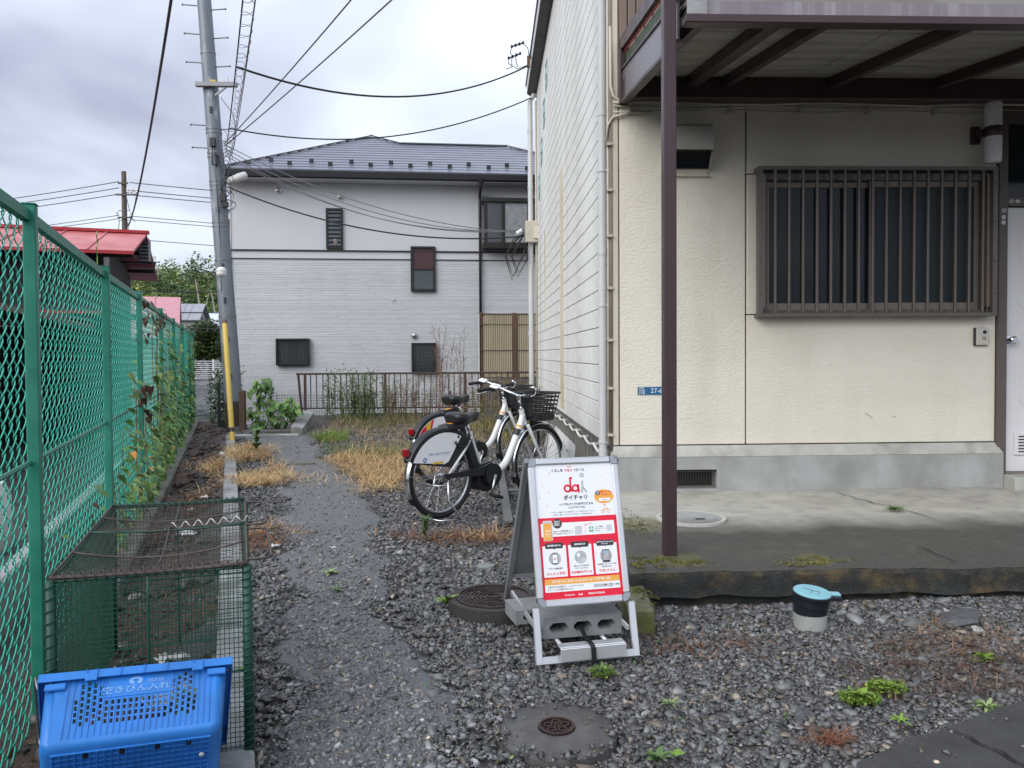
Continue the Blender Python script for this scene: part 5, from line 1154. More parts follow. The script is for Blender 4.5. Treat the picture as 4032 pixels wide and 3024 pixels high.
# ================================================================ BLUE CRATES, tipped over one inside the other
M_crate = mat('blue plastic', (0.030, 0.205, 0.62), 0.40, var=0.10, vscale=7, col2=(0.026, 0.155, 0.45), c2scale=5, c2pos=(0.5, 0.72), rvar=0.1, streak=((0.05, 0.13, 0.30), 14.0, 0.35))
M_crate_l = mat('printed pale blue', (0.20, 0.40, 0.74), 0.5); M_galv = mat('galvanised wire', (0.30, 0.29, 0.27), 0.35, 0.8)
def crate(label, T, detail=True, group='blue bottle crates'):
    """upright crate in local axes: x width, y depth (front at -y), z height; T places it"""
    c = thing('bottle_crate', label, 'crate', T.translation, 0, group); c.matrix_basis = T; LOCAL[c.name] = True
    W0, W1, D0, D1, Hh = 0.255, 0.275, 0.165, 0.185, 0.25     # half sizes at bottom / top
    def wx(z): return W0+(W1-W0)*z/Hh
    def dy(z): return D0+(D1-D0)*z/Hh
    rc = 0.03
    def ring(z, inset=0.0, n=5):
        w, d = wx(z)-inset, dy(z)-inset; P = []
        for (cx, cy, a0) in ((w-rc, d-rc, 0), (-w+rc, d-rc, 90), (-w+rc, -d+rc, 180), (w-rc, -d+rc, 270)):
            for k in range(n): a = R(a0+90*k/(n-1)); P.append((cx+rc*math.cos(a), cy+rc*math.sin(a), z))
        return P
    # shell on three sides and rounded foot; front side is a separate pierced wall
    mb = MB(); rings = []
    for (z, ins) in ((0.0, 0.022), (0.006, 0.008), (0.02, 0.0), (Hh, 0.0)): rings.append(ring(z, ins))
    n = len(rings[0])
    for rg in rings: mb.v += rg
    front = lambda i: (14 <= i < 15)      # the long segment between corner 3 and 4
    for k in range(len(rings)-1):
        for i in range(n):
            if k == 2 and front(i): continue
            mb.f.append((k*n+i, k*n+(i+1) % n, (k+1)*n+(i+1) % n, (k+1)*n+i)); mb.m.append(0)
    mb.f.append(tuple(range(n-1, -1, -1))); mb.m.append(0)
    mb.build('shell', M_crate, c, smooth=35, solid=0.003)
    # front wall with slots
    xa = wx(0.12)-rc
    cols = 27; hw = 0.0085; mb = MB(); prev = -xa
    def strip(x0_, x1_, zlist):
        for (za_, zb2) in zlist:
            P = [(x0_, za_), (x1_, za_), (x1_, zb2), (x0_, zb2)]
            mb.add([((x/xa)*(wx(z)-rc), -dy(z), z) for x, z in P], [(0,1,2,3)])
    full_z = [(0.02+(Hh-0.02)*q/6, 0.02+(Hh-0.02)*(q+1)/6) for q in range(6)]
    for k in range(3, 24):
        x = -0.225+0.45*k/(cols-1); strip(prev, x-hw/2, full_z); prev = x+hw/2
        side = abs(k-13) > 5; odd = k % 2 and side; z = 0.062+(0.0115 if odd else 0.0); rows = 4 if not side else (4 if k in (3, 23) else 7 if abs(k-13) in (7, 8, 9) else 6); zl = []; zp = 0.02
        for q in range(rows): zl.append((zp, z)); zp = z+0.0155; z += 0.0225
        zl.append((zp, Hh)); strip(x-hw/2, x+hw/2, zl if detail else full_z)
    strip(prev, xa, full_z)
    mb.build('front_wall', M_crate, c, solid=-0.0)
    # vertical ribs on the front
    if detail:
        for k, x in [(k, -0.225+0.45*(k+0.5)/26) for k in range(1, 26)]:
            zt = 0.235 if (k < 8 or k > 18) else 0.15
            MB().bar((x*1.0, -dy(0.022)-0.001, 0.022), (x*1.02, -dy(zt)-0.001, zt), 0.0022, 0.004, (0,1,0)).build('rib', M_crate, c)
        # bead frame round the print field
        MB().bar((-0.105, -dy(0.235)-0.001, 0.238), (-0.105, -dy(0.155)-0.001, 0.155), 0.003, 0.004, (0,1,0)).build('rib', M_crate, c); MB().bar((0.105, -dy(0.235)-0.001, 0.238), (0.105, -dy(0.155)-0.001, 0.155), 0.003, 0.004, (0,1,0)).build('rib', M_crate, c); MB().bar((-0.105, -dy(0.155)-0.001, 0.155), (0.105, -dy(0.155)-0.001, 0.155), 0.003, 0.003, (0,1,0)).build('rib', M_crate, c)
        sl = math.atan2(D1-D0, Hh)
        Tt = lambda x, z: Matrix.Translation((x, -dy(z)-0.0018, z)) @ Matrix.Rotation(R(90)+sl, 4, 'X')
        text('空きびん入れ', 0.030, Tt(-0.005, 0.178), M_crate_l, c, bold=0.0004, sx=1.12, local=True); text('H27.12', 0.016, Tt(0.052, 0.204), M_crate_l, c, bold=0.0005, local=True)
        ann = MB(); nn = 26
        for k in range(nn+1):
            a = R(-70)+R(320)*k/nn
            for rr in (0.008, 0.021): ann.v.append(tuple(Tt(-0.008, 0.209) @ Vector((rr*math.cos(a), rr*0.72*math.sin(a), 0))))
        ann.f += [(2*k, 2*k+1, 2*k+3, 2*k+2) for k in range(nn)]; ann.m += [0]*nn; ann.build('ring_emblem', M_crate_l, c, local=True)
    # rim flange with ribs and notches
    w, d = W1+0.014, D1+0.014
    rim = MB(); 
    for (a, b) in (((-w, -d, Hh-0.006), (w, -D1+0.004, Hh+0.004)), ((-w, D1-0.004, Hh-0.006), (w, d, Hh+0.004)), ((-w, -D1+0.004, Hh-0.006), (-W1+0.004, D1-0.004, Hh+0.004)), ((W1-0.004, -D1+0.004, Hh-0.006), (w, D1-0.004, Hh+0.004))): rim.box(a, b)
    rimo = rim.build('rim', M_crate, c)
    lip = MB()
    for (a, b) in (((-w-0.003, -d-0.003, Hh-0.028), (w+0.003, -d, Hh+0.0045)), ((-w-0.003, d, Hh-0.028), (w+0.003, d+0.003, Hh+0.0045)), ((-w-0.003, -d, Hh-0.028), (-w, d, Hh+0.0045)), ((w, -d, Hh-0.028), (w+0.003, d, Hh+0.0045))): lip.box(a, b)
    lip.build('rim_lip', M_crate, c)
    for x in (-0.155, -0.125, -0.055, 0.015, 0.085, 0.165, 0.195): MB().box((x-0.001, -d-0.0075, Hh-0.030), (x+0.001, -d-0.003, Hh+0.006)).build('rim_rib', M_crate, c)
    for x in (-0.14, 0.18):
        MB().cbox((x-0.018, -d-0.008, Hh-0.042), (x+0.018, -d-0.0035, Hh-0.012), 0.002).build('latch_pad', M_crate, c)
    for s_ in (-1, 1): MB().cbox((s_*0.24-0.03, -d+0.004, Hh-0.055), (s_*0.24+0.03, -D1+0.002, Hh-0.03), 0.003).build('corner_gusset', M_crate, c)
    # lattice of ribs under the floor
    if detail:
        g = MB(); k = 0
        for k in range(23): x = -0.22+k*0.02; MB().bar((x, -0.13, -0.004), (x, 0.13, -0.004), 0.0025, 0.008).build('floor_rib', M_crate, c)
        for k in range(13): y = -0.132+k*0.022; MB().bar((-0.225, y, -0.0035), (0.225, y, -0.0035), 0.0025, 0.006).build('floor_rib', M_crate, c)
        for (x, y) in ((-0.13, -0.115), (-0.03, -0.115), (0.07, -0.115), (0.16, -0.115)): MB().lathe([(0.0075, -0.0082), (0.0075, 0.0)], (x, y, 0), 8).build('drain_hole', M_black, c)
        MB().lathe([(0.008, -0.010), (0.007, -0.013), (0.002, -0.014)], (0.2, -0.06, 0), 10).build('droplet_plug', M_stk, c)
    # bail handles of bent wire
    for s_, up_ in ((-1, 0.30), (1, -1.25)):
        x = s_*(w+0.006); q = Matrix.Translation((x, -0.0, Hh-0.01)) @ Matrix.Rotation(up_*s_, 4, 'Y')
        pts = [Vector((0, -0.15, 0)), Vector((0, -0.15, 0.055)), Vector((0, -0.12, 0.075)), Vector((0, 0.12, 0.075)), Vector((0, 0.15, 0.055)), Vector((0, 0.15, 0))]
        MB().tube([q @ p for p in pts], 0.004, 7).build('wire_handle', M_galv, c, smooth=True)
    return c
def crate_matrix(rimL, rimR, tilt, back=0.0):
    """crate tipped back so that its front wall faces up towards the camera"""
    rimL, rimR = Vector(rimL), Vector(rimR); ex = (rimR-rimL).normalized(); mid = (rimL+rimR)/2
    h = Vector((0,0,1)).cross(ex).normalized()          # horizontal, away from the camera
    ez = (h*math.cos(tilt)+Vector((0,0,1))*math.sin(tilt)); ez = (ez-ex*ez.dot(ex)).normalized(); ey = ez.cross(ex)
    k = 0.845; o = mid - ez*(0.25*k) + ey*(0.199*k) + ez*back; ex, ey, ez = ex*k, ey*k, ez*k
    return Matrix(((ex.x, ey.x, ez.x, o.x), (ex.y, ey.y, ez.y, o.y), (ex.z, ey.z, ez.z, o.z), (0,0,0,1)))
TILT = R(26)
crate('blue bottle crate tipped on its back with white lettering, in front of the cage', crate_matrix((-1.206, 2.11, 0.388), (-0.746, 2.277, 0.362), TILT), group=None)
# ================================================================ UTILITY POLE
M_pole = mat('grey painted steel pole', (0.175, 0.20, 0.225), 0.42, 0.2, var=0.12, vscale=2.5, col2=(0.32, 0.35, 0.37), c2scale=1.1, c2pos=(0.60, 0.64), stretch=(4, 4, 0.9))
M_hw_ = mat('galvanised hardware', (0.20, 0.21, 0.22), 0.45, 0.6, var=0.15); M_cable = mat('black cable', (0.010, 0.010, 0.011), 0.5); M_cable_g = mat('grey cable', (0.13, 0.13, 0.14), 0.5)
M_yel = mat('yellow guy guard', (0.55, 0.40, 0.075), 0.4, var=0.12, vscale=4, streak=((0.45, 0.30, 0.05), 12.0, 0.5)); M_porc = mat('white porcelain', (0.72, 0.72, 0.70), 0.2)
PB = Vector((-4.44, 13.95, -0.3))
def pax(z):      # axis of the leaning pole
    t = (z+0.05)/7.6; return Vector((-4.444-0.445*t, 13.95, z))
up_ = thing('utility_pole', 'leaning grey steel utility pole with step bolts and cable bundles', 'utility pole', PB)
MB().tube([pax(-0.3), pax(0.45)], [0.158, 0.157], 24).build('base_wrap', mat('dark brown pole base', (0.055, 0.040, 0.035), 0.7, var=0.2), up_, smooth=40)
zs = [0.45, 2.4, 4.6, 6.8, 9.8]; rs = [0.152, 0.143, 0.133, 0.122, 0.108]
for a in range(4):
    MB().tube([pax(zs[a]), pax(zs[a+1])], [rs[a], rs[a+1]+0.003], 28).build('shaft_section', M_pole, up_, smooth=40)
def band(z, h=0.05, e=0.008, m=M_hw_):
    r = np.interp(z, zs, rs)+e; return MB().tube([pax(z), pax(z+h)], r, 24).build('band', m, up_, smooth=40)
for z in (1.95, 2.95, 3.55, 3.62, 4.2, 4.28, 4.35, 4.78, 4.85, 5.20, 5.27, 5.98, 6.6): band(z, 0.035 if z not in (5.98,) else 0.07)
for z in (4.95, 5.35, 6.45, 6.95, 7.45, 8.0): 
    for s_ in (-1, 1):
        if z == 4.95 and s_ == 1: continue
        r = np.interp(z, zs, rs); p = pax(z+(0.0 if s_ < 0 else -0.07)); d = Vector((s_*0.98, -0.1, 0.03))
        sb = MB().tube([p+d*(r-0.01), p+d*(r+0.26)], 0.011, 7).build('step_bolt', M_hw_, up_); MB().tube([p+d*(r+0.25), p+d*(r+0.27)], 0.02, 8).build('bolt_head', M_hw_, sb)
for z in (0.9, 1.55, 2.25, 2.85, 3.85, 5.6): MB().box((-0.02, -0.02, -0.05), (0.02, 0.02, 0.05), Matrix.Translation(pax(z)+Vector((0.02, -np.interp(z, zs, rs)-0.005, 0)))).build('cleat', M_dk, up_)
# cross arm with brace and clamps
za = 6.02
arm = MB().cbox((-0.20, -0.04, -0.04), (0.52, 0.04, 0.04), 0.008, Matrix.Translation(pax(za)+Vector((0, -0.17, 0)))).build('cross_arm', M_hw_, up_)
MB().bar(pax(za-0.18)+Vector((0.12, -0.15, 0)), pax(za)+Vector((0.34, -0.17, -0.03)), 0.03).build('arm_brace', M_hw_, arm)
for x in (0.28, 0.34): MB().tube([pax(za)+Vector((x, -0.17, 0.02)), pax(za)+Vector((x, -0.17, 0.12))], 0.02, 8).build('clamp', M_porc, arm)
MB().box((-0.05, -0.03, -0.05), (0.05, 0.03, 0.05), Matrix.Translation(pax(za)+Vector((0.1, -0.16, 0.03)))).build('yellow_tag', M_yel, arm)
# cable splice boxes and ties on the shaft
for (z, dx, h) in ((5.02, 0.02, 0.16), (4.72, 0.03, 0.20), (4.05, 0.13, 0.14), (3.93, 0.16, 0.10)): MB().cbox((-0.05, -0.03, -h/2), (0.05, 0.03, h/2), 0.01, Matrix.Translation(pax(z)+Vector((dx, -0.16, 0)))).build('splice_box', M_dk, up_)
rp = random.Random(9)
for k in range(13):     # slack loops of drop wire
    z = rp.uniform(3.9, 5.3); c = pax(z)+Vector((0.17+rp.uniform(0, 0.1), -0.12, 0)); rx, rz_ = rp.uniform(0.05, 0.12), rp.uniform(0.07, 0.18)
    MB().tube([c+Vector((rx*math.cos(a*0.5), 0.03*math.sin(a), rz_*math.sin(a*0.5))) for a in range(13)], 0.005, 5).build('wire_loop', M_cable_g if k % 2 else M_cable, up_, smooth=True)
MB().tube([pax(5.6)+Vector((0.2, -0.15, 0.2)), pax(5.5)+Vector((0.42, -0.2, 0)), pax(5.2)+Vector((0.45, -0.2, 0)), pax(5.0)+Vector((0.34, -0.2, 0)), pax(5.05)+Vector((0.15, -0.18, 0))], 0.008, 6).build('wire_loop', M_cable_g, up_, smooth=True)
MB().tube([pax(z)+Vector((0.0+0.02*math.sin(z*2), -np.interp(z, zs, rs)-0.012, 0)) for z in np.linspace(2.4, 5.0, 14)], 0.007, 5).build('riser_cable', M_dk, up_)
# street light on its far side
sl_ = thing('street_lamp', 'small white street lamp head fixed to the utility pole', 'street lamp', pax(4.35)+Vector((0.2, 0.1, 0)))
pl_ = pax(4.38); MB().bar(pl_+Vector((0.12, 0.08, 0.0)), pl_+Vector((0.24, 0.05, 0.03)), 0.04).build('bracket', M_hw_, sl_); MB().lathe([(0.03, -0.22), (0.065, -0.16), (0.075, 0.05), (0.06, 0.16), (0.02, 0.18)], n=14, T=Matrix.Translation(pl_+Vector((0.34, 0.04, 0.06))) @ Matrix.Rotation(R(68), 4, 'Y')).build('shade', M_porc, sl_, smooth=True)
# guy wire with yellow guard and porcelain ball
gw = thing('guy_wire', 'guy wire with a long yellow plastic guard in front of the utility pole', 'guy wire', (-3.66, 11.3, -0.02))
g0, g1 = Vector((-3.64, 11.28, -0.1)), pax(4.95)+Vector((0.02, -0.15, 0)); ga = lambda z: g0+(g1-g0)*((z-g0.z)/(g1.z-g0.z))
MB().tube([g0, g1], 0.006, 6).build('wire', M_hw_, gw); MB().tube([ga(0.0), ga(1.80)], 0.040, 16).build('guard', M_yel, gw, smooth=40); MB().tube([ga(0.14), ga(0.20)], 0.043, 16).build('guard_band', M_dk, gw, smooth=40); MB().tube([ga(1.76), ga(1.82)], 0.0405, 16).build('guard_collar', M_wood, gw, smooth=40)
bz = 2.62; MB().lathe([(0.015, -0.085), (0.06, -0.065), (0.085, -0.02), (0.07, 0.0), (0.085, 0.02), (0.06, 0.065), (0.015, 0.085)], n=18, T=Matrix.Translation(ga(bz))).build('ball_insulator', M_porc, gw, smooth=True)
for k in range(4): pass

# ================================================================ FAR UTILITY POLE
FPX = Vector((-20.45, 45.0, -0.33))
fpole = thing('utility_pole', 'distant brown concrete utility pole behind the red roofed house', 'utility pole', FPX)
M_fp = mat('brown grey concrete pole', (0.11, 0.09, 0.075), 0.7, var=0.2)
MB().tube([FPX, FPX+Vector((0, 0, 12.2))], [0.19, 0.13], 16).build('shaft', M_fp, fpole, smooth=40)
for (z, a, b) in ((10.85, -0.4, 0.85), (11.5, -0.25, 0.3), (9.55, -0.3, 0.5), (8.2, -0.4, 0.3), (7.7, -0.5, 0.2)):
    MB().bar(FPX+Vector((a, -0.17, z)), FPX+Vector((b, -0.17, z)), 0.09).build('cross_arm', M_fp, fpole)
for (x, z) in ((0.28, 10.95), (0.5, 10.95), (0.8, 10.92), (-0.35, 9.65), (0.45, 9.6)): MB().lathe([(0.04, 0), (0.09, 0.05), (0.05, 0.12), (0.09, 0.18), (0.04, 0.26)], FPX+Vector((x, -0.17, z)), 8).build('insulator', M_porc, fpole)
for k in range(10): MB().tube([FPX+Vector((-0.3, -0.1, 5.0+k*0.55)), FPX+Vector((0.3, -0.1, 5.0+k*0.55))], 0.02, 5).build('step_bolt', M_fp, fpole)
for (a, b, c, d) in ((0.2, 10.8, 0.7, 9.3), (-0.2, 9.4, -0.5, 7.6), (0.25, 9.3, 0.5, 8.0), (0.75, 10.7, 0.3, 9.2)): MB().tube(catenary(FPX+Vector((a, -0.2, b)), FPX+Vector((c, -0.2, d)), 0.3, 10), 0.022, 5).build('wire_loop', M_cable_g, fpole)

# ================================================================ WIRES (each its own thing)
def wire(label, pts, r, m=M_cable, n=6, helix=None, cat='cable'):
    pts = [Vector(p) for p in pts]; o = Vector(pts[0])
    ob = MB().tube(pts, r, n, caps=False).build('overhead_cable', m, smooth=True); rebase(ob, o); tag(ob, label, cat); return ob
FPt = lambda dx, z: FPX+Vector((dx, -0.2, z+0.33))
# far lines left and right of the distant pole
lefts = [(11.25, 'highest'), (10.9, 'second highest'), (10.55, 'third'), (9.35, 'fourth'), (9.15, 'fifth'), (8.05, 'sixth'), (7.6, 'seventh'), (7.15, 'lowest')]
for (z, w_) in lefts: wire('%s of the thin lines running left from the distant utility pole' % w_, catenary(FPt(-0.2, z), (-58, 62, z+0.6), 0.5), 0.028 if z > 10 else 0.022, M_cable_g, 5)
rights = [(11.2, 'highest'), (10.75, 'second highest'), (10.5, 'third'), (9.3, 'fourth'), (9.1, 'fifth'), (8.0, 'lowest')]
for (z, w_) in rights: wire('%s of the thin lines running right from the distant utility pole' % w_, catenary(FPt(0.4, z), (14, 52, z-0.4), 0.45), 0.028 if z > 10 else 0.022, M_cable_g, 5)
for (z, sg, w_) in ((5.3, 0.35, 'upper'), (4.0, 0.3, 'middle'), (3.1, 0.35, 'lower')): wire('%s dark cable crossing in front of the wooded hill' % w_, catenary((-40, 48, z+0.5), (8, 46, z-0.1), sg), 0.035, M_cable, 5)
# heavy twisted line from the pole top to the distant pole
pts = catenary(pax(9.7)+Vector((-0.1, 0, 0)), FPt(0.3, 8.75), 0.9, 60)
wire('thick twisted black cable from the pole top down to the distant pole', pts, 0.035, M_cable, 6)
# bundle climbing to the upper right over the lot, with its spiral lashing
bA, bB = pax(4.9)+Vector((0.22, -0.1, 0)), Vector((3.2, -8.0, 6.4))
bm1 = catenary(bA, bB, 0.9, 60); wire('bundled black messenger cable climbing from the pole over the lot', bm1, 0.008)
bm2 = catenary(bA+Vector((0.1, 0, -0.1)), bB+Vector((0.1, 0, -0.12)), 0.92, 60); wire('grey strand beside the bundled messenger cable', bm2, 0.005, M_cable_g); 
bm3 = catenary(bA+Vector((0.05, 0, -0.2)), bB+Vector((0.15, 0, -0.15)), 0.94, 60); wire('lower grey strand of the bundled cable above the lot', bm3, 0.0045, M_cable_g)
sp = []; 
for k in range(34*10):
    t = k/(34*10)*0.42; i = t*60; j = int(i); c = bm1[j].lerp(bm1[j+1], i-j); a = 2*math.pi*k/10
    sp.append(c+Vector((0.045+(0.05+0.02*math.sin(k*0.037))*math.cos(a), 0.02, -0.06+(0.055+0.02*math.sin(k*0.05))*math.sin(a))))
wire('loose spiral wire wound around the bundled cable', sp, 0.003, M_cable_g, 4)
# service drops
wire('black service cable sagging from the bundle to insulators under the eave', catenary(bm1[int(60*0.225)], (0.76, 12.6, 5.95), 0.42), 0.013)
wire('black telephone cable sagging to the mast at the far building corner', catenary(bm1[int(60*0.095)], (0.88, 13.7, 5.80), 0.40), 0.011)
wire('left one of two thin straight lines rising right from the pole', catenary(pax(5.0)+Vector((0.2, -0.12, 0)), (2.05, 2.0, 5.05), 0.10), 0.009, M_cable_g)
wire('right one of two thin straight lines rising right from the pole', catenary(pax(4.96)+Vector((0.2, -0.12, 0)), (2.6, 2.4, 5.05), 0.10), 0.009, M_cable_g)
mb_ = Vector((0.74, 13.70, 3.42))
for k, (z, sg, w_) in enumerate(((5.0, 0.32, 'uppermost'), (4.93, 0.40, 'second'), (4.86, 0.46, 'third'), (4.80, 0.44, 'lowest'))):
    wire('%s of the thin grey lines slanting down from the pole to the meter box' % w_, catenary(pax(z)+Vector((0.2, -0.12, 0)), mb_+Vector((0, 0, 0.02*k)), sg), 0.0075, M_cable_g)
wire('thick black cable slanting down from the pole to the meter box', catenary(pax(4.25)+Vector((0.2, -0.12, 0)), mb_+Vector((0, 0, -0.06)), 0.34), 0.014)
# wires hanging down to the far road beside the pole
wire('dark lashed cable hanging beside the pole down towards the hill', [Vector((-10.6, 36, 9.6)), Vector((-11.4, 39, 7.2)), Vector((-12.4, 42, 4.9)), Vector((-14.0, 46, 3.3)), Vector((-16, 50, 3.0))], 0.045)
wire('thin pale strand hanging next to the dark lashed cable', [Vector((-10.5, 36, 9.4)), Vector((-11.0, 39, 6.9)), Vector((-11.6, 42, 4.6)), Vector((-11.9, 43, 3.2))], 0.02, M_cable_g)

# insulator bracket below the eave
iq = lambda p: Vector((0.98-(0.98-p[0])*0.62, p[1], 5.92+(p[2]-5.84)*0.62))
ib = thing('eave_insulator', 'insulator bracket with looped wires under the eave of the cream building', 'insulator', (0.80, 12.6, 6.0))
MB().bar(iq((0.98, 12.6, 6.16)), iq((0.62, 12.6, 6.10)), 0.04).build('arm', M_wood, ib); MB().bar(iq((0.64, 12.6, 6.14)), iq((0.64, 12.6, 5.84)), 0.05).build('upright', M_wood, ib)
for (x0, z0, x1, z1) in ((0.42, 6.20, 0.12, 6.08), (0.50, 6.48, 0.20, 6.38)):
    for k in range(4):
        t = k/3; c = iq((x0+(x1-x0)*t, 12.6, z0+(z1-z0)*t)); MB().lathe([(0.012, -0.02), (0.022, -0.01), (0.012, 0.0), (0.022, 0.01), (0.01, 0.03)], c, 8).build('insulator', M_dk, ib)
    MB().bar(iq((x0, 12.6, z0)), iq((x1, 12.6, z1)), 0.02).build('rack', M_dk, ib)
for pts in (((0.66, 12.6, 6.12), (0.62, 12.6, 6.36), (0.5, 12.6, 6.48)), ((0.20, 12.6, 6.38), (0.16, 12.6, 6.22), (0.25, 12.6, 6.1)), ((0.12, 12.6, 6.08), (0.10, 12.6, 5.95), (0.35, 12.6, 5.80), (0.6, 12.6, 5.9)), ((0.3, 12.6, 6.12), (0.32, 12.6, 5.95), (0.36, 12.6, 5.85)), ((0.2, 12.6, 6.08), (0.2, 12.6, 5.85), (0.05, 12.6, 5.8))):
    MB().tube([iq(p) for p in pts], 0.007, 5).build('wire_loop', M_cable, ib, smooth=True)
# meter box on the far downpipe with slack cable
mbx = thing('meter_box', 'beige meter box with slack black cables on the far building corner', 'meter box', (0.80, 13.68, 3.2))
MB().cbox((0.76, 13.60, 3.24), (0.98, 13.69, 3.62), 0.012).build('box', M_conduit, mbx); MB().cbox((0.90, 13.57, 3.30), (0.99, 13.60, 3.52), 0.01).build('cover', M_trim, mbx)
for k in range(5):
    rk = random.Random(k); cx = 0.55+rk.uniform(-0.05, 0.1)
    MB().tube([Vector((0.74, 13.66, 3.40)), Vector((cx, 13.66, 3.30-rk.uniform(0, 0.1))), Vector((cx-0.12, 13.66, 3.0)), Vector((cx, 13.66, 2.72-rk.uniform(0, 0.2))), Vector((cx+0.16, 13.66, 2.95)), Vector((0.80, 13.66, 3.25))], 0.010, 6).build('slack_loop', M_cable, mbx, smooth=True)
for k in range(3): MB().lathe([(0.02, 0), (0.03, 0.03), (0.02, 0.06)], (0.62+k*0.03, 13.64, 3.38+k*0.02), 8).build('knob_insulator', M_porc, mbx)
# ================================================================ BICYCLES
M_bw = mat('white bicycle enamel', (0.74, 0.75, 0.76), 0.28, var=0.03, vscale=6, coat=0.4); M_bk = mat('black bicycle plastic', (0.014, 0.015, 0.017), 0.42, var=0.1); M_rubber = mat('black rubber', (0.016, 0.016, 0.017), 0.65)
M_chr = mat('bright chrome', (0.72, 0.73, 0.75), 0.12, 1.0); M_rimm = mat('alloy rim', (0.55, 0.56, 0.58), 0.22, 0.95); M_spoke = mat('steel spoke', (0.50, 0.50, 0.51), 0.25, 0.9)
M_redl = mat('red reflector', (0.24, 0.006, 0.010), 0.18, spec=0.7); M_sad = mat('black vinyl saddle', (0.016, 0.017, 0.019), 0.34, bump=0.1, bscale=80, bdist=0.002)
M_pan = mat('white sponsor board', (0.86, 0.87, 0.89), 0.35); M_ink_b = mat('blue print', (0.03, 0.13, 0.42), 0.4); M_ink_y = mat('yellow print', (0.80, 0.50, 0.04), 0.4); M_ink_r = mat('red print', (0.68, 0.015, 0.045), 0.4); M_ink_g = mat('grey print', (0.42, 0.43, 0.44), 0.4); M_ink_k = mat('dark print', (0.03, 0.03, 0.035), 0.5); M_orange = mat('orange print', (0.82, 0.36, 0.04), 0.45)
RW = 0.325
def wheel(b, cx, name='wheel', nsp=32):
    c = Vector((cx, 0, RW))
    ty = [c+Vector((0.303*math.cos(a), 0, 0.303*math.sin(a))) for a in np.linspace(0, 2*math.pi, 49)[:-1]]
    w = MB().tube(ty, 0.0215, 10, closed=True).build(name, M_rubber, b, smooth=True, local=True)
    MB().tube([c+Vector((0.277*math.cos(a), 0, 0.277*math.sin(a))) for a in np.linspace(0, 2*math.pi, 49)[:-1]], 0.0105, 8, closed=True).build('rim', M_rimm, w, smooth=True, local=True)
    MB().tube([c+Vector((0, -0.045, 0)), c+Vector((0, -0.03, 0)), c+Vector((0, 0.03, 0)), c+Vector((0, 0.045, 0))], [0.028, 0.02, 0.02, 0.028], 12).build('hub', M_rimm, w, local=True)
    for k in range(nsp):
        a = 2*math.pi*k/nsp; s_ = 1 if k % 2 else -1; a2 = a+(0.75 if (k//2) % 2 else -0.75)
        MB().bar(c+Vector((0.026*math.cos(a2), s_*0.036, 0.026*math.sin(a2))), c+Vector((0.272*math.cos(a), s_*0.004, 0.272*math.sin(a))), 0.0026).build('spoke', M_spoke, w, local=True)
    return w
def arcband(cx, r, a0, a1, hw, th, n=28, flat=0.0):
    """curved mudguard: band of half width hw round the wheel centre"""
    mb = MB(); cs = [(-hw, -0.010), (-hw*0.6, 0.0), (0, 0.004), (hw*0.6, 0.0), (hw, -0.010)]
    for i in range(n+1):
        a = R(a0+(a1-a0)*i/n)
        for (y, d) in cs: rr_ = r+d; mb.v.append((cx+rr_*math.cos(a), y, RW+rr_*math.sin(a)))
        for (y, d) in cs[::-1]: rr_ = r+d-th; mb.v.append((cx+rr_*math.cos(a), y, RW+rr_*math.sin(a)))
    k = 10
    for i in range(n):
        for j in range(k): mb.f.append((i*k+j, i*k+(j+1) % k, (i+1)*k+(j+1) % k, (i+1)*k+j)); mb.m.append(0)
    mb.f += [tuple(range(k)), tuple(range((n+1)*k-1, n*k-1, -1))]; mb.m += [0, 0]; return mb
def bez(P, n=14):
    P = [Vector(p) for p in P]; out = []
    for i in range(len(P)-1):
        p0 = P[max(i-1, 0)]; p1 = P[i]; p2 = P[i+1]; p3 = P[min(i+2, len(P)-1)]
        for k in range(n):
            t = k/n; out.append(0.5*((2*p1)+(p2-p0)*t+(2*p0-5*p1+4*p2-p3)*t*t+(3*p1-p0-3*p2+p3)*t**3))
    return out+[P[-1]]
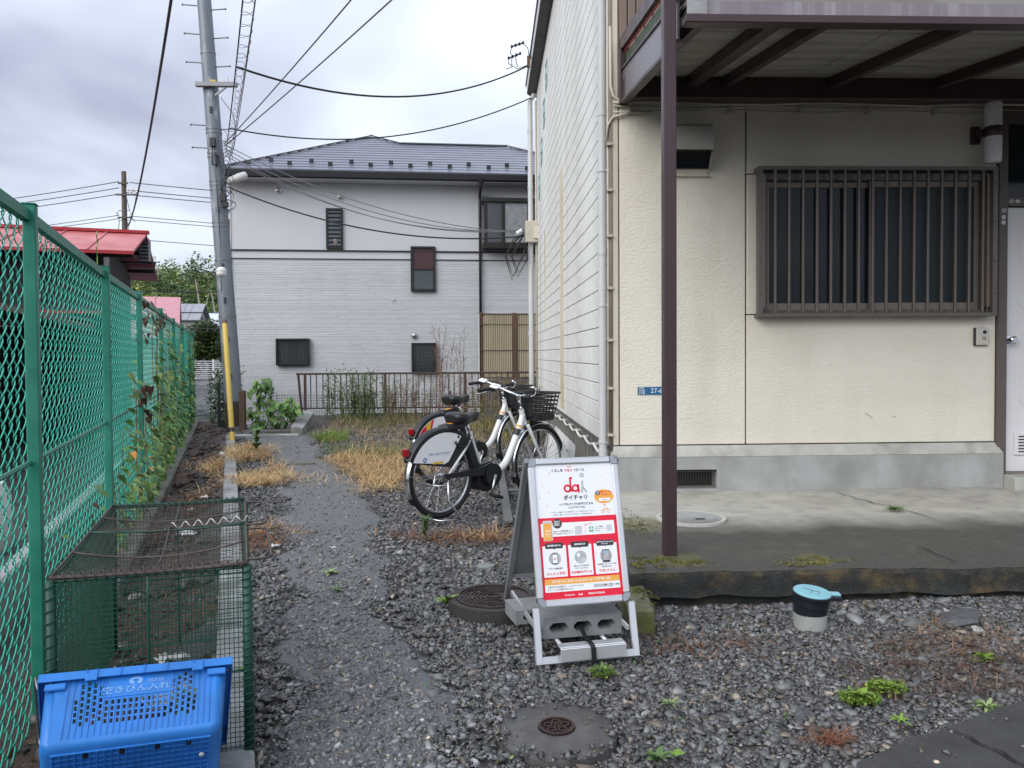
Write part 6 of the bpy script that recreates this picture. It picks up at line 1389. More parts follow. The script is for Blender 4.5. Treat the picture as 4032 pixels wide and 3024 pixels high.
def bicycle(label, loc, heading, livery, seat=0.0):
    b = thing('bicycle', label, 'bicycle', loc, heading, 'share bicycles parked at the rack', local=True)
    wheel(b, 0.0); wheel(b, 1.10)
    # frame
    fr_ = MB().tube(bez([(0.895, 0, 0.745), (0.865, 0, 0.66), (0.74, 0, 0.43), (0.66, 0, 0.335), (0.56, 0, 0.295), (0.45, 0, 0.29)], 8), [0.026]*8+[0.030]*25+[0.028]*8, 14).build('main_tube', M_bw, b, smooth=True)
    MB().tube([(0.915, 0, 0.66), (0.88, 0, 0.79)], [0.026, 0.024], 14).build('head_tube', M_bw, b, smooth=40)
    MB().tube([(0.43, 0, 0.29), (0.29, 0, 0.635)], 0.019, 12).build('seat_tube', M_bw, b, smooth=40)
    for s_ in (-1, 1):
        MB().tube([(0.42, 0.035*s_, 0.295), (0.25, 0.052*s_, 0.31), (0.0, 0.065*s_, RW)], 0.011, 8).build('chain_stay', M_bw, b, smooth=True)
        MB().tube([(0.0, 0.065*s_, RW), (0.19, 0.055*s_, 0.51), (0.295, 0.024*s_, 0.61)], 0.010, 8).build('seat_stay', M_bw, b, smooth=True)
        MB().tube(bez([(0.925, 0.03*s_, 0.66), (0.965, 0.046*s_, 0.56), (1.02, 0.055*s_, 0.45), (1.10, 0.058*s_, RW)], 6), [0.017]*6+[0.015]*6+[0.011]*7, 8).build('fork_blade', M_bw, b, smooth=True)
        MB().tube([(0.0, 0.07*s_, RW), (-0.20, 0.055*s_, 0.33), (-0.335, 0.035*s_, 0.36)], 0.0025, 5).build('fender_stay', M_spoke, b)
        MB().tube([(1.10, 0.06*s_, RW), (0.90, 0.05*s_, 0.24), (0.775, 0.035*s_, 0.26)], 0.0025, 5).build('fender_stay', M_spoke, b)
        MB().tube([(1.10, 0.062*s_, RW), (1.115, 0.085*s_, 0.52), (1.12, 0.10*s_, 0.685)], 0.0035, 5).build('basket_stay', M_bk, b)
    MB().tube([(0.29, 0, 0.63), (0.262-seat*0.3, 0, 0.72+seat)], 0.0135, 10).build('seat_post', M_chr, b, smooth=True); MB().tube([(0.297, 0, 0.605), (0.288, 0, 0.640)], 0.024, 12).build('seat_clamp', M_chr, b)
    # saddle
    mb = MB(); prof = [(-0.135, 0.035, 0.020, 0.030), (-0.130, 0.080, 0.030, 0.050), (-0.105, 0.102, 0.040, 0.062), (-0.060, 0.108, 0.040, 0.066), (-0.010, 0.092, 0.030, 0.062), (0.035, 0.060, 0.024, 0.055), (0.080, 0.038, 0.026, 0.050), (0.120, 0.029, 0.030, 0.046), (0.145, 0.022, 0.026, 0.038), (0.155, 0.010, 0.016, 0.024)]; NK = 16
    for (x, w_, tz, dz_) in prof:
        for k in range(NK):
            a = 2*math.pi*k/NK; c_, s2 = math.cos(a), math.sin(a); e = lambda v, p: math.copysign(abs(v)**p, v)
            yy_ = w_*e(c_, 0.75)*(1.0 if s2 > -0.2 else 0.88); zz_ = tz*e(s2, 0.7) if s2 > 0 else dz_*e(s2, 0.6)
            mb.v.append((0.225+x, yy_, 0.770+seat+zz_+0.02*max(0, x)*3*(s2 > 0)))
    for i in range(len(prof)-1):
        for k in range(NK): mb.f.append((i*NK+k, (i+1)*NK+k, (i+1)*NK+(k+1) % NK, i*NK+(k+1) % NK)); mb.m.append(0)
    mb.f += [tuple(range(NK)), tuple(range(len(prof)*NK-1, len(prof)*NK-NK-1, -1))]; mb.m += [0, 0]
    sd_ = mb.build('saddle', M_sad, b, smooth=60)
    for s_ in (-1, 1):
        MB().tube([(0.15, 0.05*s_, 0.745+seat), (0.23, 0.03*s_, 0.722+seat), (0.31, 0.018*s_, 0.735+seat)], 0.004, 6).build('saddle_rail', M_spoke, sd_)
        MB().tube([(0.145, 0.055*s_, 0.735-0.012*k+0.0) if True else None for k in range(0)] or [(0.14, 0.055*s_, 0.74+seat), (0.14, 0.055*s_, 0.70+seat)], 0.014, 8).build('saddle_spring', M_bk, sd_)
    # rear mudguard: chrome below, black cover above with sponsor boards
    arcband(0, 0.345, 80, 203, 0.030, 0.002, 34).build('rear_mudguard', M_chr, b, smooth=50)
    arcband(0, 0.345, 203, 212, 0.030, 0.003, 6).build('mudguard_flap', M_bk, b, smooth=50)
    cov = arcband(0, 0.376, 42, 156, 0.042, 0.028, 32).build('mudguard_cover', M_bk, b, smooth=50)
    def sector(inset, y0, y1):
        r = 0.352-inset*1.2; pts = disc_pts(0, 0, r, 22, R(46 if inset == 0 else 62), R(158-inset*150))
        pts += [(-0.005-inset*0.6, 0.075+inset*1.2), (0.085, 0.06)] if inset == 0 else [(-0.010, 0.098), (0.03, 0.115)]
        return pts
    for s_ in (-1, 1):
        Tp = Matrix(((1,0,0,0), (0,0,1,0), (0,1,0,RW), (0,0,0,1)))
        y = 0.040*s_
        gd = MB().prism(sector(0.0, 0, 0), min(y, y+0.008*s_), max(y, y+0.008*s_), Tp).build('dress_guard', M_bk, b)
        y2 = 0.0485*s_; bd = MB().prism(sector(0.012, 0, 0), min(y2, y2+0.0012*s_), max(y2, y2+0.0012*s_), Tp).build('sponsor_board', M_pan, b)
        yf = 0.0503*s_
        TT = lambda x, z: Matrix.Translation((x, yf, RW+z)) @ (Matrix.Rotation(R(90), 4, 'X') if s_ < 0 else (Matrix.Rotation(R(180), 4, 'Z') @ Matrix.Rotation(R(90), 4, 'X')))
        if livery == 'blue':
            for (a, e_) in ((0.0, 0),):
                mbk = MB(); nn = 22; q = TT(-0.20, 0.145)
                for k in range(nn+1):
                    an = R(20+300*k/nn)
                    for rr_ in (0.010, 0.019): mbk.v.append(tuple(q @ Vector((rr_*math.cos(an), rr_*math.sin(an), 0))))
                mbk.f += [(2*k, 2*k+1, 2*k+3, 2*k+2) for k in range(nn)]; mbk.m += [0]*nn; mbk.build('emblem', M_ink_b, bd, local=True)
                MB().quad(*[q @ Vector(p) for p in ((0.0, -0.004, 0), (0.018, -0.004, 0), (0.018, 0.003, 0), (0.0, 0.003, 0))]).build('emblem_bar', M_ink_b, bd, local=True)
            text('グローバルソフトウェア', 0.0240, TT(-0.060, 0.180), M_ink_b, bd, bold=0.0007, sx=0.80, local=True)
            MB().quad(*[TT(-0.075, 0.115) @ Vector(p) for p in ((-0.05, -0.008, 0), (0.05, -0.008, 0), (0.05, 0.008, 0), (-0.05, 0.008, 0))]).build('yellow_bar', M_ink_y, bd, local=True)
        else:
            # coloured rays either side of a white field with the round-letter mark
            def wedge(a0, a1, m_, r1=0.334, r0=0.03):
                nn = 8; mbk = MB(); cx_, cz_ = -0.02, 0.02
                for k in range(nn+1):
                    an = R(a0+(a1-a0)*k/nn)
                    # outer edge on the board arc, inner edge on the chord
                    ox, oz = r1*math.cos(an), r1*math.sin(an)
                    ix, iz = (0.14 if a0 < 90 else -0.17)*1.0, 0.11
                    ix, iz = ix+(ox-ix)*0.12, iz+(oz-iz)*0.12
                    mbk.v += [(ox, yf+0.0002*s_, RW+oz), (ix, yf+0.0002*s_, RW+iz)]
                mbk.f += [(2*k, 2*k+1, 2*k+3, 2*k+2) for k in range(nn)]; mbk.m += [0]*nn
                mbk.build('colour_ray', m_, bd, local=True)
            for (a0, a1, m_) in ((55, 63, M_ink_r), (63, 74, M_ink_y), (74, 80, M_ink_r), (108, 114, M_ink_r), (114, 128, M_ink_y), (128, 150, M_ink_r)): wedge(a0, a1, m_)
            text('da', 0.11, TT(-0.035, 0.215) @ Matrix.Translation((0, 0, 0.0008)), M_ink_r, bd, bold=0.002, local=True)
            MB().prism(disc_pts(0.055, 0.275, 0.016, 16), 0, 0.0004, Matrix.Translation((0, yf, RW)) @ Matrix.Rotation(R(90), 4, 'X') if s_ < 0 else Matrix.Translation((0, yf+0.0004, RW)) @ Matrix.Rotation(R(90), 4, 'X')).build('mark_dot', M_ink_g, bd, local=True)
            MB().bar((0.055, yf, RW+0.245), (0.035, yf, RW+0.175), 0.0006, 0.014, (0,0,1)).bar((0.052, yf, RW+0.215), (0.075, yf, RW+0.175), 0.0006, 0.014, (0,0,1)).build('mark_stem', M_ink_g, bd, local=True)
    MB().cbox((-0.355, -0.03, 0.505), (-0.325, 0.03, 0.565), 0.006).build('reflector', M_redl, b); MB().cbox((-0.333, -0.014, 0.50), (-0.30, 0.014, 0.54), 0.004).build('reflector_mount', M_bk, b)
    # front mudguard
    arcband(1.10, 0.345, 62, 196, 0.030, 0.002, 34).build('front_mudguard', M_chr, b, smooth=50)
    arcband(1.10, 0.345, 196, 206, 0.030, 0.003, 6).build('mudguard_flap', M_bk, b, smooth=50)
    # drive: motor, chain case, crank, pedals, battery
    mb = MB(); P = [(0.36, 0.38), (0.46, 0.395), (0.545, 0.35), (0.56, 0.27), (0.52, 0.185), (0.43, 0.155), (0.355, 0.175), (0.32, 0.24), (0.33, 0.33)]
    Ty = Matrix(((1,0,0,0), (0,0,1,0), (0,1,0,0), (0,0,0,1)))
    mb.prism(P, -0.055, 0.055, Ty); mb.build('motor_unit', M_bk, b)
    P = [(-0.03, 0.350), (0.10, 0.352), (0.36, 0.368), (0.44, 0.388), (0.52, 0.365), (0.555, 0.295), (0.52, 0.225), (0.45, 0.203), (0.39, 0.235), (0.355, 0.300), (0.10, 0.314), (-0.03, 0.318)]
    MB().prism(P, -0.088, -0.066, Ty).build('chain_case', M_bk, b)
    MB().lathe([(0.03, 0), (0.085, 0.002), (0.088, 0.008), (0.03, 0.012)], n=24, T=Matrix.Translation((0.46, -0.100, 0.295)) @ Matrix.Rotation(R(90), 4, 'X') @ Matrix.Translation((0,0,-0.008))).build('chain_disc', M_bk, b, smooth=40)
    for s_, d in ((-1, Vector((-0.055, 0, -0.155))), (1, Vector((0.055, 0, 0.155)))):
        c = Vector((0.46, 0.115*s_, 0.295)); e = c+d
        MB().tube([c, c+d*0.5+Vector((0, 0.006*s_, 0)), e+Vector((0, 0.012*s_, 0))], [0.015, 0.011, 0.012], 8).build('crank_arm', M_rimm, b, smooth=True)
        pd = MB().cbox((e.x-0.045, e.y+0.02*s_ if s_ > 0 else e.y-0.11, e.z-0.012), (e.x+0.045, e.y+0.11 if s_ > 0 else e.y-0.02, e.z+0.012), 0.006, Matrix.Translation(e) @ Matrix.Rotation(R(20), 4, 'Y') @ Matrix.Translation(-e)).build('pedal', M_rubber, b)
        MB().box((e.x-0.047, e.y+(0.03 if s_ > 0 else -0.1), e.z-0.004), (e.x-0.0455, e.y+(0.1 if s_ > 0 else -0.03), e.z+0.006), Matrix.Translation(e) @ Matrix.Rotation(R(20), 4, 'Y') @ Matrix.Translation(-e)).build('pedal_reflector', M_bk, pd)
    MB().cbox((-0.055, -0.042, -0.15), (0.03, 0.042, 0.14), 0.014, Matrix.Translation((0.300, 0, 0.47)) @ Matrix.Rotation(R(-22), 4, 'Y')).build('battery', M_bk, b)
    lk = MB().cbox((-0.06, -0.062, 0.0), (0.16, 0.062, 0.055), 0.018, Matrix.Translation((0.06, 0, 0.665)) @ Matrix.Rotation(R(-8), 4, 'Y')).build('lock_unit', M_bk, b)
    MB().quad(*[Matrix.Translation((0.06, 0, 0.665)) @ Matrix.Rotation(R(-8), 4, 'Y') @ Vector(p) for p in ((0.02, -0.03, 0.0556), (0.10, -0.03, 0.0556), (0.10, 0.03, 0.0556), (0.02, 0.03, 0.0556))]).build('orange_sticker', M_orange, lk, local=True)
    MB().tube([(0.13, s*0.05, 0.62) for s in (-1, 1)] , 0.012, 8).build('lock_bar', M_bk, lk)
    MB().tube([(0.16+0.07*math.cos(a), -0.06, 0.60+0.06*math.sin(a)) for a in np.linspace(R(190), R(350), 12)], 0.008, 7).build('ring_lock', M_bk, b, smooth=True)
    # stand
    MB().tube([(0.0, -0.075, RW), (-0.02, -0.10, 0.15), (0.06, -0.155, 0.008), (0.09, -0.155, 0.005)], 0.008, 7).build('stand_leg', M_chr, b, smooth=True); MB().tube([(0.0, 0.075, RW), (-0.02, 0.10, 0.15), (0.06, 0.155, 0.008), (0.09, 0.155, 0.005)], 0.008, 7).build('stand_leg', M_chr, b, smooth=True)
    MB().tube([(0.075, -0.155, 0.006), (-0.10, -0.10, 0.010), (-0.12, 0.10, 0.010), (0.075, 0.155, 0.006)], 0.006, 7).build('stand_foot', M_chr, b, smooth=True)
    # stem and handlebar
    MB().tube([(0.882, 0, 0.785), (0.850, 0, 0.890)], 0.0125, 12).build('stem', M_chr, b, smooth=True); MB().tube([(0.886, 0, 0.775), (0.878, 0, 0.805)], 0.021, 14).build('headset', M_chr, b); MB().tube([(0.858, 0, 0.870), (0.845, 0, 0.912)], 0.018, 12).build('stem_clamp', M_chr, b, smooth=40)
    hb = MB().tube(bez([(0.66, 0.28, 0.950), (0.74, 0.262, 0.960), (0.83, 0.215, 0.965), (0.872, 0.11, 0.927), (0.872, 0.0, 0.903), (0.872, -0.11, 0.927), (0.83, -0.215, 0.965), (0.74, -0.262, 0.960), (0.66, -0.28, 0.950)], 6), 0.0112, 10).build('handlebar', M_chr, b, smooth=True)
    for s_ in (-1, 1):
        MB().tube([(0.645, 0.283*s_, 0.948), (0.76, 0.257*s_, 0.962)], [0.0175, 0.016], 12).build('grip', M_rubber, b, smooth=40)
        MB().tube(bez([(0.775, 0.262*s_, 0.950), (0.73, 0.295*s_, 0.930), (0.67, 0.315*s_, 0.920)], 5), [0.006]*11, 6).build('brake_lever', M_chr, b, smooth=True); MB().cbox((0.755, 0.235*s_-0.012, 0.937), (0.795, 0.235*s_+0.012, 0.973), 0.004).build('lever_clamp', M_bk, b)
        MB().tube(bez([(0.79, 0.24*s_, 0.950), (0.93, 0.17*s_, 0.965), (0.98, 0.08*s_, 0.90), (0.93, 0.02*s_, 0.74)], 6), 0.0035, 5).build('brake_cable', M_bk, b, smooth=True)
    MB().cbox((-0.028, -0.045, 0), (0.028, 0.045, 0.018), 0.005, Matrix.Translation((0.775, 0.205, 0.977)) @ Matrix.Rotation(R(-25), 4, 'Y') @ Matrix.Rotation(R(12), 4, 'X')).build('display', M_pan, hb, local=True)
    MB().cbox((-0.015, -0.030, 0.0182), (0.012, 0.012, 0.0192), 0.0003, Matrix.Translation((0.775, 0.205, 0.977)) @ Matrix.Rotation(R(-25), 4, 'Y') @ Matrix.Rotation(R(12), 4, 'X')).build('display_screen', M_ink_g, hb, local=True)
    MB().lathe([(0.013, 0), (0.017, 0.005), (0.016, 0.014), (0.004, 0.021)], (0.80, -0.215, 0.975), 14).build('bell', M_chr, hb, smooth=True)
    # decals on the tube
    MB().tube([(0.842, 0, 0.622), (0.815, 0, 0.572)], 0.0308, 14, caps=False).build('tube_decal', M_ink_k, b, smooth=True); MB().tube([(0.858, 0, 0.652), (0.850, 0, 0.636)], 0.0303, 14, caps=False).build('orange_decal', M_orange, b, smooth=True)
    # basket
    bk_ = MB(); x0, x1, z0, z1 = 0.945, 1.22, 0.695, 0.925
    def bring(z, n=24):
        f = (z-z0)/(z1-z0); xa, xb, w_ = x0-0.01*f, 1.165+0.045*f, 0.140+0.032*f; P = []; rc_ = 0.045
        for (cx_, cy_, a0) in ((xb-rc_, w_-rc_, 0), (xa+rc_, w_-rc_, 90), (xa+rc_, -w_+rc_, 180), (xb-rc_, -w_+rc_, 270)):
            for k in range(5): a = R(a0+22.5*k); P.append(Vector((cx_+rc_*math.cos(a), cy_+rc_*math.sin(a), z)))
        return P
    bt = MB().tube(bring(z1), 0.009, 8, closed=True).build('basket', M_bk, b, smooth=True)
    for z in (0.755, 0.79, 0.825, 0.86, 0.892): 
        mb = MB(); P = bring(z); n = len(P)
        for p in P: mb.v += [(p.x, p.y, p.z-0.006), (p.x, p.y, p.z+0.006)]
        mb.f += [(2*i, 2*((i+1) % n), 2*((i+1) % n)+1, 2*i+1) for i in range(n)]; mb.m += [0]*n; mb.build('basket_band', M_bk, bt, local=True, solid=0.005)
    P = bring(0.742); Q = bring(z0); mb = MB(); n = len(P)
    mb.v += [tuple(p) for p in P]+[tuple(p) for p in Q]; mb.f += [(i, n+i, n+(i+1) % n, (i+1) % n) for i in range(n)]+[tuple(range(n, 2*n))]; mb.m += [0]*(n+1); mb.build('basket_tray', M_bk, bt, local=True, solid=0.004)
    def per(z, t):
        P = bring(z); n = len(P); L = [(P[(i+1) % n]-P[i]).length for i in range(n)]; tot = sum(L); d = t*tot; i = 0
        while d > L[i]: d -= L[i]; i += 1
        return P[i].lerp(P[(i+1) % n], d/L[i])
    for k in range(26): MB().bar(per(0.74, k/26), per(z1, k/26), 0.005, 0.005).build('basket_upright', M_bk, bt, local=True)
    MB().cbox((0.925, -0.075, 0.72), (0.95, 0.075, 0.90), 0.01).build('basket_bracket', M_bk, b); MB().cbox((1.00, -0.03, 0.655), (1.06, 0.03, 0.70), 0.012).build('head_lamp', M_bk, b); MB().lathe([(0.022, 0), (0.02, 0.01)], n=14, T=Matrix.Translation((1.06, 0, 0.678)) @ Matrix.Rotation(R(90), 4, 'Y')).build('lamp_lens', M_porc, b)
    return b
HEAD = R(43)
bicycle('near white share bicycle with blue lettered white panel over its rear wheel', (-0.325, 5.90, 0.0), HEAD, 'blue')
bicycle('far white share bicycle with red and yellow panel over its rear wheel', (-0.430, 7.45, 0.0), HEAD, 'red', 0.055)

# ================================================================ BICYCLE RACK
rk = thing('bicycle_rack', 'grey steel bicycle rack with upright wheel plates against the side wall', 'bicycle rack', (0.55, 7.0, 0.0))
M_rk = mat('pale grey rack paint', (0.62, 0.63, 0.63), 0.45, var=0.08, vscale=4); M_rk2 = mat('grey galvanised rail', (0.18, 0.185, 0.185), 0.45, 0.4, var=0.15)
MB().cbox((0.14, 5.6, 0.02), (0.21, 8.6, 0.045), 0.004).build('base_rail', M_rk2, rk); MB().cbox((0.82, 6.2, 0.012), (0.86, 8.6, 0.03), 0.004).build('base_rail', M_rk2, rk)
for y in (5.75, 6.9, 8.4): MB().cbox((0.215, y-0.03, 0.022), (0.795, y+0.03, 0.042), 0.004).build('cross_rail', M_rk2, rk)
for i, yc in enumerate((6.9, 7.25, 7.6, 7.95, 8.3)):
    for s_ in (-1, 1):
        T = Matrix.Translation((0.715+0.045*s_, yc+0.055*s_, 0.0)) @ Matrix.Rotation(R(-28), 4, 'Z') @ Matrix.Rotation(R(6), 4, 'Y')
        P = [(-0.032, 0.05), (0.032, 0.05), (0.032, 0.43), (-0.018, 0.475), (-0.032, 0.465)]
        MB().prism(P, -0.003, 0.003, T @ Matrix.Rotation(R(90), 4, 'X')).build('wheel_plate', M_rk, rk)
    MB().tube([(0.68, yc-0.05, 0.38), (0.76, yc+0.06, 0.38)], 0.006, 6).build('spacer_rod', M_rk2, rk)
# ================================================================ A-FRAME SIGN
M_alw = mat('brushed aluminium frame', (0.66, 0.67, 0.69), 0.30, 0.55, var=0.04, vscale=10); M_alg = mat('dark grey back frame', (0.30, 0.31, 0.32), 0.4, 0.5); M_post = mat('poster paper', (0.78, 0.79, 0.83), 0.35); M_corner = mat('chrome corner', (0.45, 0.46, 0.48), 0.15, 0.9)  # M_alg: the rear frame and panels are a darker grey of their own
M_prred = mat('poster red', (0.70, 0.012, 0.040), 0.35); M_card = mat('poster white card', (0.80, 0.81, 0.82), 0.35); M_proran = mat('poster orange', (0.80, 0.38, 0.07), 0.35); M_prk = mat('poster black', (0.035, 0.035, 0.04), 0.4); M_prg = mat('poster grey', (0.40, 0.41, 0.42), 0.4); M_prlg = mat('poster pale grey', (0.55, 0.55, 0.56), 0.4); M_prgreen = mat('poster green', (0.03, 0.36, 0.13), 0.4); M_prsky = mat('poster screen', (0.30, 0.42, 0.52), 0.4)
SR = R(10.5)
sg = thing('a_frame_sign', 'white aluminium A-frame sign with a red and white bicycle share poster', 'sign', (0.425, 3.10, 0.0), SR, local=True)
LEAN = R(15.5); ca, sa = math.cos(LEAN), math.sin(LEAN); HWs = 0.202
def SP(x, l, n=0.0): return Vector((x, l*sa - n*ca, l*ca + n*sa))     # point on the leaning front panel; n = towards the viewer
TS = Matrix(((1, 0, 0, 0), (0, sa, -ca, 0), (0, ca, sa, 0), (0, 0, 0, 1)))   # poster plane: x, up, normal
L0, L1 = 0.222, 0.835
# legs and top of the front frame
for s_ in (-1, 1): MB().cbox((s_*(HWs+0.006)-0.014, 0.0, -0.022), (s_*(HWs+0.006)+0.014, L0-0.002, -0.002), 0.003, TS).build('front_leg', M_alw, sg)
MB().cbox((-HWs, 0.0, -0.02), (HWs, 0.03, -0.004), 0.003, TS).build('foot_bar', M_alw, sg)
FW = 0.028
for s_ in (-1, 1): MB().cbox((min(s_*HWs, s_*(HWs-FW)), L0+0.034, -0.02), (max(s_*HWs, s_*(HWs-FW)), L1-0.034, 0.006), 0.005, TS).build('frame_side', M_alw, sg)
for (a, b) in ((L0, L0+FW), (L1-FW, L1)): MB().cbox((-HWs+0.034, a, -0.02), (HWs-0.034, b, 0.006), 0.005, TS).build('frame_end', M_alw, sg)
for sx in (-1, 1):
    for (lc, sy) in ((L0+0.034, -1), (L1-0.034, 1)):
        cx_ = sx*(HWs-0.034); nn = 8; P = []
        a0 = {(1,1): 0, (-1,1): 90, (-1,-1): 180, (1,-1): 270}[(sx, sy)]
        outer = [(cx_+0.034*math.cos(R(a0+90*k/nn)), lc+0.034*math.sin(R(a0+90*k/nn))) for k in range(nn+1)]; inner = [(cx_+0.007*math.cos(R(a0+90*k/nn)), lc+0.007*math.sin(R(a0+90*k/nn))) for k in range(nn, -1, -1)]
        MB().prism(outer+inner, -0.02, 0.005, TS).build('frame_corner', M_corner, sg, smooth=30)
bp = MB().box((-HWs+0.01, L0+0.01, -0.018), (HWs-0.01, L1-0.01, -0.006), TS).build('back_panel', M_alg, sg)
# poster
PW0, PW1, PB0, PB1 = -HWs+FW-0.002, HWs-FW+0.002, L0+FW-0.002, L1-FW+0.002
po_ = MB().box((PW0, PB0, -0.0058), (PW1, PB1, -0.004), TS).build('poster', M_post, sg)
PWd, PHt = PW1-PW0, PB1-PB0
def PX(u, v): return PW0+u*PWd, PB1-v*PHt        # poster fractions from the top left
lay = [0]
def pr(poly, m, lv, name='print'):
    z = -0.004+0.00035*lv; P = [PX(*q) for q in poly]
    ar = sum(P[i][0]*P[(i+1) % len(P)][1]-P[(i+1) % len(P)][0]*P[i][1] for i in range(len(P)))
    if ar < 0: P = P[::-1]
    mb = MB(); mb.add([TS @ Vector((x, y, z)) for x, y in P], [tuple(range(len(P)))]); return mb.build(name, m, po_, local=True)
def rrect(u0, v0, u1, v1, m, lv, r=0.012, name='print'):
    ry = r*PWd/PHt; P = []
    for (cu, cv, a0) in ((u1-r, v0+ry, -90), (u1-r, v1-ry, 0), (u0+r, v1-ry, 90), (u0+r, v0+ry, 180)):
        for k in range(5): a = R(a0+22.5*k); P.append((cu+r*math.cos(a), cv+ry*math.sin(a)))
    return pr(P, m, lv, name)
def circ(u, v, r, m, lv, ru=None, n=24, name='print'): return pr([(u+(ru or r)*math.cos(2*math.pi*k/n), v+r*PWd/PHt*math.sin(2*math.pi*k/n)) for k in range(n)], m, lv, name)
def pt(s_, u, v, size, m, lv=4, bold=0.0, align='CENTER', sx=1.0, rot=0.0):
    x, y = PX(u, v); z = -0.004+0.00035*lv
    return text(s_, size, TS @ Matrix.Translation((x, y, z)) @ Matrix.Rotation(rot, 4, 'Z'), m, po_, 'lettering', align, bold, sx, local=True)
pr([(0, 0.405), (1, 0.405), (1, 1), (0, 1)], M_prred, 1, 'red_field')
pt('くらしを', 0.365, 0.052, 0.0135, M_prk, bold=0.0003, align='RIGHT'); pt('つなぐ', 0.375, 0.052, 0.0135, M_prred, bold=0.0003, align='LEFT'); pt('1ピース', 0.505, 0.052, 0.0135, M_prk, bold=0.0003, align='LEFT')
for k in range(3): pr([(0.425+0.02*k, 0.018), (0.432+0.02*k, 0.018), (0.435+0.015*k, 0.030), (0.428+0.015*k, 0.030)], M_prred, 2)
# the round-letter mark: d, a, and a grey figure
def annulus(u, v, r0, r1, m, lv, a0=0, a1=360, n=28):
    P = [(u+r1*math.cos(R(a0+(a1-a0)*k/n)), v+r1*PWd/PHt*math.sin(R(a0+(a1-a0)*k/n))) for k in range(n+1)]; Q = [(u+r0*math.cos(R(a0+(a1-a0)*k/n)), v+r0*PWd/PHt*math.sin(R(a0+(a1-a0)*k/n))) for k in range(n+1)]
    z = -0.004+0.00035*lv; mb = MB()
    for p, q in zip(P, Q):
        for c in (p, q): x, y = PX(*c); mb.v.append(tuple(TS @ Vector((x, y, z))))
    mb.f += [(2*k, 2*k+2, 2*k+3, 2*k+1) for k in range(n)]; mb.m += [0]*n; return mb.build('logo_stroke', m, po_, local=True)
annulus(0.405, 0.190, 0.026, 0.050, M_prred, 3); annulus(0.505, 0.190, 0.024, 0.047, M_prred, 3)
pr([(0.435, 0.105), (0.458, 0.105), (0.455, 0.215), (0.432, 0.215)], M_prred, 3); pr([(0.435, 0.105), (0.475, 0.105), (0.475, 0.118), (0.435, 0.118)], M_prred, 3); pr([(0.53, 0.160), (0.553, 0.160), (0.560, 0.225), (0.537, 0.225)], M_prred, 3); pr([(0.43, 0.20), (0.48, 0.20), (0.48, 0.214), (0.43, 0.214)], M_prred, 3)
annulus(0.60, 0.092, 0.011, 0.027, M_prg, 3); pr([(0.588, 0.135), (0.612, 0.135), (0.607, 0.175), (0.595, 0.225), (0.572, 0.225), (0.59, 0.17)], M_prg, 3); pr([(0.603, 0.175), (0.620, 0.19), (0.655, 0.222), (0.635, 0.228), (0.605, 0.20)], M_prg, 3)
pt('ダイチャリ', 0.50, 0.262, 0.022, M_prk, bold=0.0005); pt('いつでもどこでも気軽に使える', 0.50, 0.310, 0.0108, M_prk, bold=0.0002); pt('シェアサイクル', 0.50, 0.336, 0.0108, M_prk, bold=0.0002)
pt('ダイチャリは電動アシスト自転車をシェアして利用できるサービスです。', 0.46, 0.367, 0.0062, M_prk, sx=0.98); pt('街乗り、観光、ビジネスにさまざまなシーンで気軽に使えます。', 0.46, 0.386, 0.0062, M_prk, sx=0.98)
rc2 = random.Random(4)
for (u, v, s_) in ((0.19, 0.07, 0.9), (0.09, 0.165, 0.7), (0.165, 0.215, 0.8), (0.05, 0.255, 0.7), (0.13, 0.32, 0.8), (0.27, 0.13, 0.5), (0.86, 0.11, 0.9), (0.83, 0.165, 0.6), (0.91, 0.055, 0.5)): pr([(u-0.009*s_, v), (u, v-0.006*s_), (u+0.009*s_, v), (u, v+0.006*s_)], M_prred if rc2.random() < 0.7 else M_proran, 2, 'confetti')
circ(0.86, 0.262, 0.085, M_proran, 2, 0.125); pr([(0.84, 0.322), (0.875, 0.322), (0.86, 0.338)], M_proran, 2); circ(0.785, 0.235, 0.030, M_prk, 3); pt('初回', 0.785, 0.228, 0.0055, M_card, bold=0.0002); pt('30分', 0.785, 0.242, 0.0062, M_card, bold=0.0002); pt('無料クーポン', 0.895, 0.228, 0.0088, M_prred, bold=0.0003); pt('プレゼント！', 0.895, 0.250, 0.0088, M_prred, bold=0.0003); rrect(0.79, 0.275, 0.94, 0.297, M_card, 3, 0.016); pt('daichari', 0.865, 0.286, 0.0058, M_prk)
annulus(0.83, 0.375, 0.016, 0.021, M_proran, 3); annulus(0.905, 0.375, 0.016, 0.021, M_proran, 3); pr([(0.83, 0.372), (0.855, 0.352), (0.895, 0.352), (0.905, 0.374), (0.895, 0.358), (0.862, 0.358), (0.836, 0.376)], M_proran, 3)
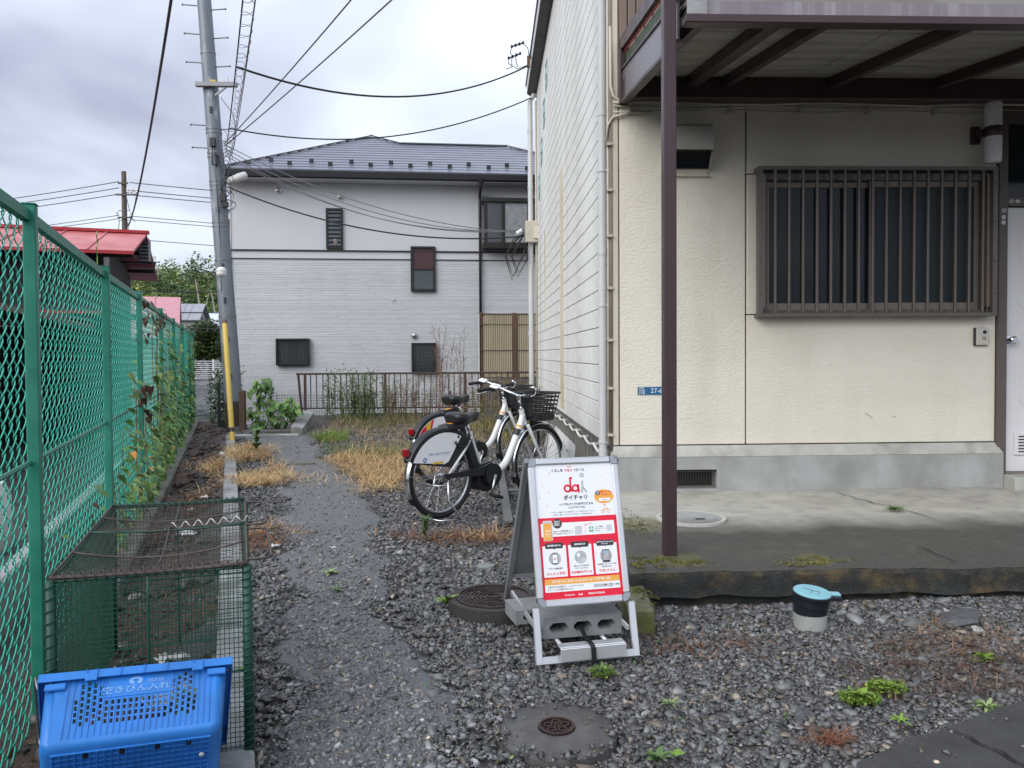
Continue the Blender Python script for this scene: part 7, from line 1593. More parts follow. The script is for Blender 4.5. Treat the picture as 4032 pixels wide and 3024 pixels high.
# app row
rrect(0.035, 0.445, 0.96, 0.545, M_card, 2); rrect(0.06, 0.425, 0.175, 0.575, M_prlg, 3, 0.014); rrect(0.068, 0.445, 0.167, 0.572, M_proran, 4, 0.004); pt('HELLO', 0.118, 0.525, 0.0075, M_card, 5, 0.0003); pt('CYCLING', 0.118, 0.543, 0.0042, M_card, 5, 0.0001); pr([(0.09, 0.505), (0.10, 0.488), (0.11, 0.505), (0.126, 0.505), (0.136, 0.488), (0.146, 0.505), (0.14, 0.508), (0.10, 0.508)], M_card, 5)
circ(0.24, 0.450, 0.058, M_prk, 4); [pt(t_, 0.24, 0.435+0.014*k, 0.0062, M_card, 5, 0.0002) for k, t_ in enumerate(('最短3分で', '会員登録！', '登録無料！'))]
pt('QRコードを読み取って', 0.30, 0.508, 0.0078, M_prk, 3, 0.0002); pt('アプリをダウンロード！', 0.30, 0.526, 0.0078, M_prk, 3, 0.0002); pr([(0.425, 0.510), (0.437, 0.517), (0.425, 0.524)], M_prk, 3)
rrect(0.455, 0.475, 0.545, 0.538, M_prlg, 3, 0.004); pr([(0.583, 0.46), (0.586, 0.46), (0.586, 0.54), (0.583, 0.54)], M_prred, 3)
rrect(0.635, 0.485, 0.69, 0.524, M_prgreen, 3, 0.012); circ(0.6625, 0.503, 0.018, M_card, 4, 0.021); pt('LINE', 0.6625, 0.503, 0.0042, M_prgreen, 5, 0.0002); [pt(t_, 0.71, 0.489+0.015*k, 0.0060, M_prk, 3, 0.0001, 'LEFT') for k, t_ in enumerate(('よくある質問', 'ダイチャリについて', 'などなど'))]
rrect(0.86, 0.478, 0.925, 0.523, M_prlg, 3, 0.003); pt('お困りの方は', 0.63, 0.466, 0.0055, M_prred, 3, 0.0001, rot=0.25)
# three cards
for k, (u0, u1, hd, l1, l2, l3) in enumerate(((0.035, 0.325, ('自転車を借りる',), 'アプリで自転車を', None, 'かんたん予約'), (0.355, 0.645, ('自転車を返す',), 'HELLO CYCLINGの', 'ステーションなら', '返却場所が選べる'), (0.675, 0.965, ('お近くのステーションを', 'チェック！'), '日本全国でステーション数が', '拡大中だから', '便利に使える'))):
    rrect(u0, 0.612, u1, 0.838, M_card, 2, 0.01); um = (u0+u1)/2; rrect(u0+0.035, 0.590, u1-0.035, 0.632, M_prk, 3, 0.016); pr([(um-0.012, 0.631), (um+0.012, 0.631), (um, 0.640)], M_prk, 3)
    for j, t_ in enumerate(hd): pt(t_, um, 0.611 if len(hd) == 1 else 0.604+0.014*j, 0.0085 if len(hd) == 1 else 0.0066, M_card, 4, 0.0003)
    circ(um, 0.705, 0.075, M_prg, 3)
    if k == 0: rrect(um-0.035, 0.668, um+0.035, 0.745, M_prk, 4, 0.01); rrect(um-0.030, 0.675, um+0.030, 0.738, M_card, 5, 0.003); pt('dai', um, 0.706, 0.009, M_prred, 6, 0.0003)
    elif k == 1: rrect(um-0.045, 0.675, um-0.005, 0.702, M_card, 4, 0.008); pr([(um-0.028, 0.70), (um-0.022, 0.70), (um-0.022, 0.745), (um-0.028, 0.745)], M_card, 4); annulus(um+0.012, 0.735, 0.013, 0.018, M_card, 4); annulus(um+0.055, 0.735, 0.013, 0.018, M_card, 4); pr([(um+0.012, 0.733), (um+0.025, 0.712), (um+0.048, 0.712), (um+0.055, 0.733), (um+0.045, 0.718), (um+0.03, 0.718)], M_card, 4)
    else: rrect(um-0.048, 0.660, um+0.048, 0.755, M_prk, 4, 0.012); rrect(um-0.042, 0.667, um+0.042, 0.740, M_prg, 5, 0.003); rrect(um-0.042, 0.667, um+0.042, 0.690, M_prsky, 6, 0.003); [circ(um-0.03+0.015*j, 0.70+0.012*(j % 3), 0.006, M_card if j % 2 else M_prred, 7, n=8) for j in range(5)]
    pt(l1, um, 0.778 if l2 is None else 0.768, 0.0080 if k != 2 else 0.0066, M_prk, 3, 0.0002)
    if l2: pt(l2, um, 0.786, 0.0072, M_prk, 3, 0.0002)
    pt(l3, um, 0.815, 0.0135 if k == 0 else 0.0115, M_prred, 3, 0.0003)
rrect(0.035, 0.852, 0.965, 0.945, M_card, 2, 0.01); rrect(0.035, 0.852, 0.965, 0.893, M_proran, 3, 0.008); pt('ダイチャリ ステーションオーナー随時募集中！', 0.50, 0.873, 0.0118, M_card, 4, 0.0005, sx=1.05)
pt('ご自宅やお店の軒先に、シェアサイクルの', 0.06, 0.910, 0.0083, M_prk, 3, 0.0001, 'LEFT'); pt('ステーションを置きませんか？', 0.06, 0.929, 0.0083, M_prk, 3, 0.0001, 'LEFT'); rrect(0.63, 0.906, 0.875, 0.932, M_prlg, 3, 0.003); pt('ダイチャリ 設置', 0.72, 0.919, 0.0075, M_prk, 4, 0.0001); rrect(0.83, 0.908, 0.872, 0.930, M_prg, 4, 0.003); pt('で検索', 0.92, 0.919, 0.0088, M_prk, 3, 0.0001)
pt('Powered by', 0.33, 0.972, 0.0088, M_card, 3, 0.0002); pt('HELLO CYCLING', 0.66, 0.972, 0.0095, M_card, 3, 0.0004); pr([(0.435, 0.975), (0.445, 0.962), (0.45, 0.972), (0.475, 0.972), (0.48, 0.962), (0.49, 0.975), (0.475, 0.978), (0.45, 0.978)], M_card, 3)
# rear leg frame
RB = math.atan2(0.42, 0.80)
def SR_(x, l): return Vector((x, 0.235+0.47*(1-l/0.80), l))
def bbar(p, q, w, h, name, m, up=(0,1,0)): return MB().bar(p, q, w, h, up).build(name, m, sg)
for s_ in (-1, 1): bbar(SR_(s_*HWs, 0.0), SR_(s_*HWs, 0.795), 0.022, 0.03, 'rear_leg', M_alg)
bbar(SR_(-HWs, 0.79), SR_(HWs, 0.79), 0.02, 0.022, 'rear_top', M_alg); bbar(SR_(-HWs, 0.20), SR_(HWs, 0.20), 0.02, 0.025, 'rear_bar', M_alg); bbar(SR_(-HWs, 0.02), SR_(HWs, 0.02), 0.02, 0.022, 'rear_bar', M_alg)
MB().add([SR_(-HWs+0.01, 0.21), SR_(HWs-0.01, 0.21), SR_(HWs-0.01, 0.78), SR_(-HWs+0.01, 0.78)], [(0,1,2,3)]).build('rear_panel', M_alg, sg, solid=0.006)
for s_ in (-1, 1): bbar(Vector((s_*0.19, 0.06, 0.10)), Vector((s_*0.19, 0.60, 0.115)), 0.012, 0.018, 'spreader', M_alw, (0,0,1))
# base tray: folded sheet over the foot bar with two rods running back
MB().cbox((-0.125, -0.012, -0.001), (0.155, 0.0, 0.052), 0.002, Matrix.Translation((0, -0.004, 0.012))).build('tray_front', M_alw, sg); MB().cbox((-0.125, 0.0005, 0.0), (0.155, 0.05, 0.006), 0.002, Matrix.Translation((0, -0.004, 0.060))).build('tray_top', M_alw, sg)
for x in (-0.10, 0.10): MB().tube([(x, 0.05, 0.045), (x, 0.62, 0.045)], 0.009, 10).build('tray_rod', M_alw, sg, smooth=True)
# concrete blocks on the rods
M_blk = mat('grey concrete block', (0.24, 0.25, 0.255), 0.85, var=0.18, vscale=18, bump=0.5, bscale=140, bdist=0.006)
def block(label, T, sx=0.345, sy=0.185, sz=0.088):
    b = thing('concrete_block', label, 'concrete block', (0, 0, 0), 0, 'concrete blocks weighting the sign', local=True); b.matrix_basis = T
    hw_, hz0, hz1 = 0.040, 0.25*sz, 0.73*sz; xs_ = [-0.105, 0.0, 0.105]
    mb = MB(); m2 = MB()
    # solid from bars around the three cores
    cuts = [-sx/2]+[c for x in xs_ for c in (x-hw_, x+hw_)]+[sx/2]
    mb.box((-sx/2, 0, 0), (sx/2, sy, hz0)); mb.box((-sx/2, 0, hz1), (sx/2, sy, sz))
    for k in range(0, len(cuts), 2): mb.box((cuts[k], 0.0, hz0), (cuts[k+1], sy, hz1))
    # rounded core corners
    for x in xs_:
        for s_ in (-1, 1):
            for (z, sz_) in ((hz0, 1), (hz1, -1)):
                c = 0.016*sz/0.09; mb.prism([(x+s_*hw_, z), (x+s_*(hw_-c), z), (x+s_*hw_, z+sz_*c)] if s_*sz_ < 0 else [(x+s_*hw_, z), (x+s_*hw_, z+sz_*c), (x+s_*(hw_-c), z)], -sy+0.0005, -0.0005, Matrix.Rotation(R(90), 4, 'X'))
    mb.build('block', M_blk, b); return b
SGM = Matrix.Translation((0.425, 3.10, 0.0)) @ Matrix.Rotation(SR, 4, 'Z')
block('grey hollow concrete block strapped on the sign base, its three holes showing', SGM @ Matrix.Translation((0.012, 0.125, 0.056)) @ Matrix.Rotation(R(-1.5), 4, 'Z'))
block('second concrete block behind the strapped one inside the sign', SGM @ Matrix.Translation((-0.055, 0.335, 0.056)) @ Matrix.Rotation(R(4), 4, 'Z'), 0.36, 0.17, 0.062)
st = MB(); pts = [(0.0, 0.24, 0.108), (0.0, 0.125, 0.102), (0.004, 0.06, 0.074), (0.008, -0.006, 0.072), (0.010, -0.022, 0.060), (0.012, -0.024, 0.004)]
for i in range(len(pts)-1): 
    p, q = [SGM @ Vector(a) for a in (pts[i], pts[i+1])]; st.bar(p, q, 0.020, 0.002)
o = st.build('strap', M_bk, None); rebase(o, SGM @ Vector((0, 0, 0))); tag(o, 'black webbing strap tying the concrete block to the sign tray', 'strap')
# ================================================================ MANHOLES, DRAIN, LITTER
M_iron = mat('wet rusty cast iron', (0.052, 0.036, 0.034), 0.28, 0.5, var=0.25, vscale=14, rvar=0.1); M_ring = mat('dark concrete ring', (0.045, 0.044, 0.040), 0.75, var=0.3, vscale=14, bump=0.6, bscale=90, bdist=0.008)
def ringmesh(c, r0, r1, z0, z1, n=36, a0=0, a1=360):
    mb = MB(); full = abs(a1-a0) >= 360; N = n if full else n+1
    for k in range(N):
        a = R(a0+(a1-a0)*k/n); 
        for (r, z) in ((r0, z0), (r1, z0), (r1, z1), (r0, z1)): mb.v.append((c[0]+r*math.cos(a), c[1]+r*math.sin(a), z))
    for k in range(n):
        j = (k+1) % N
        for q in range(4): mb.f.append((k*4+q, j*4+q, j*4+(q+1) % 4, k*4+(q+1) % 4)); mb.m.append(0)
    if not full: mb.f += [(3,2,1,0), tuple(range((N-1)*4, N*4))]; mb.m += [0, 0]
    return mb
mh = thing('manhole', 'rusty cast iron manhole cover on a raised round concrete ring behind the sign', 'manhole', (0.045, 3.80, 0.0)); c = (0.045, 3.80)
MB().lathe([(0.225, -0.05), (0.222, 0.05), (0.212, 0.048), (0.193, 0.053), (0.191, 0.03)], (*c, 0), 40, caps=False).build('concrete_ring', M_ring, mh, smooth=40)
MB().lathe([(0.001, 0.052), (0.190, 0.052)], (*c, 0), 40, caps=False).build('cover', M_iron, mh); 
for (r0, r1) in ((0.174, 0.189), (0.030, 0.038)): ringmesh(c, r0, r1, 0.052, 0.058).build('raised_ring', M_iron, mh)
rm_ = random.Random(2)
for r in (0.054, 0.074, 0.094, 0.114, 0.134, 0.154):
    a = rm_.uniform(0, 90)
    while a < 360:
        s_ = rm_.uniform(35, 85)
        ringmesh(c, r, r+0.008, 0.052, 0.057, 10, a, min(a+s_, 359)).build('raised_bar', M_iron, mh); a += s_+rm_.uniform(8, 18)
o = MB().lathe([(0.055, -0.03), (0.055, 0.008), (0.050, 0.012), (0.002, 0.013)], (0.005, 4.53, 0), 24, caps=False).build('round_lid', mat('pale grey lid', (0.20, 0.215, 0.20), 0.6, var=0.25, vscale=20), smooth=40); rebase(o, (0.005, 4.53, 0)); tag(o, 'small pale round lid in the gravel behind the raised manhole', 'lid')
mc = thing('concrete_manhole', 'flat round worn concrete cover with a small iron boss, in the foreground gravel', 'manhole', (0.235, 2.52, 0.0)); c = (0.235, 2.52)
M_cc = mat('worn wet concrete', (0.088, 0.084, 0.079), 0.40, var=0.35, vscale=16, col2=(0.085, 0.085, 0.085), c2scale=7, bump=0.4, bscale=150, bdist=0.005, rvar=0.15)
MB().lathe([(0.205, -0.05), (0.200, 0.004), (0.185, 0.011), (0.062, 0.015), (0.060, 0.010)], (*c, 0), 44, caps=False).build('slab', M_cc, mc, smooth=40)
ci = MB().lathe([(0.001, 0.015), (0.060, 0.015)], (c[0], c[1]+0.0, 0), 28, caps=False).build('iron_boss', M_iron, mc); ringmesh(c, 0.052, 0.060, 0.015, 0.022).build('boss_rim', M_iron, ci)
for k in range(5):
    a = R(90+72*k); q = (c[0]+0.030*math.cos(a), c[1]+0.030*math.sin(a)); ringmesh(q, 0.011, 0.016, 0.015, 0.021, 12).build('petal', M_iron, ci)
ringmesh(c, 0.006, 0.011, 0.015, 0.021, 12).build('boss_centre', M_iron, ci)
# porch manhole
pmh = thing('porch_manhole', 'concrete round cover with a pale ring set in the porch behind the post', 'manhole', (1.345, 4.95, 0.175)); c = (1.345, 4.95); zc = 0.15+0.05*(4.95-3.86)/2
ringmesh(c, 0.198, 0.222, zc-0.02, zc+0.009, 44).build('ring', mat('pale mortar ring', (0.47, 0.46, 0.42), 0.8, var=0.15, vscale=20), pmh); MB().lathe([(0.001, zc+0.008), (0.196, zc+0.007)], (*c, 0), 44, caps=False).build('cover', M_conc, pmh); MB().cbox((1.36, 4.88, zc+0.006), (1.42, 4.905, zc+0.011), 0.002).build('lift_slot', M_black, pmh)
# drain inspection pipe with blue lid
dr = thing('drain_pipe', 'grey inspection pipe with a pale blue cap standing in the gravel before the porch', 'drain pipe', (1.525, 3.53, 0.0)); c = (1.525, 3.53)
MB().lathe([(0.075, -0.05), (0.075, 0.04), (0.068, 0.04)], (*c, 0), 32, caps=False).build('pipe', mat('grey pvc', (0.30, 0.31, 0.295), 0.5, var=0.15, vscale=9), dr, smooth=40)
Tl = Matrix.Translation((c[0], c[1], 0.046)) @ Matrix.Rotation(R(4), 4, 'Y') @ Matrix.Rotation(R(5), 4, 'X') @ Matrix.Diagonal((1.02, 1.02, 0.9, 1))
M_blk2 = mat('black plastic collar', (0.012, 0.014, 0.02), 0.35); M_lid = mat('pale blue lid', (0.22, 0.47, 0.53), 0.45, var=0.08, vscale=12)
MB().lathe([(0.0735, -0.015), (0.076, 0.03), (0.079, 0.034), (0.079, 0.072), (0.087, 0.078), (0.088, 0.092), (0.080, 0.095)], n=36, T=Tl, caps=False).build('collar', M_blk2, dr, smooth=35)
MB().lathe([(0.082, 0.090), (0.0825, 0.100), (0.079, 0.1035), (0.002, 0.104)], n=36, T=Tl, caps=False).build('lid', M_lid, dr, smooth=35)
MB().cbox((0.078, -0.020, 0.086), (0.128, 0.012, 0.102), 0.004, Tl).build('lid_tab', M_lid, dr); MB().cbox((0.074, -0.026, 0.070), (0.132, 0.018, 0.0855), 0.004, Tl).build('collar_tab', M_blk2, dr)
for pts in (((-0.03, 0.03), (0.0, 0.0), (0.03, -0.01), (0.01, -0.04)), ((0.0, 0.0), (-0.02, -0.03))): MB().tube([Tl @ Vector((x, y, 0.1045)) for x, y in pts], 0.0012, 4).build('lid_crack', M_blk2, dr)
# flush dark cover in the path
o = MB().lathe([(0.13, -0.02), (0.13, 0.010), (0.002, 0.011)], (-2.10, 9.02, gz(-2.1, 9.02)), 24, caps=False).build('path_cover', M_conc_dark); rebase(o, (-2.10, 9.02, 0)); tag(o, 'dark flush round cover in the gravel path', 'cover')

# ---- litter
M_litter = mat('white plastic scrap', (0.62, 0.61, 0.60), 0.5, var=0.1)
def scrap(label, x, y, z, s_, seed, m=M_litter, name='plastic_scrap'):
    r = np.random.default_rng(seed); mb = MB(); n = 5
    for j in range(n):
        for i in range(n): mb.v.append((x+(i/(n-1)-0.5)*s_+r.normal(0, s_*0.06), y+(j/(n-1)-0.5)*s_*0.7+r.normal(0, s_*0.05), z+abs(r.normal(0, s_*0.16))))
    for j in range(n-1):
        for i in range(n-1): a = j*n+i; mb.f.append((a, a+1, a+n+1, a+n)); mb.m.append(0)
    o = mb.build(name, m, smooth=True, solid=0.001); rebase(o, (x, y, z)); tag(o, label, 'litter'); return o
scrap('crumpled white plastic bag scrap in the ditch behind the cage', -2.24, 5.82, -0.08, 0.16, 1); scrap('small white scrap further up the ditch', -2.55, 6.75, -0.08, 0.07, 2); scrap('white scrap lying in the ditch beside the kerb', -2.62, 7.3, -0.07, 0.08, 3); scrap('white scrap under the front of the cage lid', -1.35, 3.35, -0.06, 0.12, 4); scrap('tiny white scrap on the gravel right of the cage', -1.36, 5.05, 0.012, 0.06, 5); scrap('white paper scrap on the gravel near the path', -0.98, 4.98, 0.012, 0.05, 6); scrap('pale tile fragment inside the cage', -1.15, 2.95, -0.06, 0.22, 8, M_conc)
cn = thing('drink_can', 'pale green and white drink can lying in the ditch', 'can', (-3.4, 10.3, -0.05)); Tc = Matrix.Translation((-3.42, 10.3, -0.04)) @ Matrix.Rotation(R(75), 4, 'Z') @ Matrix.Rotation(R(90), 4, 'X')
MB().lathe([(0.027, -0.075), (0.033, -0.068), (0.033, 0.062), (0.027, 0.072)], n=18, T=Tc).build('body', mat('pale green can', (0.50, 0.62, 0.55), 0.35), cn, smooth=40); MB().lathe([(0.025, 0.072), (0.024, 0.076)], n=18, T=Tc).build('rim', M_chrome, cn)

# ================================================================ GRAVEL
P_ = np.array(PATH)
def in_path(x, y):
    q = 0.07*np.sin(x*23+y*11)+0.06*np.sin(y*31-x*17)+0.05*np.sin(x*61+y*47); x = x+q
    return (x > np.interp(y, P_[:,0], P_[:,1])) & (x < np.interp(y, P_[:,0], P_[:,2]))
def allowed(x, y):
    s_ = (x-K0.x)*FN.x+(y-K0.y)*FN.y; ok = s_ > 0.01
    ok &= np.where(y > 3.42, x < np.where(y < 5.85, 0.64+(y-3.5)*0.075, 0.985), True)
    ok |= (y > 3.42) & (y < 3.84) & (x > 0.80)
    for (cx, cy, r) in ((0.045, 3.80, 0.225), (0.005, 4.53, 0.055), (1.525, 3.53, 0.078), (-2.10, 9.02, 0.12)): ok &= (x-cx)**2+(y-cy)**2 > r*r
    return ok
def on_slab(x, y): return ((x-0.235)**2+(y-2.52)**2 < 0.212**2)
def on_asph(x, y): return (y < np.interp(x, [1.0, 1.06, 1.12, 1.25, 1.47, 1.62, 1.9, 2.2, 2.6, 6], [1.9, 2.15, 2.26, 2.33, 2.43, 2.50, 2.63, 2.74, 2.86, 3.0])-0.01*0) & (x > 1.03)
rs_ = np.random.default_rng(21)
CUBE = np.array([(-1,-1,-1),(1,-1,-1),(1,1,-1),(-1,1,-1),(-1,-1,1),(1,-1,1),(1,1,1),(-1,1,1)], float)*0.5
CF = np.array([(0,3,2,1),(4,5,6,7),(0,1,5,4),(1,2,6,5),(2,3,7,6),(3,0,4,7)])
def stones(x, y, z, size):
    n = len(x); S = size[:, None]*np.stack([rs_.uniform(0.9, 1.65, n), rs_.uniform(0.65, 1.05, n), rs_.uniform(0.30, 0.65, n)], 1)
    V = CUBE[None]*(1+rs_.normal(0, 0.0, (n, 1, 1))) + rs_.normal(0, 0.19, (n, 8, 3))
    V[:, 4:, :2] *= rs_.uniform(0.45, 0.95, (n, 1, 1))
    V = V*S[:, None, :]
    az = rs_.uniform(0, 2*np.pi, n); tx = rs_.normal(0, 0.28, n); ty = rs_.normal(0, 0.28, n)
    ca_, sa_ = np.cos(az), np.sin(az); Rz = np.zeros((n, 3, 3)); Rz[:, 0, 0] = ca_; Rz[:, 0, 1] = -sa_; Rz[:, 1, 0] = sa_; Rz[:, 1, 1] = ca_; Rz[:, 2, 2] = 1
    Rx = np.zeros((n, 3, 3)); Rx[:, 0, 0] = 1; Rx[:, 1, 1] = np.cos(tx); Rx[:, 1, 2] = -np.sin(tx); Rx[:, 2, 1] = np.sin(tx); Rx[:, 2, 2] = np.cos(tx)
    Ry = np.zeros((n, 3, 3)); Ry[:, 1, 1] = 1; Ry[:, 0, 0] = np.cos(ty); Ry[:, 0, 2] = np.sin(ty); Ry[:, 2, 0] = -np.sin(ty); Ry[:, 2, 2] = np.cos(ty)
    V = np.einsum('nij,nkj->nki', Rz @ Rx @ Ry, V) + np.stack([x, y, z+S[:, 2]*0.30], 1)[:, None, :]
    return V
gzv = np.vectorize(gz)
XS, YS, SZ = [], [], []
def scatter(x0, x1, y0, y1, dens, smin, smax, cond, sig=0.32):
    n = int((x1-x0)*(y1-y0)*dens); x = rs_.uniform(x0, x1, n); y = rs_.uniform(y0, y1, n); k = allowed(x, y) & cond(x, y) & (x < 0.76*y+0.25)
    x, y = x[k], y[k]; s_ = np.clip(np.exp(rs_.normal(math.log((smin*smax)**0.5), sig, len(x))), smin*0.7, smax*1.7); XS.append(x); YS.append(y); SZ.append(s_)
coarse = lambda x, y: ~in_path(x, y) & ~on_slab(x, y) & ~on_asph(x, y)
scatter(-1.3, 3.2, 1.9, 3.9, 6000, 0.0075, 0.013, coarse, 0.4); scatter(-1.3, 3.2, 1.9, 3.9, 2300, 0.013, 0.022, coarse, 0.35)
scatter(-2.6, 1.0, 3.9, 6.5, 3600, 0.010, 0.022, coarse, 0.4)
scatter(-4.2, 1.0, 6.5, 9.5, 1500, 0.014, 0.028, coarse)
scatter(-4.8, 1.0, 9.5, 14.3, 600, 0.02, 0.034, coarse)
fine = lambda x, y: in_path(x, y) & ~on_slab(x, y)
scatter(-1.3, 0.4, 1.9, 3.6, 6500, 0.006, 0.012, fine, 0.4); scatter(-1.8, 0.0, 3.6, 5.6, 2400, 0.006, 0.011, fine, 0.4); scatter(-2.6, 0.0, 5.6, 8.0, 700, 0.007, 0.012, fine, 0.4); scatter(-4, -1, 8.0, 12.2, 150, 0.009, 0.014, fine, 0.4)
scatter(-1.3, 0.4, 1.9, 3.3, 2200, 0.008, 0.013, fine, 0.35); scatter(-1.8, 0.1, 3.3, 4.6, 1200, 0.008, 0.013, fine, 0.35); scatter(-1.3, 0.4, 1.9, 5.6, 300, 0.012, 0.02, fine)                          # stray larger stones on the path
scatter(0.0, 0.5, 2.25, 2.8, 200, 0.006, 0.016, lambda x, y: on_slab(x, y) & ((x-0.235)**2+(y-2.52)**2 > 0.06**2)); scatter(0.0, 0.5, 2.25, 2.8, 5000, 0.006, 0.012, lambda x, y: on_slab(x, y) & (np.hypot(x-0.235, y-2.52) > 0.172+0.02*np.sin(9*np.arctan2(y-2.52, x-0.235))))
scatter(1.0, 3.2, 1.9, 3.0, 160, 0.006, 0.016, on_asph)
scatter(0.9, 3.0, 3.55, 3.84, 500, 0.015, 0.035, coarse, 0.4)                     # bigger ones along the porch
x, y, s_ = np.concatenate(XS), np.concatenate(YS), np.concatenate(SZ)
order = np.argsort(-s_*0+y); n = len(x)
z = gzv(x, y)-0.020; z[in_path(x, y)] += 0.022; z[on_slab(x, y)] = 0.017; z[on_asph(x, y)] = 0.012
z += np.where(in_path(x, y), rs_.uniform(-0.006, 0.0, n), rs_.uniform(-0.007, 0.007, n))
V = stones(x, y, z, s_)
v = np.exp(rs_.normal(0, 0.40, n)); base = np.array([0.104, 0.105, 0.106]); col = base[None, :]*v[:, None]
k = rs_.uniform(size=n); col[k < 0.10] *= np.array([1.5, 1.25, 1.0]); col[k > 0.994] = np.array([0.30, 0.28, 0.25])*rs_.uniform(0.6, 1.2, ((k > 0.994).sum(), 1)); kk = (k > 0.968) & (k <= 0.994); col[kk] = np.array([0.20, 0.20, 0.20])*rs_.uniform(0.7, 1.3, (kk.sum(), 1))
ip = in_path(x, y); col[ip] *= 1.3
M_stone = mat('crushed stone', (0.08, 0.08, 0.085), 0.42, attr='col', var=0.2, vscale=60, rvar=0.14, spec=0.55)
Fq = (CF[None]+8*np.arange(n)[:, None, None]).reshape(-1, 4)
o = arrmesh('gravel', V.reshape(-1, 3), Fq, np.repeat(np.clip(col, 0.012, 0.6), 8, axis=0), M_stone, kind='stuff'); tag(o, 'wet dark crushed stone gravel covering the lot', 'gravel')
print('stones', n)
# rougher stones and wood bits in the ditch
n = 5200; t = rs_.uniform(-2.5, 12.5, n)**1.0; w = rs_.uniform(-0.05, 0.78, n); x = F0.x+FD.x*t+FN.x*w; y = F0.y+FD.y*t+FN.y*w
s_ = np.clip(np.exp(rs_.normal(math.log(0.026), 0.4, n)), 0.01, 0.07); V = stones(x, y, np.full(n, -0.105)+0.035*np.sin(x*9+y*5)+0.02*np.sin(y*17), s_); col = np.array([0.060, 0.053, 0.047])[None, :]*np.exp(rs_.normal(0, 0.45, n))[:, None]; kk = rs_.uniform(size=n) < 0.25; col[kk] *= np.array([1.6, 1.0, 0.7])
Fq = (CF[None]+8*np.arange(n)[:, None, None]).reshape(-1, 4)
o = arrmesh('ditch_gravel', V.reshape(-1, 3), Fq, np.repeat(col, 8, axis=0), M_stone, kind='stuff'); tag(o, 'brownish stones and rubble in the ditch beside the fence', 'rubble')
# a few large individual rocks
for i, (x, y, s_, lb) in enumerate(((2.20, 3.50, 0.12, 'largest dark rock lying against the porch on the right'), (1.98, 3.48, 0.07, 'smaller angular rock left of the largest one by the porch'), (2.22, 3.36, 0.075, 'pale flat stone below the largest rock by the porch'), (-0.43, 2.93, 0.055, 'rounded grey cobble on the wet gravel path'), (1.10, 2.63, 0.055, 'dark rock lying left of the mossy weed clump'))):
    V = stones(np.array([x]), np.array([y]), np.array([gz(x, y)-0.01]), np.array([s_]))[0]; bm = bmesh.new(); vv = [bm.verts.new(p) for p in V]; [bm.faces.new([vv[j] for j in f]) for f in CF]
    bmesh.ops.bevel(bm, geom=bm.edges[:], offset=s_*0.10, segments=1, affect='EDGES'); o = MB().bm(bm).build('rock', mat('rock %d' % i, ((0.08, 0.085, 0.09) if i != 2 else (0.40, 0.40, 0.38)), 0.45, var=0.25, vscale=30, bump=0.4, bscale=60, bdist=0.004)); bm.free(); rebase(o, (x, y, gz(x, y))); tag(o, lb, 'rock')

# ================================================================ DRY GRASS AND WEEDS
def blades(cx, cy, rx, ry, n, hgt, lng, base, seed, lie=0.75, spread=0.3, zf=gz, width=0.003, edge=0.5):
    r = np.random.default_rng(seed); a = r.uniform(0, 2*np.pi, n); q = r.uniform(0, 1, n)**edge*(1+0.25*np.sin(3*a+seed)+0.15*np.sin(7*a)); x = cx+rx*q*np.cos(a); y = cy+ry*q*np.sin(a)
    keep = ~in_path(x, y) | (r.uniform(size=n) < 0.04); x, y = x[keep], y[keep]; n = len(x); z = np.array([zf(i, j) for i, j in zip(x, y)]); az = r.uniform(0, 2*np.pi, n); L = lng*r.uniform(0.5, 1.3, n); el = np.clip(r.normal(1-lie, 0.35, n), 0.03, 1.4)
    d = np.stack([np.cos(az)*np.cos(el), np.sin(az)*np.cos(el), np.sin(el)], 1); sd_ = np.stack([-np.sin(az), np.cos(az), np.zeros(n)], 1)
    p0 = np.stack([x, y, z+r.uniform(-0.005, hgt, n)], 1); p1 = p0+d*L[:, None]*0.55; d2 = d.copy(); d2[:, 2] -= 0.5; p2 = p1+d2*L[:, None]*0.45; p2[:, 2] = np.maximum(p2[:, 2], z+0.003); w = width*r.uniform(0.6, 1.3, n)[:, None]
    V = np.stack([p0-sd_*w, p0+sd_*w, p1+sd_*w*0.8, p1-sd_*w*0.8, p2+sd_*w*0.2, p2-sd_*w*0.2], 1).reshape(-1, 3); i6 = 6*np.arange(n)[:, None]
    F = np.concatenate([i6+np.array([0, 1, 2, 3]), i6+np.array([3, 2, 4, 5])]); c = greens(n, base, spread, r, 0.08); return V, F, np.repeat(c, 6, axis=0)
def grass(label, parts, name='dry_grass', cat='dry grass'):
    VV, FF, CC, off = [], [], [], 0
    for p in parts: V, F, C_ = blades(**p); VV.append(V); FF.append(F+off); CC.append(C_); off += len(V)
    o = arrmesh(name, np.concatenate(VV), np.concatenate(FF), np.concatenate(CC), M_straw, kind='stuff'); tag(o, label, cat); return o
ST = (0.50, 0.335, 0.165); ST2 = (0.58, 0.40, 0.20); SB = (0.22, 0.11, 0.06); GR = (0.13, 0.19, 0.045)
grass('straw coloured dead grass patch beside the kerb, nearest the pole', [dict(cx=-3.0, cy=9.75, rx=0.46, ry=0.85, n=2600, hgt=0.05, lng=0.16, base=ST, seed=1), dict(cx=-3.15, cy=9.4, rx=0.3, ry=0.4, n=500, hgt=0.05, lng=0.2, base=ST2, seed=2, lie=0.5)])
grass('second straw patch beside the kerb, nearer the cage', [dict(cx=-2.2, cy=7.75, rx=0.55, ry=0.42, n=1900, hgt=0.03, lng=0.16, base=ST2, seed=3)])
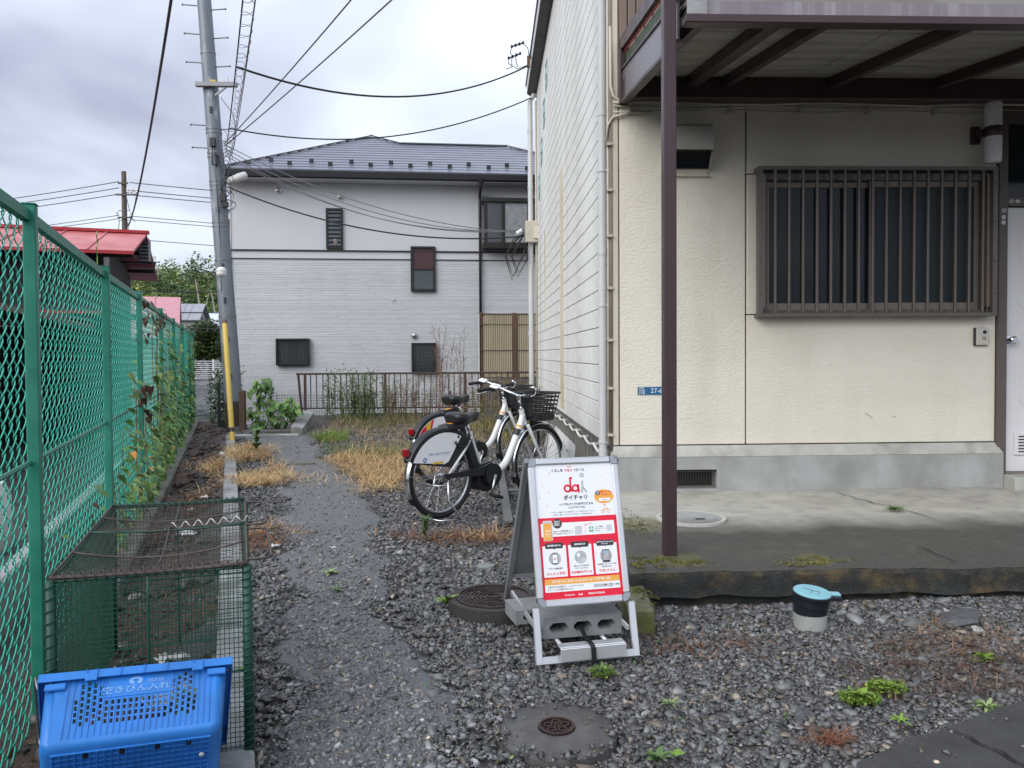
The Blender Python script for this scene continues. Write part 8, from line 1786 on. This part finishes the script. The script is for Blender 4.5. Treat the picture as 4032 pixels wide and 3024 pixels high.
grass('large straw coloured dead grass patch behind the bicycles', [dict(cx=-1.35, cy=8.9, rx=0.95, ry=1.1, n=5200, hgt=0.05, lng=0.18, base=ST, seed=4), dict(cx=-1.25, cy=7.6, rx=0.55, ry=0.55, n=2600, hgt=0.03, lng=0.16, base=ST2, seed=5), dict(cx=-0.8, cy=10.4, rx=1.2, ry=1.1, n=1200, hgt=0.05, lng=0.2, base=(0.32, 0.22, 0.10), seed=6, lie=0.6), dict(cx=-1.4, cy=9.9, rx=0.8, ry=0.6, n=700, hgt=0.04, lng=0.18, base=GR, seed=7, lie=0.4)])
grass('dry and greenish grass in front of the brown railing', [dict(cx=-1.2, cy=13.0, rx=2.1, ry=1.3, n=1900, hgt=0.04, lng=0.24, base=(0.30, 0.22, 0.10), seed=8, lie=0.5), dict(cx=-2.0, cy=14.0, rx=1.4, ry=0.7, n=900, hgt=0.08, lng=0.3, base=(0.20, 0.20, 0.07), seed=9, lie=0.3), dict(cx=0.2, cy=12.0, rx=0.7, ry=2.2, n=1300, hgt=0.05, lng=0.28, base=(0.28, 0.21, 0.09), seed=10, lie=0.4)])
grass('bright green grass tuft at the left edge of the dry grass', [dict(cx=-2.3, cy=11.5, rx=0.28, ry=0.45, n=900, hgt=0.04, lng=0.18, base=(0.17, 0.25, 0.045), seed=11, lie=0.25)], 'green_grass', 'grass')
grass('reddish dry grass on the gravel in front of the near bicycle', [dict(cx=-0.18, cy=5.28, rx=0.45, ry=0.22, n=420, hgt=0.015, lng=0.13, base=SB, seed=12), dict(cx=0.0, cy=5.3, rx=0.2, ry=0.12, n=90, hgt=0.015, lng=0.16, base=ST, seed=13)])
grass('brown and straw grass beside the wire cage handles', [dict(cx=-1.42, cy=5.35, rx=0.26, ry=0.36, n=520, hgt=0.015, lng=0.13, base=SB, seed=14), dict(cx=-1.4, cy=5.6, rx=0.3, ry=0.25, n=240, hgt=0.02, lng=0.14, base=ST, seed=15)])
grass('sparse brown withered grass on the right foreground gravel', [dict(cx=1.85, cy=2.95, rx=0.42, ry=0.30, n=750, hgt=0.012, lng=0.07, base=(0.13, 0.075, 0.05), seed=16, width=0.0018), dict(cx=2.1, cy=3.25, rx=0.3, ry=0.25, n=300, hgt=0.012, lng=0.08, base=(0.25, 0.15, 0.08), seed=17, width=0.0018), dict(cx=0.95, cy=3.3, rx=0.3, ry=0.12, n=150, hgt=0.012, lng=0.07, base=SB, seed=18, width=0.0018)])
grass('reddish brown withered tuft in the foreground gravel', [dict(cx=1.12, cy=2.44, rx=0.06, ry=0.04, n=130, hgt=0.01, lng=0.075, base=(0.25, 0.11, 0.06), seed=19, width=0.0016, lie=0.7)])
grass('rusty brown pine needle litter along the ditch by the fence', [dict(cx=-2.55, cy=6.3, rx=0.32, ry=1.3, n=2200, hgt=0.03, lng=0.10, base=(0.15, 0.062, 0.042), seed=20, zf=lambda a, b: -0.09), dict(cx=-1.7, cy=3.9, rx=0.3, ry=0.8, n=700, hgt=0.03, lng=0.09, base=(0.12, 0.055, 0.04), seed=21, zf=lambda a, b: -0.09)], 'needle_litter', 'needles')

longleaf = {}
def leafmesh(kind, m, L=0.06, W=0.018, bend=0.35):
    key = (kind, m.name)
    if key not in longleaf:
        n = 5; V = []; F = []
        for i in range(n+1):
            t = i/n; w = W*math.sin(math.pi*min(1, 0.12+0.88*t))**0.8*(1 if i < n else 0.05); z = L*(0.55*t-bend*1.6*t*t)
            V += [(L*t, -w/2, z+0.15*w), (L*t, 0, z), (L*t, w/2, z+0.15*w)]
        for i in range(n): a = 3*i; F += [(a, a+3, a+4, a+1), (a+1, a+4, a+5, a+2)]
        me = bpy.data.meshes.new('leaf'); me.from_pydata(V, [], F); me.materials.append(m); me.polygons.foreach_set('use_smooth', [True]*len(F)); me.update(); longleaf[key] = me
    return longleaf[key]
M_bright = solidleaf('bright weed leaf', (0.15, 0.26, 0.035), (0.20, 0.31, 0.05)); M_mid = solidleaf('weed leaf', (0.075, 0.14, 0.04), (0.11, 0.18, 0.055)); M_pale = solidleaf('pale weed leaf', (0.22, 0.31, 0.12), (0.28, 0.36, 0.15))
def weed(label, x, y, n, scale, m, seed, up=0.35, stem=0.0, kind='long', z=None, name='weed', extra=0, lw=1.0):
    z = gz(x, y)+0.004 if z is None else z; w = thing(name, label, 'weed', (x, y, z)); r = random.Random(seed); me = leafmesh(kind, m) if kind == 'long' else leafsrc[0]
    if stem > 0: MB().tube([(x, y, z-0.01), (x+0.01*stem, y, z+stem*0.5), (x, y+0.01, z+stem)], [0.004, 0.003, 0.0015], 6).build('stem', M_stem_green, w)
    for k in range(n):
        h = stem*r.uniform(0.15, 1.0) if stem > 0 else 0.0
        o = bpy.data.objects.new('leaf', me); COL.objects.link(o); o.parent = w
        el = up+r.uniform(-0.25, 0.3)
        o.matrix_basis = Matrix.Translation((0, 0, h)) @ Matrix.Rotation(k*2.399+r.uniform(-0.3, 0.3), 4, 'Z') @ Matrix.Rotation(-el, 4, 'Y') @ Matrix.Diagonal((scale*r.uniform(0.6, 1.2), scale*lw*r.uniform(0.8, 1.2), scale, 1))
    if extra:
        rr_ = np.random.default_rng(seed); a = rr_.uniform(0, 6.28, extra); q = rr_.uniform(0, 1, extra)**0.6; C_ = np.stack([x+q*scale*0.075*np.cos(a), y+q*scale*0.055*np.sin(a), z+rr_.uniform(0, 0.02, extra)], 1)
        V, F, cc = leafquads(C_, 0.014, greens(extra, (0.15, 0.23, 0.035), 0.3, rr_), 0.0, 0.7, r=rr_); arrmesh('creeping_leaves', V, F, cc, M_leaf, w, kind='stuff')
    return w
weed('bushy bright green weed on the gravel in front of the near bicycle', -0.40, 5.20, 34, 1.15, M_mid, 1, 0.5, 0.13)
weed('young green sapling standing in the straw patch beside the kerb', -2.85, 9.75, 22, 2.2, M_mid, 2, 0.3, 0.28, lw=1.6)
weed('flat pale green rosette on the gravel right of the cage', -0.87, 4.35, 9, 1.1, M_pale, 3, 0.15)
weed('small green rosette just below the pale one', -0.78, 4.02, 7, 0.9, M_mid, 4, 0.2)
weed('yellowish green weed at the left rim of the raised manhole', -0.19, 3.80, 12, 1.25, M_bright, 5, 0.5)
weed('low leafy weed clump in front of the sign tray', 0.46, 2.99, 26, 0.75, M_mid, 6, 0.35, 0.0, extra=260)
weed('large bright moss and leaf clump on the right foreground gravel', 1.36, 2.72, 24, 0.95, M_bright, 7, 0.45, extra=900, lw=1.4)
weed('second bright leafy clump right behind the large one', 1.50, 2.80, 20, 0.95, M_bright, 8, 0.45, extra=700, lw=1.5)
weed('small bright rosette below the large moss clump', 1.41, 2.54, 11, 0.7, M_bright, 9, 0.3)
weed('pale rosette at the edge of the cracked asphalt', 1.76, 2.61, 10, 0.75, M_pale, 10, 0.25, extra=60)
weed('yellow green weed at the far right of the gravel', 2.02, 3.02, 11, 0.8, M_bright, 11, 0.4, extra=80)
weed('spiky grey green weed at the bottom edge of the picture', 0.52, 2.30, 13, 1.0, M_mid, 12, 0.55)
weed('two round bright leaves right of the spiky weed at the bottom', 0.585, 2.335, 4, 0.6, M_bright, 13, 0.3, lw=1.6)
weed('thin yellowish grass weed on the gravel right of the concrete cover', 0.66, 2.70, 14, 0.85, M_pale, 14, 0.25, lw=0.4)
weed('dark weed growing in the porch crack', 2.76, 5.06, 26, 0.9, M_mid, 15, 0.3, z=pz(2.76, 5.06), extra=90)
weed('green weed inside the wire cage', -1.05, 2.75, 24, 1.6, M_mid, 16, 0.6, 0.12, z=-0.08, lw=1.4)
weed('bright weed low in the right rear of the cage', -1.0, 3.05, 24, 1.3, M_bright, 17, 0.5, 0.08, z=-0.08, extra=200)
# tiny scattered shoots: moss specks
nn = 1500; r = np.random.default_rng(5); x = r.uniform(-0.9, 2.6, nn); y = r.uniform(2.2, 5.5, nn); k = allowed(x, y) & ~on_asph(x, y) & (np.sin(x*7+y*3)+np.sin(y*9-x*4) > 0.4); C_ = np.stack([x[k], y[k], gzv(x[k], y[k])+0.004], 1)
V, F, cc = leafquads(C_, 0.016, greens(k.sum(), (0.10, 0.16, 0.05), 0.35, r), -0.2, 0.6, r=r); o = arrmesh('scattered_sprouts', V, F, cc, M_leaf, kind='stuff'); tag(o, 'tiny green sprouts scattered through the gravel', 'sprouts')

# ---- raised moss cushions on the porch
def moss(label, blobs, seed, zf, n=900, base=(0.17, 0.165, 0.03)):
    r = np.random.default_rng(seed); C_ = []
    for (cx, cy, rx, ry, w_) in blobs:
        m_ = int(n*w_); a = r.uniform(0, 6.28, m_); q = r.uniform(0, 1, m_)**0.5*(1+0.3*np.sin(3*a+seed)+0.25*np.sin(5*a+2)+0.2*np.sin(11*a)); x, y = cx+rx*q*np.cos(a), cy+ry*q*np.sin(a)
        k = (np.sin(x*47+y*31)+np.sin(x*23-y*61)+np.sin(x*90+y*75) > -0.35); C_.append(np.stack([x[k], y[k], np.array([zf(i, j) for i, j in zip(x[k], y[k])])], 1))
    C_ = np.concatenate(C_); V, F, cc = leafquads(C_, 0.009, greens(len(C_), base, 0.35, r), -0.5, 0.8, r=r); o = arrmesh('moss', V, F, cc, M_leaf, kind='stuff'); tag(o, label, 'moss')
pzt = lambda x, y: 0.15+0.05*(y-3.86)/2.0+0.001
moss('yellow green moss around the foot of the brown post', [(0.90, 4.02, 0.12, 0.09, 1.2), (1.10, 3.98, 0.10, 0.06, 0.6), (0.80, 3.95, 0.05, 0.06, 0.4)], 1, pzt)
moss('yellow green moss patch on the porch edge behind the blue capped pipe', [(1.74, 3.98, 0.15, 0.07, 1.0), (1.62, 3.93, 0.10, 0.04, 0.5)], 2, pzt)
moss('olive moss stain of the porch left of the round cover', [(0.95, 4.75, 0.14, 0.30, 1.5), (0.88, 5.2, 0.08, 0.25, 0.6)], 3, pzt, base=(0.13, 0.13, 0.035))
moss('thin moss on top of the short kerb beside the porch', [(0.78, 3.75, 0.045, 0.22, 0.7), (0.83, 4.3, 0.04, 0.3, 0.6)], 4, lambda a, b: 0.078, base=(0.12, 0.125, 0.03))
# ---- tall weeds by the railing
def tallweeds(label, spots, hmin, hmax, base, seed, leaf=0.05, nl=18, stem_m=None, name='tall_weeds', branch=0):
    r = random.Random(seed); rn = np.random.default_rng(seed); x0, y0 = spots[0][0], spots[0][1]; z0 = 0.0; w = thing(name, label, 'weeds', (x0, y0, 0.0)); pts = []; mb = MB(); cols = []
    for (cx, cy, sp, n) in spots:
        for _ in range(n):
            x, y = cx+r.gauss(0, sp), cy+r.gauss(0, sp*0.5); h = r.uniform(hmin, hmax); lx_, ly_ = r.gauss(0, 0.10)*h, r.gauss(0, 0.06)*h; P = [Vector((x+lx_*t*t, y+ly_*t*t, z0+h*t)) for t in (0, 0.3, 0.6, 0.85, 1.0)]
            mb.tube(P, [0.006, 0.005, 0.004, 0.003, 0.001], 4, caps=False)
            for _ in range(branch):
                t = r.uniform(0.35, 0.95); p = Vector((x+lx_*t*t, y+ly_*t*t, z0+h*t)); q = p+Vector((r.uniform(-0.16, 0.16), r.uniform(-0.1, 0.1), r.uniform(0.06, 0.2))); mb.tube([p, q], [0.0028, 0.001], 3, caps=False); pts += [p.lerp(q, u) for u in (0.4, 0.7, 1.0)]
            for k in range(nl): t = r.uniform(0.15, 1.0); pts.append(Vector((x+lx_*t*t+r.gauss(0, 0.012), y+ly_*t*t, z0+h*t)))
    mb.build('stems', stem_m or M_stem_dry, w, kind='stuff'); C_ = np.array([tuple(p) for p in pts]); V, F, cc = leafquads(C_, leaf, greens(len(C_), base, 0.35, rn), 0.1, 0.32, r=rn); arrmesh('leaves', V, F, cc, M_leaf, w, kind='stuff'); return w
tallweeds('tall green weeds in front of the left part of the railing', [(-2.55, 14.55, 0.22, 34), (-2.2, 14.4, 0.2, 24)], 0.45, 1.05, (0.12, 0.17, 0.055), 1, 0.075, 22, M_stem_green, branch=3)
tallweeds('thin brownish weeds in front of the middle of the railing', [(-1.75, 14.6, 0.3, 30), (-1.2, 14.5, 0.3, 26)], 0.35, 0.95, (0.17, 0.17, 0.075), 2, 0.055, 14, None, branch=3)
tallweeds('tall dead branching weed rising above the railing', [(-0.78, 14.45, 0.09, 7), (-0.5, 14.5, 0.12, 5)], 1.15, 1.95, (0.20, 0.11, 0.08), 3, 0.035, 20, None, branch=16)
tallweeds('dry weeds along the right end of the railing', [(-0.2, 14.3, 0.2, 18), (0.3, 13.4, 0.2, 18), (0.6, 12.4, 0.15, 14)], 0.4, 1.0, (0.20, 0.17, 0.07), 4, 0.055, 12, None, branch=4)
tallweeds('green and brown weeds behind the far bicycle', [(0.1, 11.6, 0.25, 18), (0.55, 10.8, 0.15, 14)], 0.25, 0.65, (0.19, 0.19, 0.06), 5, 0.06, 14, M_stem_green, branch=3)
# ---- leafy bush
bu = thing('leafy_bush', 'large leaved green bush between the utility pole and the railing', 'bush', (-3.55, 13.25, -0.1)); rb = random.Random(31); mM = [leafsrc[0], leafsrc[2], leafsrc[0], leafsrc[1]]
for k in range(9):
    x, y, h = -3.55+rb.uniform(-0.3, 0.3), 13.3+rb.uniform(-0.2, 0.2), rb.uniform(0.5, 1.05)*(1.0 if k < 5 else 0.7); MB().tube([(-3.55+0.06*k-0.25, 13.3, -0.2), ((x-3.5)/2, 13.3, h*0.4-0.1), (x, y, h-0.1)], [0.012, 0.009, 0.004], 6).build('stem', M_stem_green, bu)
for k in range(290):
    lob = rb.choice(((-3.75, 0.62, 0.20), (-3.72, 0.30, 0.28), (-3.45, 0.30, 0.28), (-3.28, 0.40, 0.17), (-3.5, 0.02, 0.40), (-3.72, 0.78, 0.12))); a, q = rb.uniform(0, 6.28), rb.uniform(0, 1)**0.5
    p = Vector((lob[0]+q*lob[2]*math.cos(a), 13.2+rb.uniform(-0.22, 0.15), lob[1]+q*lob[2]*math.sin(a)*0.9))-Vector((-3.55, 13.25, -0.1))
    o = bpy.data.objects.new('leaf', rb.choice(mM)); COL.objects.link(o); o.parent = bu; o.matrix_basis = Matrix.Translation(p) @ Matrix.Rotation(rb.uniform(-2.6, -0.5), 4, 'Z') @ Matrix.Rotation(rb.uniform(0.2, 1.1), 4, 'Y') @ Matrix.Rotation(rb.uniform(-0.6, 0.6), 4, 'X') @ Matrix.Scale(rb.uniform(0.9, 1.7), 4)
